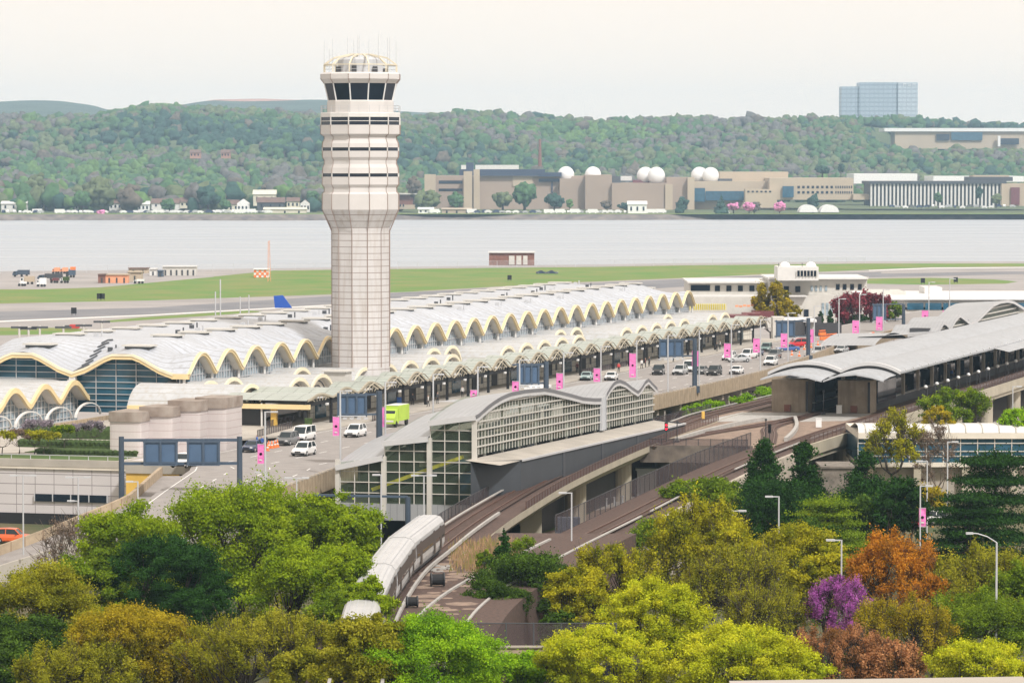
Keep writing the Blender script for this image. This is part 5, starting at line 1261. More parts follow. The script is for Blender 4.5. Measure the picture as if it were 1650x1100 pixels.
for k in range(26): 
    x,y=P(random.uniform(693,722),random.uniform(911,921),7.05)[:2]; b.box(x,x+random.uniform(.2,.6),y,y+.3,7.03,7.03+random.uniform(.05,.2))
tag(b.build('rubble','rail_cover'),'scatter of pale concrete rubble on the gravel near the larger cable reel',kind='stuff')
# plaza below the viaduct
g=MB(); g.face([P(790,840,.02),P(1000,770,.02),P(1120,770,.02),P(1000,850,.02),P(860,870,.02)]); st('plaza_grass',g,'grass_near')
g=MB(); g.face([P(860,862,.03),P(905,850,.03),P(1000,800,.03),P(1060,790,.03),P(960,850,.03),P(880,880,.03)]); st('footpath',g,'ballast_pale')
g=MB(); g.face([P(930,818,.04),P(1000,797,.04),P(1060,790,.04),P(1010,812,.04),P(962,822,.04)]); st('footpath',g,'concrete_pale')
sts=thing('stair','grey metal staircase with sloping rails behind the viaduct columns','stair',P(940,810,0))
b=MB()
p0=P(975,805,0); p1=(P(915,800,0)[0],P(915,800,0)[1],4.6)
for o_ in (-.9,.9):
    for h in (0,.5,1.0): b.bar((p0[0],p0[1]+o_,p0[2]+h),(p1[0],p1[1]+o_,p1[2]+h),.09,.09)
for k in range(14): t_=k/13; b.box(p0[0]+(p1[0]-p0[0])*t_-.15,p0[0]+(p1[0]-p0[0])*t_+.15,p0[1]-.9,p0[1]+.9,4.6*t_-.03,4.6*t_+.03)
b.build('flight','lamp_metal',sts)
bol=None
for k in range(6):
    q=P(938+k*13,822-k*2,.0); b=MB(); b.tube([(0,0,0),(0,0,1.0)],.13,8); b.tube([(0,0,1.),(0,0,1.15)],.2,8)
    if bol is None: bol=b.build('bollard_light','lamp_metal'); o_=bol
    else: o_=bol.copy(); COL.objects.link(o_)
    o_.location=q; tag(o_,'short grey bollard light on the plaza behind the viaduct columns','bollard','bollards on the plaza')
paint('orange_car',(.75,.13,.03))
# ================================================================ vehicles
def loft(b,secs,mi=0,cap=True):
    """secs: list of rings (same count)"""
    ix=[[b.pt(p) for p in r] for r in secs]
    for A,B in zip(ix,ix[1:]):
        n=len(A)
        for k in range(n): b.f.append([A[k],A[(k+1)%n],B[(k+1)%n],B[k]]); b.m.append(mi)
    if cap: b.f.append(ix[0][::-1]); b.m.append(mi); b.f.append(ix[-1]); b.m.append(mi)
def make_car(kind):
    """front towards -Y; origin on the ground at the centre"""
    L,Wd,Hh=dict(sedan=(4.7,1.82,1.45),suv=(4.75,1.92,1.76),van=(5.2,2.0,2.0),pickup=(5.5,1.95,1.85))[kind]
    root=thing('parked_car','car','car'); h=L/2; w=Wd/2
    belt=.92 if kind=='sedan' else 1.05; hood=.86 if kind=='sedan' else 1.02
    # lower body stations: y, halfwidth, bottom, top
    st_=[(-h,w*.78,.34,.62),(-h+.12,w*.9,.26,.74),(-h+.5,w*.97,.22,hood-.06),(-h+1.25,w,.22,hood+.02),(-h+1.6,w,.22,belt),(0,w,.22,belt+.02),(h-1.2,w,.22,belt+.03),(h-.35,w*.97,.24,belt+.02 if kind!='sedan' else belt+.03),(h-.08,w*.9,.28,belt-.08),(h,w*.82,.36,belt-.2)]
    b=MB(); rings=[]
    for y,ww,z0,z1 in st_:
        m_=(z0+z1)/2; rings.append([(-ww*.9,y,z0),(-ww,y,z0+.14),(-ww,y,m_+.06),(-ww*.93,y,z1-.05),(-ww*.84,y,z1),(ww*.84,y,z1),(ww*.93,y,z1-.05),(ww,y,m_+.06),(ww,y,z0+.14),(ww*.9,y,z0)])
    loft(b,rings)
    # roof skin
    if kind=='sedan': y0,y1,r0,r1=-h+1.55,h-.75,-h+2.25,h-1.55
    elif kind=='suv': y0,y1,r0,r1=-h+1.35,h-.12,-h+2.05,h-.55
    elif kind=='van': y0,y1,r0,r1=-h+.9,h-.06,-h+1.6,h-.25
    else: y0,y1,r0,r1=-h+1.45,.95,-h+2.1,.6
    tw=w*.74 if kind!='van' else w*.84
    rr=[]
    for y,ww,z in ((r0-.06,tw*.95,Hh-.10),(r0+.15,tw,Hh-.03),((r0+r1)/2,tw,Hh),(r1-.12,tw,Hh-.03),(r1+.05,tw*.95,Hh-.10)):
        rr.append([(-ww,y,z-.06),(-ww*.93,y,z),(ww*.93,y,z),(ww,y,z-.06)])
    loft(b,rr)
    if kind=='pickup': b.box(-w*.96,w*.96,1.0,h-.1,belt,belt+.12)
    # pillars
    for sx in (-1,1):
        for (ya,yb) in ((y0,r0),(y1,r1)): b.bar((sx*w*.86,ya,belt-.02),(sx*tw*.97,yb,Hh-.08),.09,.09)
        ym=(r0+r1)/2; b.bar((sx*w*.87,ym,belt-.02),(sx*tw*.98,ym,Hh-.06),.08,.08)
    body=b.build('body','car_white',root)
    g=MB(); bl=belt-.03; A=[(-w*.84,y0,bl),(w*.84,y0,bl),(w*.84,y1,bl),(-w*.84,y1,bl)]; Tt=[(-tw*.94,r0,Hh-.08),(tw*.94,r0,Hh-.08),(tw*.94,r1,Hh-.08),(-tw*.94,r1,Hh-.08)]
    loft(g,[A,Tt]); g.build('window','car_glass',root)
    g=MB(); g.box(-w*.93,w*.93,-h-.01,-h+.12,.26,.46); g.box(-w*.4,w*.4,-h-.02,-h+.1,.5,.66); g.build('grille','dark',root)
    for sx in (-1,1):
        for yy in (-h+.85,h-.9):
            q=MB(); q.lathe([(.34,-.11),(.34,.11)],14); q.v=[(z+sx*(w-.1),x+yy,y+.34) for x,y,z in q.v]; wh=q.build('wheel','rubber',root)
            q=MB(); q.lathe([(.19,-.12),(.19,.12)],8); q.v=[(z+sx*(w-.09),x+yy,y+.34) for x,y,z in q.v]; q.build('rim','car_silver',wh)
        q=MB(); q.box(sx*w*.72-.16,sx*w*.72+.16,-h+.0,-h+.13,.58,.72); q.build('headlight','white_bright',root)
        q=MB(); q.box(sx*w*.74-.13,sx*w*.74+.13,h-.12,h+.01,.64,.84); q.build('taillight','red_paint',root)
        q=MB(); q.box(sx*(w+.06)-.09,sx*(w+.06)+.09,y0+.35,y0+.5,belt,belt+.14); q.build('mirror','dark_grey',root)
    return reg(root)
protos={}
HF=ANG_U+math.pi/2   # heading so the front (-Y) points towards -u (towards the camera)
def heading(deg=0): return ANG_U-math.pi/2+R(deg)
CARS=[(407,727,'sedan','car_navy',0,'dark blue sedan stopped left of the workers at lower left'),
(463,716,'suv','car_grey',0,'dark grey four-wheel drive beside the orange cones'),(489,709,'van','car_white',0,'white van behind the dark grey four-wheel drive'),
(490,733,'suv','car_white',0,'white four-wheel drive with a black grille driving toward the lower left'),(573,703,'suv','car_white',0,'white crossover driving near the blue sign back and the yellow-green truck'),
(297,752,'suv','car_white',0,'white car seen between the two signs of the wide gantry'),
(945,612,'sedan','car_teal',8,'pale teal car at the kerb under the small bus shelter roof'),(985,612,'sedan','car_white',5,'white car at the kerb behind the humped roof of the glass hall'),
(1061,603,'suv','car_black',8,'black four-wheel drive at the kerb near a group of travellers'),(1096,603,'suv','car_silver',0,'silver four-wheel drive right of the black one at the kerb'),
(1112,598,'van','car_white',0,'white van tucked behind the silver four-wheel drive'),(1130,602,'sedan','car_grey',0,'dark sedan just right of the gantry post, half hidden by its neighbour'),
(1151,604,'suv','car_black',0,'black car right of the gantry post, nearest the parapet'),(1187,602,'sedan','car_white',0,'white sedan half hidden behind the road parapet'),
(1190,583,'sedan','car_silver',-55,'silver car turned sideways beside the pink banner'),(1206,577,'pickup','car_white',-8,'white pickup truck behind the silver car'),
(1235,566,'suv','car_green',5,'grey-green four-wheel drive at the kerb beside a pink banner'),(1248,577,'suv','car_grey',0,'grey car directly behind the small white hatchback'),
(1242,588,'suv','car_white',0,'white car in the middle of the road before the station canopy'),(1269,566,'sedan','car_blue',-55,'blue car turned sideways in front of the red car'),
(1283,559,'suv','car_red',-50,'bright red car beside the orange cones'),(1319,572,'suv','car_silver',0,'grey-white car right of the tall slim gantry post'),
(1356,568,'sedan','car_silver',-6,'silver car farthest right on the road below the barriers'),
(1219,573,'sedan','car_navy',-4,'dark car between the white pickup and the grey-green one'),
(1175,580,'suv','car_white',0,'white car far along the kerb partly behind the silver sideways car')]
for (px,py,k,c,dg_,lab) in CARS:
    if k not in protos: protos[k]=o=make_car(k)
    else: o=copy_tree(protos[k])
    o.location=P(px,py,8.02); o.rotation_euler=(0,0,heading(dg_)); tag(o,lab,'car','cars on the elevated road'); 
    swap(o,'car_white',c)
# a few cars at ground level under the trees and the viaduct
for (px,py,k,c,dg_,lab,z) in [(930,782,'suv','car_grey',80,'dark grey car on the lower level behind the viaduct columns',0),(955,790,'sedan','car_black',70,'black car on the lower level beside the metal staircase',0),
    (1430,832,'sedan','car_silver',70,'silver car glimpsed between the conifers at the right',0),(1520,845,'suv','car_white',75,'white car under the dark cedar at the right edge',0),(1460,850,'suv','car_red',70,'dark red car glimpsed below the pink banner',0),(1540,905,'sedan','car_white',70,'white car glimpsed behind the yellow-green trees at the right',0),(22,874,'suv','orange_car',80,'orange-red car in the shade at the foot of the tiled wall',0),(1240,905,'suv','car_white',60,'white car glimpsed through the bare branches at the centre right',0)]:
    o=copy_tree(protos[k]); o.location=P(px,py,z+.05); o.rotation_euler=(0,0,R(dg_)); tag(o,lab,'car')
    swap(o,'car_white',c)
# yellow-green box truck
q=P(636,686,8.02); tk=thing('box_truck','bright yellow-green airport box truck with a white cab at the kerb','truck',q); 
def TR(x,y,z): return (q[0]+x*math.cos(heading(0))-y*math.sin(heading(0)),q[1]+x*math.sin(heading(0))+y*math.cos(heading(0)),q[2]+z)
b=MB(TR); b.box(-1.1,1.1,-1.4,3.2,.8,2.95); b.build('cargo_box','hivis',tk)
b=MB(TR); loft(b,[[(-1.05,-3.2,.5),(1.05,-3.2,.5),(1.05,-3.2,1.3),(-1.05,-3.2,1.3)],[(-1.1,-2.9,.5),(1.1,-2.9,.5),(1.1,-2.9,1.6),(-1.1,-2.9,1.6)],[(-1.1,-2.4,.5),(1.1,-2.4,.5),(1.0,-2.2,2.4),(-1.0,-2.2,2.4)],[(-1.1,-1.5,.5),(1.1,-1.5,.5),(1.0,-1.5,2.5),(-1.0,-1.5,2.5)]]); b.build('cab','hivis',tk)
b=MB(TR); b.face([(-.95,-2.86,1.62),(.95,-2.86,1.62),(.9,-2.32,2.3),(-.9,-2.32,2.3)]); b.build('windscreen','car_glass',tk)
b=MB(TR); b.box(-1.0,1.0,-1.45,3.25,2.95,3.0); b.box(-.9,.9,-3.24,-3.2,.75,1.0); b.build('trim','white_paint',tk)
for sx in (-1,1):
    for yy in (-2.4,2.3):
        b=MB(); b.lathe([(.45,-.15),(.45,.15)],12); b.v=[TR(z+sx*.95,x+yy,y+.45) for x,y,z in b.v]; b.build('wheel','rubber',tk)
# shuttle bus with pale roof
q=P(866,655,8.02); bu=thing('shuttle_bus','dark glazed shuttle bus with a white roof partly behind the blue sign','bus',q)
def TR(x,y,z,q=q): return (q[0]+x*math.cos(heading(8))-y*math.sin(heading(8)),q[1]+x*math.sin(heading(8))+y*math.cos(heading(8)),q[2]+z)
b=MB(TR); b.box(-1.3,1.3,-4,5,.4,1.2); b.build('body','car_white',bu); b=MB(TR); b.box(-1.28,1.28,-3.95,4.9,1.21,2.7); b.build('window_band','glass_dark',bu); b=MB(TR); b.box(-1.4,1.4,-4.2,5.1,2.71,3.1); b.build('roof','white_bright',bu)
for sx in (-1,1):
    for yy in (-2.4,3.):
        b=MB(); b.lathe([(.45,-.15),(.45,.15)],12); b.v=[TR(z+sx*1.1,x+yy,y+.45) for x,y,z in b.v]; b.build('wheel','rubber',bu)
# ---------------------------------------------------------------- the train
def make_coach():
    root=thing('train_car','car','train car'); L=22.6; h=L/2; b=MB(); rings=[]
    prof=[(-1.35,.35),(-1.52,.9),(-1.54,1.9),(-1.42,2.9),(-1.15,3.28),(-.6,3.42),(.6,3.42),(1.15,3.28),(1.42,2.9),(1.54,1.9),(1.52,.9),(1.35,.35)]
    for x,sc in ((-h,.93),(-h+.35,1),(h-.35,1),(h,.93)): rings.append([(x,y*sc,z) for y,z in prof])
    loft(b,rings); b.build('body','train_white',root)
    # window and door band pieces follow the side
    for sy in (-1,1):
        for x0,x1 in ((-10.3,-8.6),(-6.4,-1.9),(-1.3,1.5),(3.9,7.0),(8.6,10.3)):
            q=MB(); q.face([(x0,sy*1.57,1.55),(x1,sy*1.57,1.55),(x1,sy*1.50,2.5),(x0,sy*1.50,2.5)]); q.build('window','train_glass',root)
        for xc in (-7.5,2.7,7.8):
            q=MB(); q.face([(xc-.62,sy*1.56,.5),(xc+.62,sy*1.56,.5),(xc+.62,sy*1.49,2.72),(xc-.62,sy*1.49,2.72)]); q.face([(xc-.62,sy*1.58,.5),(xc+.62,sy*1.58,.5),(xc+.62,sy*1.58,1.5),(xc-.62,sy*1.58,1.5)]); dd=q.build('door','train_brown',root)
        q=MB(); q.face([(-h+.3,sy*1.565,1.42),(h-.3,sy*1.565,1.42),(h-.3,sy*1.535,2.62),(-h+.3,sy*1.535,2.62)]); q.build('window_band','train_brown',root)
    q=MB(); q.box(-h-.02,-h+.1,-1.0,1.0,1.5,2.6); q.box(h-.1,h+.02,-1.0,1.0,1.5,2.6); q.build('end_window','train_glass',root)
    q=MB(); q.box(-h+1,h-1,-1.25,1.25,.05,.36); q.build('underframe','dark_grey',root)
    q=MB()
    for y in (-.9,-.3,.3,.9): q.bar((-h+.5,y,3.40 if abs(y)>.5 else 3.44),(h-.5,y,3.40 if abs(y)>.5 else 3.44),.05,.04)
    q.build('roof_ribs','lamp_metal',root)['kind']='stuff'
    for x in (-7.6,7.6):
        q=MB(); q.box(x-1.4,x+1.4,-1.15,1.15,-.05,.32); q.build('bogie','dark',root)
    return reg(root)
i0=min(range(len(trA)),key=lambda i:abs(trA[i][1]-379)); d0=sum(math.dist(trA[i],trA[i+1]) for i in range(i0)); tc=None
for k,l in enumerate(['silver train car leading, fully visible beside the gravel','second silver train car on the bend','third silver train car half hidden by the green tree','last silver train car glimpsed through leaves']):
    dd=d0-11.6-k*23.4
    (x,y,z),h=along(trA,dd-8); (x2,y2,z2),_=along(trA,dd+8)
    if tc is None: tc=make_coach(); o=tc
    else: o=copy_tree(tc)
    o.location=((x+x2)/2,(y+y2)/2,z+.12); o.rotation_euler=(0,0,math.atan2(y2-y,x2-x)); tag(o,l,'train car','cars of the silver train')
# ================================================================ street lamps, banners
def lamp(px_base,base,h,arm,label,banner=None,box=True,group=None,r=.09):
    t=thing('street_lamp',label,'street lamp',base,group=group); x,y,z=base
    b=MB(); b.tube([(x,y,z),(x,y,z+h)],[r*1.2,r],8); b.build('pole','lamp_metal',t)
    b=MB()
    for a in (arm if hasattr(arm,'__len__') else [arm]):
        if a: b.bar((x,y,z+h-.05),(x+a,y,z+h-.05),.1,.1); b.box(x+a-.4,x+a+.4,y-.2,y+.2,z+h-.12,z+h+.04)
    b.build('lamp_head','lamp_metal',t)
    if banner:
        z0,z1,dx=banner; q=MB()
        rows=[]
        for k in range(7):
            zz=z+z0+(z1-z0)*k/6; rows.append([(x-.12-dx*j/4,y+.06*math.sin(k*1.1+j),zz) for j in range(5)])
        q.grid(rows); q.build('banner','pink_banner',t,fix=False)
        q=MB()
        for zz in (z0,z1): q.bar((x,y,z+zz),(x-.14-dx,y,z+zz),.05,.05)
        q.build('banner_arm','lamp_metal',t)
        q=MB(); q.lathe([(.16,-.01),(.16,.01)],8); q.v=[(x-.12-dx*.5+a,y-.07,z+(z0+z1)/2+c) for a,c,_ in q.v]; q.box(x-.12-dx*.72,x-.12-dx*.3,y-.08,y-.07,z+z0+.35,z+z0+.5); q.build('banner_motif','white_paint',t)
    return t
def edge_at(px):
    for s_ in np.arange(-150,420,.5):
        q=T(s_,vR(s_)+.15,9)
        if 825+F*q[0]/q[1]>px: return s_,q
ROADL=[(426,4.2,None,'first pink bannered lamp from the left, before the cones',(715,747),9.2),(547,None,None,'tall lamp beside a pink banner left of the glass hall roof',(671,702),0),
(620,None,None,'lamp with a pink banner touching the yellow-green truck',(655,688),0),(697,None,None,'plain lamp rising behind the lowest roof bay of the glass hall',None,0),(769,None,None,'lamp with a pink banner just above the middle roof bay',(628,641),0),
(837,None,None,'lamp with a small pink banner left of the second blue sign',(614,632),0),(907,None,None,'lamp with a pink banner right of the second gantry post',(601,628),0),(968,None,None,'lamp with a pink banner above the dip of the humped roof',(593,615),0),
(1026,None,None,'lamp with a tall pink banner above the two small roof humps',(569,608),0),(1076,None,None,'plain lamp before the parapet left of the third gantry',None,0),(1127,None,None,'lamp with a pink banner right of the third gantry post',(565,590),0),
(1178,None,None,'lamp with a pink banner over the silver sideways car',(553,576),0),(1225,None,None,'lamp with a pink banner left of the grey-green car',(545,568),0),(1270,None,None,'lamp with a pink banner before the blue sign of the slim gantry',(537,560),0),
(1312,None,None,'lamp with a pink banner right of the slim gantry post',(530,552),0),(1352,None,None,'plain lamp before the dark fence near the orange barriers',None,0),(1385,None,None,'lamp with a pink banner in front of the dark conifers',(516,537),0),
(1423,None,None,'lamp with a pink banner in front of the right-hand gantry sign',(510,532),0),(1497,None,None,'lamp with a pink banner before the white terminal windows',(500,520),0),(1530,None,None,'lamp with a pink banner farthest right, above the wavy roof',(500,512),0)]
for (px,_,_,lab,bn,_) in ROADL:
    s_,q=edge_at(px); Y=q[1]; k=Y/F; bb=None
    zt=18.0
    if bn:
        z0=D(px,bn[1],Y)[2]-8.9; z1=D(px,bn[0],Y)[2]-8.9; bb=(z0,z1,10.5*k)
        if z0<.2: bb=(.2,z1,10.5*k)
    lamp(px,(q[0],q[1],8.9),zt-8.9,1.0,lab,bb,group='lamps along the elevated road',r=.1)
for (px,yt,Y,zb_,arm,lab,bn) in [
 (37,765,418,3.,[-1.,1.],'leftmost double-headed lamp in front of the tiled wall',None),(126,768,424,5.,[-1.,1.],'second double-headed lamp before the tiled wall',None),(125.5,806,440,5.5,[-.8],'small lamp just right of the ribbon window',None),
 (222,775,420,0.,[-.9],'lamp between the tiled wall and the green treetops',None),(430,760,425,0,[-.9,.0],'lamp left of the parapet end above the treetops',None),(478,769,418,0,[-.95,.95],'double-headed lamp before the parapet above the treetops',None),
 (614,764,405,0,[-.5],'tall lamp in front of the lowest glass bay',None),(683,765,410,0,[-.95,.95],'double-headed lamp in front of the middle glass bay',None),
 (921,793,392,1.,[-.9],'lamp standing beside the viaduct column at the centre',None),(1042,0,0,0,0,'',None),
 (1181,822,378,0,[-.9,.9],'double-headed lamp rising from the olive tree crown',None),(1255,799,398,0,[-1.,],'white lamp before the dark conifers',None),(1356,869,352,0,[-1.],'white lamp left of the orange tree',None),
 (1483,782,400,0,[.9],'tall lamp carrying a pink banner low at the right',(818,848)),(1527,711,470,0,[.9],'tall lamp in front of the blue ribbon glazing',None),(1494,742,450,0,[-.9],'lamp half hidden by the dark conifer before the garage',None),(1632,622,560,0,[.9],'lamp behind the garage roof at the right edge',None)]:
    if not Y: continue
    q=D(px,yt,Y); h=q[2]-zb_; bb=None
    if bn: bb=(D(px,bn[1],Y)[2]-zb_,D(px,bn[0],Y)[2]-zb_,-11*Y/F)
    lamp(px,(q[0],Y,zb_),h,arm,lab,bb,r=.075)
q=D(1606,866,330); t=thing('street_lamp','cobra-head lamp with a long curved arm at the lower right','street lamp',(q[0],330,0))
b=MB(); b.tube([(q[0],330,0),(q[0],330,q[2]-.4)],[.12,.08],8); b.build('pole','lamp_metal',t)
b=MB(); b.tube([(q[0],330,q[2]-.4),(q[0]-.8,330,q[2]+.1),(q[0]-1.6,330,q[2]+.35),(q[0]-2.2,330,q[2]+.4)],.055,6); b.box(q[0]-2.6,q[0]-2.0,329.8,330.2,q[2]+.3,q[2]+.46); b.build('arm','lamp_metal',t)
# signals and small track-side items
def signal(px,py,z,h,mat,lab,rows=2):
    q=P(px,py,z); t=thing('rail_signal',lab,'signal',q); x,y,_=q
    b=MB(); b.tube([(x,y,z),(x,y,z+h)],.06,6); b.build('post','dark_grey',t)
    b=MB(); b.box(x-.22,x+.22,y-.1,y+.15,z+h-.1,z+h+.55*rows); b.build('housing','dark',t)
    for k in range(rows):
        b=MB(); b.lathe([(.14,-.02),(.14,.02)],10); b.v=[(x+a,y-.14,z+h+.2+.5*k+c) for a,c,_ in b.v]; b.build('lens',mat,t)
signal(1073.5,712,7.3,1.6,'signal_red','railway signal showing two red lights at the start of the junction slab')
signal(893,752,7.3,1.3,'signal_blue','small trackside signal with a blue light beside the dark panel wall',1)
signal(1240,718,7.3,1.8,'dark_grey','unlit dark railway signal at the right end of the junction slab')
for (x,y,h,l) in ((1091,712,2.6,'dark trackside mast right of the red railway signal'),(1234,716,3.2,'dark trackside mast at the right end of the junction slab'),(1327,668,3.4,'slim pale mast between the two station blocks')):
    q=P(x,y,7.1); b=MB(); b.tube([q,(q[0],q[1],q[2]+h)],.07,6); b.box(q[0]-.15,q[0]+.15,q[1]-.15,q[1]+.15,q[2]+h,q[2]+h+.3); b.box(q[0]-.3,q[0]+.3,q[1]-.3,q[1]+.3,q[2],q[2]+.25); tag(b.build('mast','dark_grey'),l,'mast')
for (x,y,l) in ((824,792,'first yellow-brown marker post from the left beside the dark wall'),(909,752,'second yellow-brown marker post beside the dark wall'),(990,720,'third yellow-brown marker post beside the dark wall'),(1133,676,'yellow-brown marker post by the green fence before the station')):
    q=P(x,y,7.0); b=MB(); b.box(q[0]-.22,q[0]+.22,q[1]-.12,q[1]+.12,q[2],q[2]+1.25); b.box(q[0]-.1,q[0]+.1,q[1]-.15,q[1]-.12,q[2]+.2,q[2]+1.1); tag(b.build('marker_post','yellow_paint'),l,'post')
for (x,y,l) in ((1319,690,'small white cabinet on the left side of the right station block'),(1352,668,'small white cabinet at the foot of the right station block')):
    q=P(x,y-2,7.1); b=MB(); b.box(q[0]-.4,q[0]+.4,q[1]-.3,q[1]+.3,q[2],q[2]+1.2); b.box(q[0]-.45,q[0]+.45,q[1]-.35,q[1]+.35,q[2]+1.2,q[2]+1.28); tag(b.build('cabinet','white_bright'),l,'cabinet')
q=P(915,862,2.); b=MB(); b.box(q[0]-1.4,q[0]+1.6,q[1]-.8,q[1]+.8,0,2.6); b.box(q[0]-1.2,q[0]+1.4,q[1]-.85,q[1]+.85,2.6,4.1); tag(b.build('equipment_cabinet','gantry_blue'),'dark blue-grey equipment cabinet at the foot of the viaduct column','cabinet')
q=P(1043,800,0.); b=MB(); b.box(q[0]-1.4,q[0]+1.2,q[1]-.8,q[1]+.8,0,3.6); b.box(q[0]-1.6,q[0]+1.4,q[1]-1,q[1]+1,3.6,3.9); tag(b.build('booth','lamp_metal'),'small grey booth with a white top between the viaduct columns','booth')
# ================================================================ people
def person(px,py,z,hd,top,legs,label,pose='stand'):
    x,y,_=P(px,py,z); t=thing('person',label,'person',(x,y,z),hd)
    me=bpy.data.meshes.new('body'); lift=.0
    J={'pel':(0,0,.95),'wai':(0,0,1.12),'che':(0,-.02,1.36),'nec':(0,-.01,1.52),'hd0':(0,-.03,1.62),'hd1':(0,-.02,1.74)}
    pts=[J['pel'],J['wai'],J['che'],J['nec'],J['hd0'],J['hd1']]; ed=[(0,1),(1,2),(2,3),(3,4),(4,5)]; rad=[.15,.135,.16,.06,.095,.09]
    for sx in (-1,1):
        step=.16*sx if pose=='walk' else .03*sx
        n=len(pts); pts+=[(.1*sx,0,.88),(.11*sx,-step*.6,.49),(.12*sx,-step+.04,.09),(.13*sx,-step-.13,.04)]; rad+=[.11,.075,.05,.045]; ed+=[(0,n),(n,n+1),(n+1,n+2),(n+2,n+3)]
        n=len(pts); pts+=[(.2*sx,0,1.42),(.25*sx,.03+step*.5,1.13),(.25*sx,-.1+step*.8,.9),(.25*sx,-.13+step*.8,.81)]; rad+=[.07,.05,.04,.038]; ed+=[(2,n),(n,n+1),(n+1,n+2),(n+2,n+3)]
    me.from_pydata(pts,ed,[]); o=bpy.data.objects.new('body',me); COL.objects.link(o)
    sk_=o.modifiers.new('skin','SKIN'); 
    for i,sv_ in enumerate(me.skin_vertices[0].data): sv_.radius=(rad[i],rad[i]*.8 if i in(0,1,2) else rad[i]); sv_.use_root=(i==0)
    ss_=o.modifiers.new('sub','SUBSURF'); ss_.levels=1; ss_.render_levels=1
    dg=bpy.context.evaluated_depsgraph_get(); m2=bpy.data.meshes.new_from_object(o.evaluated_get(dg)); bpy.data.objects.remove(o); 
    for nm in (legs,top,'skin','dark'): m2.materials.append(MATS[nm])
    m2.name='body'
    for p_ in m2.polygons:
        zc=p_.center.z; xc=abs(p_.center.x)
        p_.material_index=2 if (zc>1.5 and zc<1.71) else 3 if (zc>=1.71 or zc<.1) else 2 if (xc>.2 and zc<.9) else 0 if zc<.97 else 1
    o=bpy.data.objects.new('body',m2); COL.objects.link(o); o.parent=t
    return t
PPL=[(414,722,'blue_tarp','dark_grey','worker in blue leaning by the dark blue sedan','stand'),(422,724,'blue_tarp','dark','second worker in blue beside the orange cones','walk'),(429,722,'dark_grey','dark','dark-clothed worker right of the two blue ones','stand'),
(1040,592,'maroon','dark','traveller in dark red left of the black four-wheel drive','stand'),(1046,590,'dark_grey','dark','traveller in dark clothes beside the one in dark red','stand'),(1034,594,'white_paint','dark_grey','traveller in white on the pavement left of the group','walk'),
(665,652,'dark_grey','dark','dark figure by the terminal doors behind the truck','stand'),(690,655,'white_paint','dark_grey','figure with white top near the lamp above the lowest bay','walk'),(705,650,'dark_grey','dark','dark figure standing right of the lamp above the lowest bay','stand'),
(997,600,'red_paint','dark','figure in bright red by the kerb railings','stand'),(1155,566,'dark_grey','dark','lone dark figure under the kerb canopy','stand'),(1125,600,'hivis','dark','figure in a yellow-green vest beside the gantry post','stand')]
for (x,y,a,c,l,po) in PPL: person(x,y,8.05 if y>700 or x in(997,1125) else 8.2,heading(random.uniform(-80,80)),a,c,l,po)
for k,(s,v,a) in enumerate([(75,88,'dark_grey'),(92,87.5,'red_paint'),(118,88.6,'blue_tarp'),(131,87.8,'white_paint'),(152,88.2,'dark_grey')]):
    q=T(s,v+1.6,8.31); r_=q; d=(q[0],q[1]); 
    px=825+F*q[0]/q[1]; py=550-F*((ST*q[1]+CT*(8.31-H))/(CT*q[1]-ST*(8.31-H)))
    px=825+F*q[0]/(CT*q[1]-ST*(8.31-H)); person(px,py,8.31,1.5,a,'dark',['passenger in dark clothes near the left end of the open platform','passenger in red on the open station platform','passenger in blue on the open station platform','passenger in white on the open station platform','passenger in dark clothes far along the station platform'][k],'stand')
for k,(px,py,c,l) in enumerate([(745,640,'white_paint','pedestrian in white by the canopy column above the middle roof bay'),(770,636,'dark_grey','pedestrian in grey right of the one in white'),(1085,583,'blue_tarp','pedestrian in blue near the doors behind the silver car'),(1160,563,'white_paint','pedestrian in white beside the lone dark figure'),(560,672,'dark_grey','pedestrian in dark clothes behind the first blue sign'),(930,600,'maroon','pedestrian in maroon left of the pale teal car')]): person(px,py,8.18,heading(k*40),c,'dark',l,'walk' if k%2 else 'stand')
# cones and barriers
cn=None
for k,(x,y) in enumerate([(433,722),(438,722),(443,721),(447,720),(431,726),(1276,572),(1288,574),(1296,563),(1307,560),(1318,556),(1328,552),(1322,562)]):
    q=P(x,y,8.02)
    if cn is None:
        b=MB(); b.box(-.22,.22,-.22,.22,0,.05); b.lathe([(.17,.05),(.03,.78)],10); b.lathe([(.125,.3),(.085,.48)],10,mi=1,cap=False); cn=b.build('traffic_cone',['orange','white_bright']); o=cn
    else: o=cn.copy(); COL.objects.link(o)
    o.location=q; o.scale=(1.3,1.3,1.3); tag(o,'orange traffic cone beside the workers' if k<5 else 'orange traffic cone near the red car and the barriers','traffic cone','cones at the workers' if k<5 else 'cones by the red car')
bar_=None; ba=P(1334,562,8.02); bb_=P(1406,543,8.02)
for k in range(18):
    t_=k/17; q=tuple(ba[i]+(bb_[i]-ba[i])*t_ for i in range(3))
    if bar_ is None:
        b=MB(); L=math.dist(ba,bb_)/17*.94; b.prism([(-L/2,-.3),(L/2,-.3),(L/2,.3),(-L/2,.3)],0,.25); b.prism([(-L/2,-.16),(L/2,-.16),(L/2,.16),(-L/2,.16)],.25,1.05,1); b.build; bar_=b.build('water_barrier',['orange','orange_pale']); o=bar_
    else: o=bar_.copy(); COL.objects.link(o)
    o.rotation_euler=(0,0,math.atan2(bb_[1]-ba[1],bb_[0]-ba[0])); o.location=q; tag(o,'orange barrier block in the long row' if k%2 else 'white barrier block in the long row','barrier','row of orange and white barrier blocks')
    o.material_slots[1].link='OBJECT'; o.material_slots[1].material=MATS['orange' if k%2 else 'white_paint']
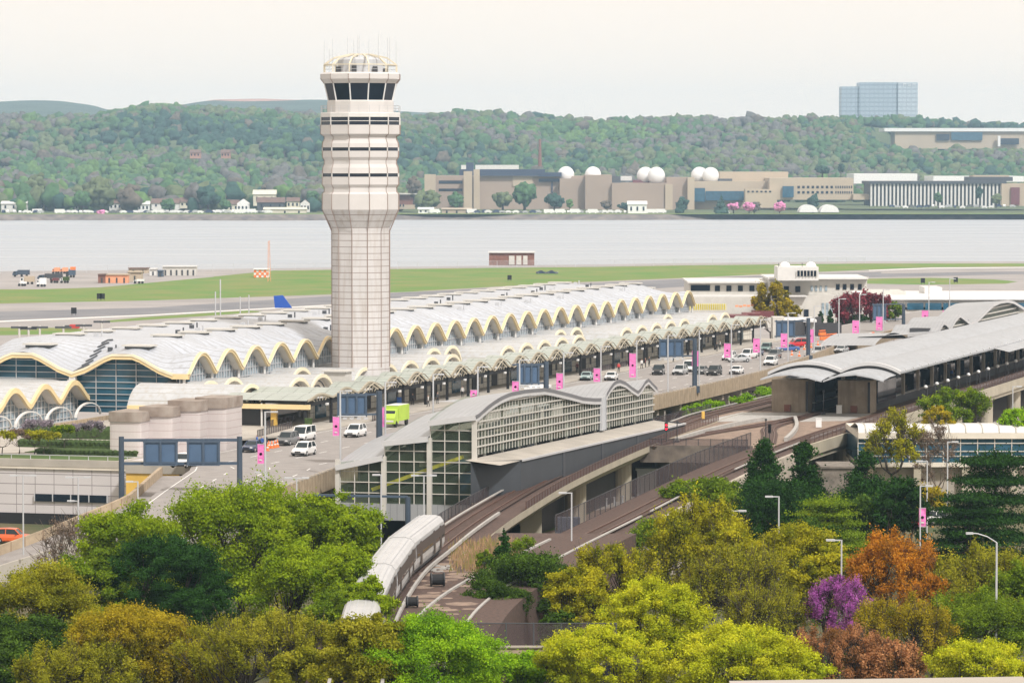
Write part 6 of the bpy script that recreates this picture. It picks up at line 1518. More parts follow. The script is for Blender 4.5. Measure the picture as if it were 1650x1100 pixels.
for (x0,x1,y,l) in ((1322,1348,548,'left low stack of orange barriers behind the road'),(1320,1352,541,'rear low row of orange barriers before the dark fence')):
    a=P(x0,y,8.1); c=P(x1,y-2,8.1); b=MB(); b.bar((a[0],a[1],8.5),(c[0],c[1],8.5),.4,.7); b.bar((a[0],a[1],9.2),(c[0],c[1],9.2),.2,.2); tag(b.build('barrier_stack','orange'),l,'barrier')
# kerb railings in black
for (x0,y0,x1,y1,l) in ((415,705,470,690,'low dark kerb railing behind the workers'),(430,690,475,680,'second low dark railing under the canopy edge'),(600,678,640,668,'dark kerb railing left of the yellow-green truck'),(935,605,1010,590,'dark kerb railing behind the figure in red')):
    a=P(x0,y0,8.1); c=P(x1,y1,8.1); fence('railing',l,[a,((a[0]+c[0])/2,(a[1]+c[1])/2,8.1),c],1.0,'mesh_fence',1.2)
# refuse: green bins
for (x,y,l) in ((497,690,'green waste bin under the canopy by the doors'),(645,655,'blue recycling machine by the terminal doors')):
    q=P(x,y,8.2); b=MB(); b.box(q[0]-.5,q[0]+.5,q[1]-.4,q[1]+.4,8.2,9.5); b.box(q[0]-.55,q[0]+.55,q[1]-.45,q[1]+.45,9.5,9.62); tag(b.build('bin','blue_tarp' if x>600 else 'hedge_green'),l,'bin')
# ================================================================ trees
def leafmats(name,cols,tr=.35):
    out=[]
    for k,c in enumerate(cols): n=name+('_light','_mid','_deep')[k]; MLEAF(n,c,tr); out.append(n)
    return out
LM={}
def L_(name,a,b,c,tr=.35): LM[name]=leafmats(name,[a,b,c],tr)
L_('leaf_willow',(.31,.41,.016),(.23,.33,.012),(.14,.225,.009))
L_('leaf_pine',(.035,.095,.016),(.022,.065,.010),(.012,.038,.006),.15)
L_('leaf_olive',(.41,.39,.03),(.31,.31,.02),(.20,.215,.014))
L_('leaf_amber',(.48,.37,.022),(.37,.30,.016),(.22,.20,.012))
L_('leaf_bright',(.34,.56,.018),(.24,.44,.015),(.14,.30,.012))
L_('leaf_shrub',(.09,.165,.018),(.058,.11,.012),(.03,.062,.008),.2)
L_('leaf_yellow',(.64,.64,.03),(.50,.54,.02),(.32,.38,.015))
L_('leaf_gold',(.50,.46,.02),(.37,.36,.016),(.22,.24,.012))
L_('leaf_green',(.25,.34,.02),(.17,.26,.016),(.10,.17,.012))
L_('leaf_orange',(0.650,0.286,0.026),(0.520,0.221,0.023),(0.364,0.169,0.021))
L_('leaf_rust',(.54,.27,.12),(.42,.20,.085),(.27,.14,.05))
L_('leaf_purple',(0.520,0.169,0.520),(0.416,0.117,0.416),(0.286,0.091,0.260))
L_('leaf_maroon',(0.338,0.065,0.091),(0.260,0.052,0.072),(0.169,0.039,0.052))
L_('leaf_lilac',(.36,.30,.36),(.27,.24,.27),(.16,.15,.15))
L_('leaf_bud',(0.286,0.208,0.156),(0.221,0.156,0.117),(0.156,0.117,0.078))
def leaves(centers,nrm,size,rng):
    n=len(centers); r=rng.normal(0,1,(n,3)); nn=nrm+.9*r; nn/=np.linalg.norm(nn,axis=1)[:,None]+1e-9
    t=np.cross(nn,rng.normal(0,1,(n,3))); t/=np.linalg.norm(t,axis=1)[:,None]+1e-9; bt=np.cross(nn,t)
    s1=(size*rng.uniform(.6,1.3,n))[:,None]; s2=s1*rng.uniform(.45,.8,(n,1))
    v=np.stack([centers-t*s1,centers+bt*s2,centers+t*s1,centers-bt*s2],1).reshape(-1,3)
    return v,np.arange(n*4).reshape(-1,4)
TIDX=[0]
def tree(name,label,x,y,htop,rx,rz,mat,n=16000,leaf=.17,clumps=60,kind='round',bark='bark',z0=0.,ry=None,dens=1.,limbs=None,clr=None,group=None,flat=1.,cat='tree',trunkr=.3):
    """crown ellipsoid with its top at htop, radii rx (width) and rz (half height)"""
    TIDX[0]+=1; big=y<420 and n>4000; near=y<345 and big; n=int(n*(2.7 if near else 1.9 if big else 1.2)); leaf=leaf*(.64 if near else .76 if big else 1.); clumps=int(clumps*(1.5 if big and kind!='bare' else 1)); clr=(clr or .24)*(.9 if big else 1); rng=np.random.default_rng(100+TIDX[0]); ry=ry or rx*.85
    t=thing(name,label,cat,(x,y,z0),group=group); cz=htop-rz
    # clump centres
    d=rng.normal(0,1,(clumps,3)); d/=np.linalg.norm(d,axis=1)[:,None]; d[:,2]=np.where(d[:,2]<-.6,-d[:,2]*.8,d[:,2])
    rad=rng.uniform(.35,1,(clumps,1))**.5
    cc=d*rad*np.array([rx,ry,rz])*.93; cr=(clr or .24)*min(rx,rz*1.5)*rng.uniform(.65,1.25,clumps)
    if kind=='conifer':
        tt=rng.random(clumps)**.8; an=rng.uniform(0,6.28,clumps); rr=(1-tt)*.95+.04
        rad_=rng.uniform(.45,1,clumps); cc=np.stack([np.cos(an)*rx*rr*rad_,np.sin(an)*ry*rr*rad_,(tt*2-1)*rz],1); cr=.36*rx*(1.1-tt*.7)*rng.uniform(.7,1.2,clumps)
    if kind=='layered':
        lv=rng.integers(0,7,clumps)/6.; an=rng.uniform(0,6.28,clumps); rr=np.sqrt(rng.uniform(.1,1,clumps))*(1-.72*lv)+.02
        cc=np.stack([np.cos(an)*rx*rr,np.sin(an)*ry*rr,(lv*2-1)*rz*.95-rr*.4],1); cr=.27*rx*rng.uniform(.7,1.2,clumps)
    C=cc+np.array([x,y,cz])
    # leaves: mostly on the upper shell of each clump
    w=cr**2; w/=w.sum(); own=rng.choice(clumps,n,p=w)
    dd=rng.normal(0,1,(n,3)); dd/=np.linalg.norm(dd,axis=1)[:,None]; dd[:,2]=np.where(rng.random(n)<.55,np.abs(dd[:,2]),dd[:,2])
    rr=np.abs(rng.normal(.62,.3,n)); an3=rng.uniform(.65,1.4,(clumps,3))[own]; fl=np.array([1,1,.8*flat]) if kind!='layered' else np.array([1.3,1.3,.28])
    if kind=='spray': fl=np.array([.75,.75,1.35])
    pos=C[own]+dd*(rr*cr[own])[:,None]*fl*an3
    # stray leaves round the outline
    k=int(n*.10); pos[:k]+=rng.normal(0,.35*cr[own[:k]][:,None],(k,3))
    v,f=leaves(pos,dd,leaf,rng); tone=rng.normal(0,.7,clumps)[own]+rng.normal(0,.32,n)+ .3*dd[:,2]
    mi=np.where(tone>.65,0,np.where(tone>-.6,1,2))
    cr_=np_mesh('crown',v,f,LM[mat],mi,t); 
    # trunk and limbs
    b=MB(); base=Vector((x,y,z0-.3)); fork=Vector((x+rng.normal(0,.2),y,z0+(cz-z0)*.45 if kind not in('conifer','layered') else htop-1))
    tr=trunkr*max(.6,rx/5)
    b.tube([tuple(base),tuple(base.lerp(fork,.5)+Vector((rng.normal(0,.12),0,0))),tuple(fork)],[tr,tr*.8,tr*.6 if kind not in('conifer','layered') else .06],8)
    nl=limbs if limbs is not None else min(clumps,26)
    if kind not in ('conifer','layered'):
        mains=[]
        for a in range(6):
            an=a*1.05+rng.uniform(-.3,.3); e=fork+Vector((math.cos(an)*rx*.42,math.sin(an)*ry*.42,rz*rng.uniform(.25,.7))); m_=fork.lerp(e,.5)+Vector((math.cos(an)*rx*.07,math.sin(an)*.3,-.1*rz))
            b.tube([tuple(fork),tuple(m_),tuple(e)],[tr*.5,tr*.36,tr*.24],6); mains.append(e)
        for q in range(nl):
            c=Vector(C[q%clumps]); m_=min(mains,key=lambda a:(a-c).length); mid=m_.lerp(c,.5)+Vector((rng.normal(0,.2),rng.normal(0,.2),-.25))
            b.tube([tuple(m_),tuple(mid),tuple(c)],[tr*.2,tr*.13,tr*.05],4)
            if kind in('spray','bare'):
                for _ in range(6 if kind=='spray' else 7):
                    e=c+Vector((rng.normal(0,.5*cr[q%clumps]+.3),rng.normal(0,.5*cr[q%clumps]+.3),abs(rng.normal(.6,.5))*cr[q%clumps]*1.5)); b.tube([tuple(mid.lerp(c,rng.uniform(.2,1))),tuple(e)],[.035,.014],3,cap=False)
    else:
        for q in range(min(clumps,40)):
            c=Vector(C[q]); b.tube([(x,y,c.z+.3),tuple(c)],[.07,.03],4)
    b.build('trunk',bark,t,fix=False); return t
def tpx(cx,ytop,w,htop,Y=None):
    """centre column, crown top row and width in the picture -> x,y,rx for a crown whose top is htop metres high"""
    yy=F*(45-htop)/(ytop-262) if Y is None else Y
    q=D(cx,ytop,yy); return q[0],yy,w*yy/F/2,q[2]
def pt_tree(name,label,cx,ytop,w,hpx,htop,mat,**k):
    x,y,rx,zt=tpx(cx,ytop,w,htop); rz=hpx*y/F/2
    rz=min(rz,zt*.52-.1) if k.get('kind')!='conifer' else rz
    return tree(name,label,x,y,zt,rx,max(rz,.6),mat,**k)
# -- big mid-green group at the left
G='light green trees in the lower left group'
pt_tree('tree','broad light green tree at the top centre of the lower left group',385,768,300,250,15,'leaf_willow',n=42000,leaf=.17,clumps=120,clr=.19,limbs=70,group=G)
pt_tree('tree','light green tree forming the left shoulder of the lower left group',215,806,190,190,14,'leaf_willow',n=24000,clumps=70,clr=.2,limbs=40,group=G)
pt_tree('tree','light green tree leaning over the train at the right of the lower left group',533,790,190,215,15,'leaf_willow',n=28000,clumps=80,clr=.2,limbs=50,group=G)
pt_tree('tree','lower light green crown with dark forked branches beside the train',500,868,230,170,12.5,'leaf_willow',n=24000,clumps=80,clr=.17,limbs=70,group=G)
pt_tree('tree','thin green crown overhanging the last train cars',594,925,100,130,12.8,'leaf_willow',n=9000,clumps=34,clr=.2,limbs=30)
pt_tree('pine_tree','dense dark green pine in front of the light green group',262,858,240,170,12.5,'leaf_pine',n=36000,leaf=.14,clumps=130,clr=.15,flat=.8)
pt_tree('pine_tree','lower dark pine mass right of the dense dark pine',320,945,130,90,10.5,'leaf_pine',n=12000,leaf=.14,clumps=60,clr=.17)
pt_tree('tree','olive and amber tree filling the left edge',60,905,230,210,12,'leaf_olive',n=30000,clumps=90,clr=.2,limbs=50,leaf=.15)
pt_tree('tree','dark green tree low at the left edge',45,985,220,170,9.5,'leaf_shrub',n=22000,clumps=70,clr=.2)
pt_tree('tree','amber tree below the dense dark pine',205,965,220,150,11,'leaf_amber',n=26000,clumps=80,clr=.18,limbs=60,leaf=.14)
pt_tree('tree','wide twiggy olive tree at the bottom left of centre',425,985,310,140,11,'leaf_olive',n=30000,clumps=110,clr=.15,limbs=110,kind='spray',leaf=.12)
pt_tree('tree','amber-tipped tree low at the bottom left',140,1035,260,120,8,'leaf_olive',n=22000,clumps=70,clr=.18,limbs=60,kind='spray',leaf=.13)
pt_tree('bare_tree','bare grey-brown tree in front of the ramp at the left',112,818,110,150,12,'leaf_bud',n=1800,clumps=50,clr=.2,kind='bare',limbs=50,leaf=.1,bark='bark_pale')
pt_tree('tree','bright fresh green round tree at the bottom centre',690,988,262,170,12,'leaf_bright',n=52000,clumps=130,clr=.17,leaf=.13,limbs=40)
pt_tree('tree','dark green spreading tree between the curving tracks',850,880,185,150,10.5,'leaf_shrub',n=32000,clumps=90,clr=.19,leaf=.14)
pt_tree('tree','lower dark green bush above the mesh fence of the bridge',800,935,130,90,8.5,'leaf_shrub',n=14000,clumps=50,clr=.2,leaf=.14)
pt_tree('tree','tall gold-green tree with many dark upright branches at the centre right',1128,796,215,240,14,'leaf_gold',n=30000,clumps=120,clr=.16,limbs=120,kind='spray',leaf=.14)
pt_tree('tree','olive tree left of the tall gold-green one',985,872,150,150,11.5,'leaf_gold',n=15000,clumps=60,clr=.17,limbs=60,kind='spray',leaf=.13)
pt_tree('tree','olive-brown tree under the tall gold-green crown',1190,880,200,150,11,'leaf_olive',n=13000,clumps=70,clr=.17,limbs=80,kind='spray',leaf=.12)
pt_tree('tree','vivid yellow-green tree at the bottom, right of the bridge',1055,932,190,150,12.5,'leaf_yellow',n=34000,clumps=90,clr=.17,leaf=.13,limbs=50)
pt_tree('tree','lower vivid yellow-green tree against the bottom edge',975,1005,230,130,10.5,'leaf_yellow',n=28000,clumps=80,clr=.17,leaf=.13,limbs=50)
pt_tree('tree','vivid yellow-green tree nearest the bottom centre right',1190,1000,240,150,11,'leaf_yellow',n=36000,clumps=90,clr=.17,leaf=.13,limbs=50)
pt_tree('tree','gold-green rounded tree left of the white lamp',1285,842,190,170,11.5,'leaf_gold',n=24000,clumps=80,clr=.18,limbs=60,leaf=.13)
pt_tree('tree','olive twiggy tree behind the purple blossom tree',1230,935,160,130,9,'leaf_olive',n=9000,clumps=60,clr=.17,limbs=80,kind='spray',leaf=.11)
pt_tree('blossom_tree','purple-pink blossom tree among the green ones at lower right',1352,922,120,118,9.8,'leaf_purple',n=9000,clumps=46,clr=.17,limbs=60,leaf=.11,kind='spray')
pt_tree('tree','tall orange tree at lower right',1440,852,185,200,12,'leaf_orange',n=26000,clumps=90,clr=.17,limbs=70,kind='spray',leaf=.13)
pt_tree('tree','rust brown tree at the bottom below the purple blossom',1350,1012,200,100,9,'leaf_rust',n=18000,clumps=80,clr=.16,limbs=80,kind='spray',leaf=.11)
pt_tree('tree','amber-olive tree below the tall orange tree',1455,955,190,150,9.5,'leaf_amber',n=18000,clumps=80,clr=.17,limbs=80,kind='spray',leaf=.12)
pt_tree('tree','wide olive-green tree at the right edge',1600,875,220,230,11,'leaf_olive',n=28000,clumps=100,clr=.18,limbs=90,kind='spray',leaf=.13)
pt_tree('tree','green-leaved tree low at the right edge',1590,945,220,150,9,'leaf_green',n=24000,clumps=80,clr=.18,limbs=60,leaf=.13)
pt_tree('tree','yellow-green tree in the bottom right corner',1575,1032,190,100,9.5,'leaf_yellow',n=24000,clumps=60,clr=.2,leaf=.13)
pt_tree('tree','flat-topped bright green tree in front of the dark conifers',1335,808,150,95,10,'leaf_green',n=22000,clumps=60,clr=.2,kind='layered',leaf=.14)
pt_tree('tree','low green crown behind the gold-green tree',1120,772,120,60,9,'leaf_green',n=9000,clumps=40,clr=.24,leaf=.16)
pt_tree('conifer','left pointed dark conifer before the station slab',1230,712,135,175,13.5,'leaf_pine',kind='conifer',n=30000,clumps=90,leaf=.16)
pt_tree('conifer','right pointed dark conifer before the station slab',1296,718,140,170,13.5,'leaf_pine',kind='conifer',n=30000,clumps=90,leaf=.16)
pt_tree('conifer','broad dark evergreen below the pointed conifers',1262,772,190,130,11.5,'leaf_pine',n=26000,clumps=80,clr=.2,leaf=.16)
pt_tree('conifer','dark evergreen in front of the garage building',1395,732,150,150,11.8,'leaf_pine',kind='conifer',n=30000,clumps=90,leaf=.16)
pt_tree('conifer','dark rounded evergreen right of the pale shrubs',1450,770,110,120,11,'leaf_pine',n=16000,clumps=70,clr=.2,leaf=.16)
pt_tree('tree','grey-green rounded shrub tree at the centre right',1425,795,110,80,9,'leaf_shrub',n=14000,clumps=50,clr=.2,leaf=.15)
pt_tree('tree','second grey-green rounded shrub further left',1375,797,100,60,9,'leaf_shrub',n=10000,clumps=40,clr=.2,leaf=.15)
pt_tree('cedar_tree','large dark layered cedar at the right edge',1600,738,190,190,13.5,'leaf_pine',kind='layered',n=60000,clumps=140,leaf=.17)
pt_tree('cedar_tree','lower dark cedar boughs under the large cedar',1560,800,160,110,10,'leaf_pine',kind='layered',n=22000,clumps=80,leaf=.17)
pt_tree('tree','thin yellow-topped tree in front of the white curved roof',1442,657,108,110,12.5,'leaf_gold',n=8000,clumps=50,clr=.18,limbs=60,kind='spray',leaf=.15)
pt_tree('bare_tree','bare reddish-brown tree before the garage ribbon glazing',1510,668,75,150,12.5,'leaf_bud',n=2600,clumps=50,clr=.2,kind='bare',limbs=60,leaf=.1,bark='bark_pale')
pt_tree('tree','olive green tree in front of the station viaduct',1545,624,130,70,13,'leaf_green',n=15000,clumps=60,clr=.2,limbs=50,leaf=.16)
pt_tree('tree','small light green tree at the right edge by the garage roof',1640,656,60,45,12,'leaf_bright',n=6000,clumps=30,clr=.24,leaf=.16)
pt_tree('tree','small ochre crown beside the olive green tree',1512,655,55,40,12,'leaf_amber',n=3500,clumps=30,clr=.22,leaf=.14)
pt_tree('bush','amber bushes under the garage building',1490,785,90,45,4.5,'leaf_amber',n=6000,clumps=30,clr=.24,leaf=.16)
pt_tree('bush','small round vivid green bush between the orange and olive trees',1507,928,34,26,5,'leaf_bright',n=3000,clumps=16,clr=.3,leaf=.12,cat='bush')
pt_tree('conifer','slim dark shrub beside the dry grass on the embankment',812,855,34,50,11.3,'leaf_pine',kind='conifer',n=3500,clumps=26,leaf=.13,z0=7)
for (cx,yt,w,hh,l) in ((780,885,30,34,'small olive shrub on the embankment left of the dark one'),(845,868,50,26,'yellow-green low shrub on the embankment edge')):
    x,y,_=P(cx,yt+hh,7.05); k=y/F; tree('bush',l,x,y,7.05+hh*k,w*k/2,hh*k/2,'leaf_green',n=1800,clumps=16,clr=.35,leaf=.1,z0=7.,cat='bush',trunkr=.06)
# behind: terminal A trees
pt_tree('tree','autumn-coloured tree in front of the white old terminal',1243,456,62,66,17,'leaf_amber',n=9000,clumps=60,clr=.18,limbs=60,leaf=.3,kind='spray')
pt_tree('tree','brown-green tree right of the taller autumn-coloured one',1270,482,40,45,13,'leaf_amber',n=5000,clumps=40,clr=.2,limbs=40,leaf=.3)
pt_tree('tree','wide dark red maple in front of the old terminal',1390,470,110,52,15,'leaf_maroon',n=12000,clumps=80,clr=.16,limbs=60,leaf=.3,kind='spray')
for cx,yt,w,l in ((1322,503,20,'first small dark conifer from the left by the kiosk'),(1338,500,20,'second small dark conifer by the kiosk'),(1358,497,22,'third small dark conifer behind the dark fence')): pt_tree('conifer',l,cx,yt,w,40,11,'leaf_pine',kind='conifer',n=2500,clumps=40,leaf=.3)
pt_tree('hedge','long dark green hedge mass under the red maple',1400,508,120,36,9,'leaf_pine',n=9000,clumps=60,clr=.25,leaf=.3,cat='hedge')
pt_tree('tree','green tree behind the right-hand gantry sign',1440,483,26,40,13,'leaf_green',n=3500,clumps=30,clr=.24,leaf=.3)
# bright shrubs behind the green mesh fence by the road piers
for (cx,cy,w,l) in ((1122,668,44,'first bright green shrub behind the mesh fence by the road piers'),(1150,662,40,'second bright green shrub behind the mesh fence'),(1195,650,44,'third bright green shrub below the road piers'),(1232,640,36,'last bright green shrub below the road piers, near the station')):
    x,y,_=P(cx,cy+6,5.5); k=y/F; tree('bush',l,x,y,5.8+20*k,w*k/2,12*k,'leaf_bright',n=2600,clumps=24,clr=.3,leaf=.14,z0=0.,cat='bush',trunkr=.08)
# pleached trees of the terrace garden
for i,(cx,cy,w,mt,l) in enumerate([(3,700,40,'leaf_olive','leftmost flat-topped tree of the terrace garden'),(30,698,40,'leaf_bud','second flat-topped tree of the terrace garden'),(55,697,34,'leaf_olive','third flat-topped tree of the terrace garden'),(73,700,40,'leaf_olive','fourth flat-topped tree, nearest the lawn'),(104,690,34,'leaf_green','fifth flat-topped tree beside the hedge'),(128,686,34,'leaf_lilac','sixth flat-topped tree, flecked with pale purple blossom'),(152,684,34,'leaf_lilac','blossoming flat-topped tree beside the cooling plant'),(62,682,60,'leaf_lilac','long row of pale purple blossom behind the flat-topped trees')]):
    q=_sv(cx,cy+34,7.3); q=T(*q); k=q[1]/F; tree('pleached_tree',l,q[0],q[1],7.3+38*k,w*k*.62,7*k,mt,n=2400,clumps=24,clr=.5,leaf=.13,z0=7.3,bark='bark',trunkr=.16,limbs=14)
# dry grass on the embankment
N=4200; px_=RNG.uniform(722,850,N); py_=RNG.uniform(868,930,N); ok=((px_-785)/64)**2+((py_-897)/24)**2<1+RNG.normal(0,.45,N)+.3*np.sin(px_/6)*np.sin(py_/5); px_,py_=px_[ok],py_[ok]
vs_=[];fs_=[];gm_=[]
for a,c in zip(px_,py_):
    x,y,z=P(a,c,7.03); h=random.uniform(.2,.85)*(1.1 if (a//9+c//7)%2 else .7); dx,dy=random.uniform(-.12,.12),random.uniform(-.12,.12); i=len(vs_); vs_+= [(x-.04,y,z),(x+.04,y,z),(x+dx,y+dy,z+h)]; fs_.append((i,i+1,i+2)); gm_.append(random.choice([0,0,1,1,2]) if (a//9+c//7)%3 else random.choice([1,2,2]))
tag(np_mesh('dry_grass',np.array(vs_),np.array(fs_),['dry_grass','dry_grass_tan','dry_grass_olive'],gm_),kind='stuff',label='patch of tall straw-coloured dry grass on the embankment',cat='grass')
# low scrub filling the ground between the near trees
N=900; Xs=RNG.uniform(-75,75,N); Ys=RNG.uniform(255,400,N)
ok=(np.abs(Xs)<Ys*.16)&~((Xs>-20)&(Xs<14)&(Ys>285)); Xs,Ys=Xs[ok],Ys[ok]
sc_=RNG.uniform(.8,2.2,len(Xs)); n=46; own=np.repeat(np.arange(len(Xs)),n); dd=RNG.normal(0,1,(len(own),3)); dd/=np.linalg.norm(dd,axis=1)[:,None]; dd[:,2]=np.abs(dd[:,2])
v,f=leaves(np.stack([Xs[own],Ys[own],np.zeros(len(own))],1)+dd*sc_[own][:,None],dd,.22,RNG)
tag(np_mesh('scrub',v,f,['leaf_green_deep','leaf_olive_deep','leaf_shrub_mid'],RNG.integers(0,3,len(Xs))[own]),kind='stuff',label='low green scrub covering the ground between the near trees',cat='scrub')
# ================================================================ old terminal and airfield things
ot=thing('old_terminal','white curved old terminal with square dark windows behind the road','building',(90,1080,0))
YO=1080.
def ob(pn,x0,x1,yt,yb,Y,dep,mat,par=None):
    b=MB(); fb(b,x0,x1,yt,yb,Y,dep); return b.build(pn,mat,par or ot)
ob('wing',1110,1262,456,478,1085,30,'off_white'); ob('wing',1108,1240,478,530,1078,34,'off_white'); ob('wing',1240,1397,450,476,1076,30,'off_white'); ob('wing',1236,1345,476,545,1068,36,'off_white')
ob('parapet_roof',1108,1264,453.5,456,1083,34,'white_paint'); ob('parapet_roof',1238,1399,447.5,450,1074,34,'white_paint'); ob('ledge',1108,1300,476,478.2,1066,5,'white_paint')
ob('control_room',1253,1319,430,452,1066,14,'white_paint')
for x0,x1 in ((1113,1144),): 
    w_=ob('window',x0,x1,459,468.5,1084.8,.15,'glass_dark')
for x in (1156,1174.5,1193,1211.5,1230): ob('window',x-4,x+4,460,469,1084.8,.15,'glass_dark')
for x in (1267,1285.5): ob('window',x-4,x+4,461,470.5,1075.8,.15,'glass_dark')
for x in (1308,1315,1322.5,1331): ob('window',x-1.8,x+1.8,460,469,1075.8,.15,'glass_grid')
for x in (1350,1361,1373,1385.5): ob('window',x-3,x+3,457.5,466.5,1075.8,.15,'glass_dark')
for x in (1326,1333,1340): ob('window',x-2,x+2,488,508,1067.8,.15,'glass_grid')
ob('window',1295.5,1303,498.5,510,1067.7,.2,'glass_dark')
w_=ob('window',1284,1316,436,445,1065.8,.15,'glass_dark')
b=MB()
for k in range(7):
    a=D(1284+32*k/6,436,1065.6); c=D(1284,445.2,1065.6); b.box(a[0]-.1,a[0]+.1,1065.5,1065.7,c[2],a[2])
b.build('mullion','off_white',w_)
for x,l in ((1265,'left white dome on the old terminal control room'),(1307,'right white dome on the old terminal control room')):
    c=D(x,430,1072); rr=9*1072/F; b=MB(); b.lathe([(max(.01,rr*math.cos(a)),c[2]+rr*.9*math.sin(a)) for a in np.linspace(0,1.57,8)],18,c[0],1073); tag(b.build('radome','white_bright',smooth=True),l,'radome','domes of the old terminal')
for x,y0,y1 in ((1255,424,431),(1293,423,431)):
    a=D(x,y0,1066); c=D(x,y1,1066); b=MB(); b.tube([(c[0],1067,c[2]),(a[0],1067,a[2])],.08,5); b.build('antenna','grey_metal',ot)
ow=thing('terminal_annex','long white annex with blue window strips behind the right-hand gantry','building',(110,960,0))
for a in [('wall',1455,1700,483,495,1000,40,'white_paint'),('wall',1455,1700,500,520,998,30,'off_white'),('roof_unit',1490,1518,463,480,1020,14,'white_paint'),('roof',1395,1700,478,483,998,45,'white_bright'),('wall',1400,1460,470,478,1010,20,'off_white')]:
    ob(*a,par=ow)
for x0,x1 in ((1462,1488),(1491,1517),(1520,1528),(1531,1546),(1550,1562),(1572,1700)): ob('window',x0,x1,488,499,997.6,.3,'glass_blue',par=ow)
# kiosk, dark fence and containers near the end of the canopy
kk=thing('kiosk','small white flat-roofed kiosk with a big dark window behind the slim gantry','kiosk',(66,880,8)); 
ob('wall',1262,1312,519,545,840,10,'white_paint',par=kk); ob('roof',1259,1316,515,519,838,14,'white_bright',par=kk); ob('window',1283,1299,525,541,839.8,.15,'glass_dark',par=kk)
b=MB(); fb(b,1312,1356,520,545,835,.4); tag(b.build('screen_fence','dark_grey'),'dark screened fence between the kiosk and the conifers','fence')
b=MB(T); b.box(263,300,27,27.4,8.1,11.4); tag(b.build('screen_fence','dark_grey'),'dark hoarding wall at the end of the kerb canopy','fence')
for i,(x0,x1,y0,y1,l) in enumerate(((1176,1207,508,512.5,'nearest maroon container of the stepped row'),(1198,1227,505,512,'second maroon container of the stepped row'),(1214,1247,501.5,511,'third maroon container of the stepped row'),(1235,1266,499.5,509,'farthest maroon container of the stepped row'))):
    b=MB(); fb(b,x0,x1,y0,y1,880+i*12,8); tag(b.build('container','maroon'),l,'container')
b=MB(); a=D(1250,512,820); b.box(D(1247,1,820)[0],D(1266,1,820)[0],820,826,8,D(1250,511,820)[2]); tag(b.build('plant_box','off_white'),'white boxy plant unit at the end of the canopy','plant unit')
ys=thing('yellow_barrier','long yellow slatted barrier beside the last arch of the terminal','barrier',D(1140,490,900)[:2]+(8,))
b=MB(); fb(b,1110,1170,489.5,499.5,900,.3); b.build('panel','yellow_bright',ys)
b=MB()
for k in range(20): a=D(1112+k*3,490,899.8); c=D(1112,499.5,899.8); b.box(a[0]-.06,a[0]+.06,899.7,899.9,c[2],a[2]+.2)
b.build('slats','white_paint',ys)['kind']='stuff'
b=MB()
for k in range(9): fb(b,1185+k*6.3,1190+k*6.3,491.5-k*.4+(k%2),494.5-k*.4+(k%2),905+k,1)
for k in range(5): fb(b,1210+k*7,1214+k*7,487,489,915,1)
tag(b.build('orange_netting','orange_pale'),'strip of pale orange safety netting above the maroon containers','netting')
# tail fin of an airliner behind the terminal
MATS_f=M('tail_blue',(.02,.09,.42),.3,.0); Yt=840.
q=[D(x,y,Yt) for x,y in ((443,496),(471,496),(456,475.5),(441,476.5))]
b=MB(); b.prism([(p[0],p[2]) for p in q],-.25,.25); b.v=[(x,z+Yt,y) for x,y,z in b.v]; af=thing('airliner','blue tail fin of a parked airliner showing above the terminal roof','airliner',(q[0][0],Yt,3)); fo=b.build('tail_fin','tail_blue'); fo.parent=af; fo.location=-af.location
b=MB(); b.tube([(q[0][0]-3,Yt,4.5),(q[0][0]+4,Yt+2,5),(q[0][0]+30,Yt+10,5)],[.6,2,2],12); b.build('fuselage','white_bright',af,smooth=True)
# brick hut by the river
bh=thing('brick_hut','flat-roofed red brick hut with three white doors by the river','hut',(-1,1500,0)); Yb_=F*45/(427.5-262)
for a in [('wall',788,861,407.5,427.5,Yb_,9,'brick'),('roof',786.5,862.5,405.5,407.4,Yb_-1,11,'white_paint'),('door',820,829,412,426.5,Yb_-.2,.15,'off_white'),('door',832,840,412,426.5,Yb_-.2,.15,'off_white'),('door',843,850,412,426.5,Yb_-.2,.15,'off_white')]: ob(*a,par=bh)
# shoreline fence
fl=[D(px,427,F*45/(float(np.interp(px,[0,540,960,1400],[441,434,429,424.6]))-262)) for px in range(0,541,60)]; fl=[(a,c,0.) for a,c,_ in fl]
m,nt,bb=_new('mesh_thin'); bb.inputs['Base Color'].default_value=(.4,.4,.42,1)
o=[n for n in nt.nodes if n.type=='OUTPUT_MATERIAL'][0]; t_=nt.nodes.new('ShaderNodeBsdfTransparent'); mx=nt.nodes.new('ShaderNodeMixShader'); mx.inputs[0].default_value=.82
nt.links.new(bb.outputs[0],mx.inputs[1]); nt.links.new(t_.outputs[0],mx.inputs[2]); nt.links.new(mx.outputs[0],o.inputs[0])
fence('perimeter_fence','thin pale perimeter fence along the river left of the tower',fl,2.9,'mesh_thin',9,'lamp_metal',pr=.08)
fl=[D(px,427,F*45/(float(np.interp(px,[0,540,960,1400],[441,434,429,424.6]))-262)) for px in range(640,1396,58)]; fl=[(a,c,0.) for a,c,_ in fl]
fence('perimeter_fence','thin pale perimeter fence along the river right of the tower',fl,2.9,'mesh_thin',9,'lamp_metal',pr=.08)
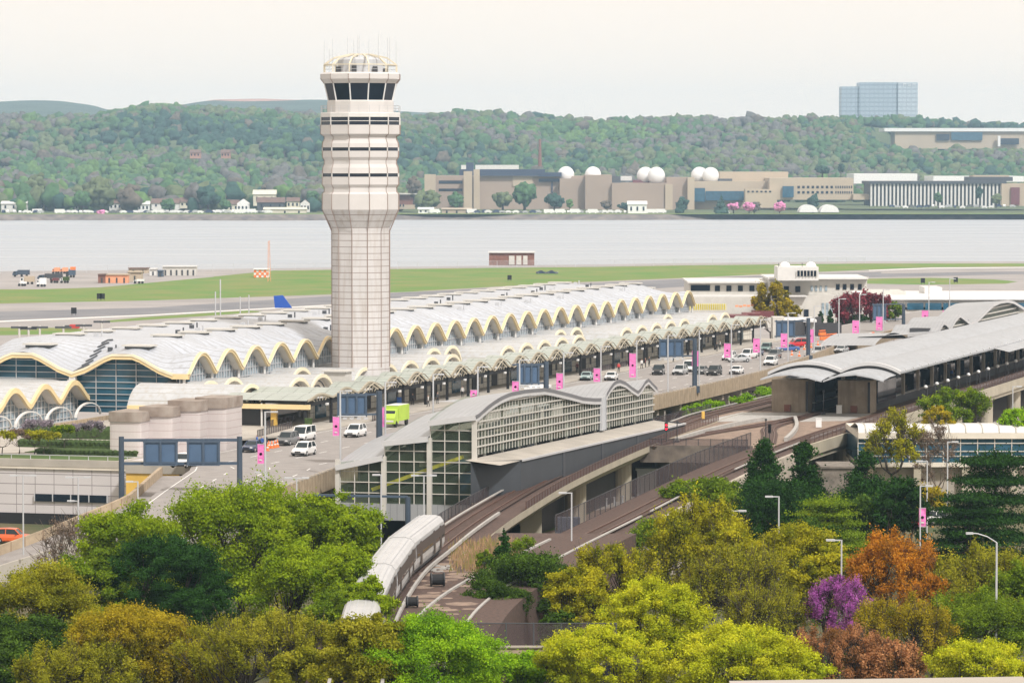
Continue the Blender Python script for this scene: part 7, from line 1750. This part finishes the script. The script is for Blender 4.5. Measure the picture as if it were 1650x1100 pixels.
# airfield sheds, trucks and small things at the left
def shed(label,x0,x1,yt,yb,wall,roof=None,name='shed',dep=6,doors=0):
    Y=F*45/(yb-262); t=thing(name,label,name,(D((x0+x1)/2,yb,Y)[0],Y,0)); ob('wall',x0,x1,yt,yb,Y,dep,wall,par=t); ob('roof',x0-.8,x1+.8,yt-1.5,yt-.05,Y-.6,dep+1.2,roof or wall,par=t)
    for k in range(doors): xx=x0+(x1-x0)*(k+.5)/doors; ob('door',xx-1.3,xx+1.3,yt+(yb-yt)*.35,yb-.3,Y-.15,.12,'dark_grey',par=t)
shed('tan shed with an orange front on the airfield',170,206,443,456,'orange_pale','beige_light',doors=3)
shed('cream box shed right of the orange-fronted one',206,228,439,454,'beige_light','beige_light',doors=1)
shed('small dark brown shed left of the orange-fronted one',158,170,443,456,'brick','roof_brown',doors=1)
shed('brown-roofed shed behind the cream box shed',207,238,433,440,'beige_light','roof_brown',doors=2)
shed('white-roofed airfield building with dark columns',262,316,430,444,'off_white','white_paint',doors=6)
shed('small white shed beside the columned airfield building',241,252,434,444,'white_paint','white_paint',doors=1)
shed('blue-grey tank shed beside the columned airfield building',254,262,437,446,'gantry_blue','gantry_blue',doors=1)
shed('red and white chequered equipment shelter on the airfield',409,433,434.5,447,'white_bright','white_bright',doors=0)
b=MB()
Yc=F*45/(447-262)
for i in range(6):
    for j in range(3):
        if (i+j)%2==0: fb(b,409+4*i,413+4*i,434.6+4.1*j,438.7+4.1*j,Yc-.2,.15)
tag(b.build('warning_panel','orange'),'red chequer squares on the front of the white airfield shelter','panel')
def truck(label,x0,x1,yt,yb,cab,boxm,name='truck'):
    Y=F*45/(yb-262); a=D(x0,yb,Y); c=D(x1,yt,Y); L=c[0]-a[0]; h=c[2]; t=thing('truck',label,'truck',(a[0]+L/2,Y,0))
    b=MB(); b.box(a[0]+L*.3,c[0],Y,Y+2.4,.9,h); b.build('cargo_box',boxm,t)
    b=MB(); loft(b,[[(a[0],Y,.6),(a[0],Y+2.3,.6),(a[0],Y+2.3,h*.5),(a[0],Y,h*.5)],[(a[0]+L*.07,Y,.6),(a[0]+L*.07,Y+2.3,.6),(a[0]+L*.07,Y+2.3,h*.8),(a[0]+L*.07,Y,h*.8)],[(a[0]+L*.27,Y,.6),(a[0]+L*.27,Y+2.3,.6),(a[0]+L*.27,Y+2.3,h*.85),(a[0]+L*.27,Y,h*.85)]]); b.build('cab',cab,t)
    b=MB(); b.box(a[0]+L*.08,a[0]+L*.2,Y-.05,Y-.01,h*.5,h*.75); b.build('window','car_glass',t)
    for k in (.15,.55,.85):
        b=MB(); b.lathe([(.5,-.15),(.5,.15)],10); b.v=[(x+a[0]+L*k,z+Y,y+.5) for x,y,z in b.v]; b.build('wheel','rubber',t)
for a in [('orange box truck farthest left of the three parked by the river',84,96,431,441,'orange_pale','orange_pale'),('middle orange box truck of the three by the river',97,109,431,441,'orange_pale','orange_pale'),('orange dump truck nearest the dark truck by the river',110,121,430,442,'white_paint','orange'),
 ('dark navy truck beside the orange trucks on the airfield',106,121,435,447,'dark_grey','gantry_blue'),('long dark blue truck row at the left edge of the airfield',20,47,435,446,'gantry_blue','gantry_post'),('dark truck left of the white van on the airfield',60,100,441,452,'gantry_post','dark_grey'),
 ('white box van parked on the left airfield apron',59,74,448,462,'white_bright','white_bright'),('cream dump truck left of the white box van',32,55,445,458,'white_paint','beige_light'),('low white pickup near the left edge of the airfield',29,42,454,461,'white_bright','white_bright'),
 ('maroon small truck on the airfield apron',81,94,448,456,'maroon','maroon'),('green and white truck on the airfield apron',97,111,446,456,'white_paint','hedge_green'),('small white van right of the sheds on the airfield',215,232,450,457,'white_bright','white_bright')]:
    if a[1]<a[2]: truck(*a)
b=MB(); a=P(128,529,0); 
fe=thing('fire_engine','small dark red service truck behind the left end of the terminal roof','truck',(a[0],a[1],0)); ob('body',112,127,523,529,a[1]-8,3,'red_paint',par=fe); ob('cab',104,112,524.5,529,a[1]-8,3,'dark_grey',par=fe)
for k,(x,y,h) in enumerate([(31,560,28),(64,560,28),(102,556,24),(135,553,24),(164,551,28),(46,556,22)]):
    Y=760.; q=D(x,y-h-8,Y); t=thing('jetway_mast','cream mast with a dark crossbar behind the left end of the roof','mast',(q[0],Y,0),group='masts behind the terminal')
    b=MB(); b.tube([(q[0],Y,0),(q[0],Y,q[2])],.22,6); b.build('post','off_white',t); b=MB(); b.box(q[0]-1.6,q[0]+1.6,Y-.2,Y+.2,q[2]-.6,q[2]-.2); b.build('crossbar','grey_metal',t)
for x,y0,y1,Y in ((355,450,520,720),(387,478,515,760),(401,475,510,760),(347,470,520,730)):
    a=D(x,y0,Y); b=MB(); b.tube([(a[0],Y,0),a],.12,6); tag(b.build('light_mast','lamp_metal'),'slender pale mast rising behind the terminal left of the tower','mast','slender masts left of the tower')
q=D(433,388,1480); mt=thing('radio_mast','red and white lattice radio mast beside the chequered shelter','mast',(q[0],1480,0)); b=MB()
for i in range(3):
    an=i*2.09; b.tube([(q[0]+.7*math.cos(an),1480+.7*math.sin(an),0),(q[0]+.25*math.cos(an),1480+.25*math.sin(an),q[2])],.09,4)
for k in range(14): z=k*q[2]/14; b.bar((q[0]-.6,1480,z),(q[0]+.55,1480,z+q[2]/14),.09,.09)
b.build('lattice','orange_pale',mt)
for (x,y,l) in ((160,484,'left black airfield sign in the grass'),(165,484,'right black airfield sign in the grass'),(119,508,'black airfield sign beside the runway'),(821,453,'black airfield sign above the terminal roof'),(1487,458,'black airfield sign by the small grass island'),(1540,456.5,'low dark airfield sign at the right')):
    q=P(x,y,0); b=MB(); b.box(q[0]-.8,q[0]+.8,q[1]-.15,q[1]+.15,.5,2.3); b.box(q[0]-.6,q[0]-.5,q[1]-.1,q[1]+.1,0,.5); b.box(q[0]+.5,q[0]+.6,q[1]-.1,q[1]+.1,0,.5); tag(b.build('airfield_sign','dark'),l,'sign')
# distant service vehicles by the brick hut
for x,l in ((873,'left dark car behind the brick hut fence'),(890,'right dark car behind the brick hut fence')):
    Y=1580.; q=D(x,425,Y); o=copy_tree(protos['sedan']); o.location=(q[0],Y,.05); o.rotation_euler=(0,0,R(90)); tag(o,l,'car'); swap(o,'car_white','car_navy')
# own roof ledge just inside the bottom right of the picture
q0=D(1180,1099,28); q1=D(1660,1092,28)
b=MB(); b.bar((q0[0],28,q0[2]-.1),(q1[0],28,q1[2]-.1),.8,.12)
tag(b.build('roof_ledge','concrete_pale'),'pale roof ledge running along the bottom right edge','ledge')
# further trees closing the canopy along the bottom of the picture
for a in [
 ('tree','light green crown overhanging the last train cars at the left',556,870,120,210,13.8,'leaf_willow',dict(n=16000,clumps=60,clr=.22,limbs=40)),
 ('tree','olive-green crown low between the train and the bright round tree',590,985,150,130,12.3,'leaf_olive',dict(n=17000,clumps=50,clr=.2,limbs=40)),
 ('tree','light green crown filling the gap above the amber tree',150,880,150,150,11.5,'leaf_green',dict(n=14000,clumps=60,clr=.2,limbs=40)),
 ('tree','olive crown behind the wide twiggy tree at the bottom',560,950,150,120,10.5,'leaf_green',dict(n=14000,clumps=60,clr=.2,limbs=40)),
 ('tree','olive crown between the dark shrub tree and the yellow-green one',930,905,130,150,10.5,'leaf_gold',dict(n=15000,clumps=60,clr=.19,limbs=50)),
 ('tree','gold-green crown left of the orange tree',1330,880,130,120,10,'leaf_gold',dict(n=14000,clumps=60,clr=.2,limbs=50)),
 ('tree','olive crown between the tall gold-green tree and the lamp',1180,838,120,150,12,'leaf_gold',dict(n=14000,clumps=60,clr=.19,limbs=50)),
 ('tree','light green crown right of the bright round tree',830,1050,120,80,8,'leaf_bright',dict(n=9000,clumps=40,clr=.22,limbs=30)),
 ('tree','vivid yellow-green crown at the lower middle right',1275,1040,130,80,8.5,'leaf_yellow',dict(n=12000,clumps=50,clr=.2,limbs=30)),
 ('tree','rust-tinted crown right of the first rust brown tree',1430,1035,150,90,8,'leaf_rust',dict(n=12000,clumps=50,clr=.18,limbs=60,kind='spray')),
 ('tree','olive-green crown at the far right above the corner tree',1635,900,110,160,11,'leaf_green',dict(n=14000,clumps=60,clr=.2,limbs=40)),
 ('tree','dark green crown under the flat-topped bright tree',1300,835,120,80,8.5,'leaf_shrub',dict(n=12000,clumps=50,clr=.22,limbs=30)),
 ('tree','low olive crown below the retaining wall of the right track',1060,835,120,90,8.5,'leaf_green',dict(n=12000,clumps=50,clr=.22,limbs=30)),
 ('tree','amber crown between the orange tree and the right edge',1520,900,110,120,9.5,'leaf_olive',dict(n=12000,clumps=50,clr=.2,limbs=50,kind='spray')),
 ('tree','dark green crown low at the bottom left corner',25,1030,160,110,7.5,'leaf_shrub',dict(n=12000,clumps=50,clr=.22,limbs=30)),
 ('tree','amber crown at the bottom between the left trees',300,1030,170,100,8,'leaf_amber',dict(n=16000,clumps=60,clr=.18,limbs=60,kind='spray')),
]: pt_tree(*a[:8],**a[8])

for a in [('tree','olive crown over the track at the bottom left of the bright round tree',600,1040,150,90,9.8,'leaf_olive',dict(n=12000,clumps=50,clr=.2,limbs=40)),
 ('tree','dark green crown beside the short bridge at the bottom centre',905,985,90,100,8.5,'leaf_shrub',dict(n=12000,clumps=50,clr=.2,limbs=30)),
 ('tree','low green crown hiding the retaining wall near the right track',1160,770,110,70,9.5,'leaf_green',dict(n=12000,clumps=50,clr=.22,limbs=30))]: pt_tree(*a[:8],**a[8])

pt_tree('tree','olive crown along the bottom edge left of the train',500,1045,150,90,9,'leaf_olive',n=12000,clumps=50,clr=.2,limbs=40)

pt_tree('tree','low olive crown at the bottom edge under the light green group',545,1062,120,80,8.8,'leaf_olive',n=9000,clumps=40,clr=.22,limbs=30)

pt_tree('blossom_tree','second smaller purple-pink blossom crown at the right of the first',1392,965,78,80,8.3,'leaf_purple',n=6000,clumps=36,clr=.2,limbs=40,leaf=.11,kind='spray')
pt_tree('tree','orange crown joined to the right of the tall orange tree',1500,925,90,100,9.8,'leaf_orange',n=9000,clumps=40,clr=.2,limbs=40,leaf=.13,kind='spray')
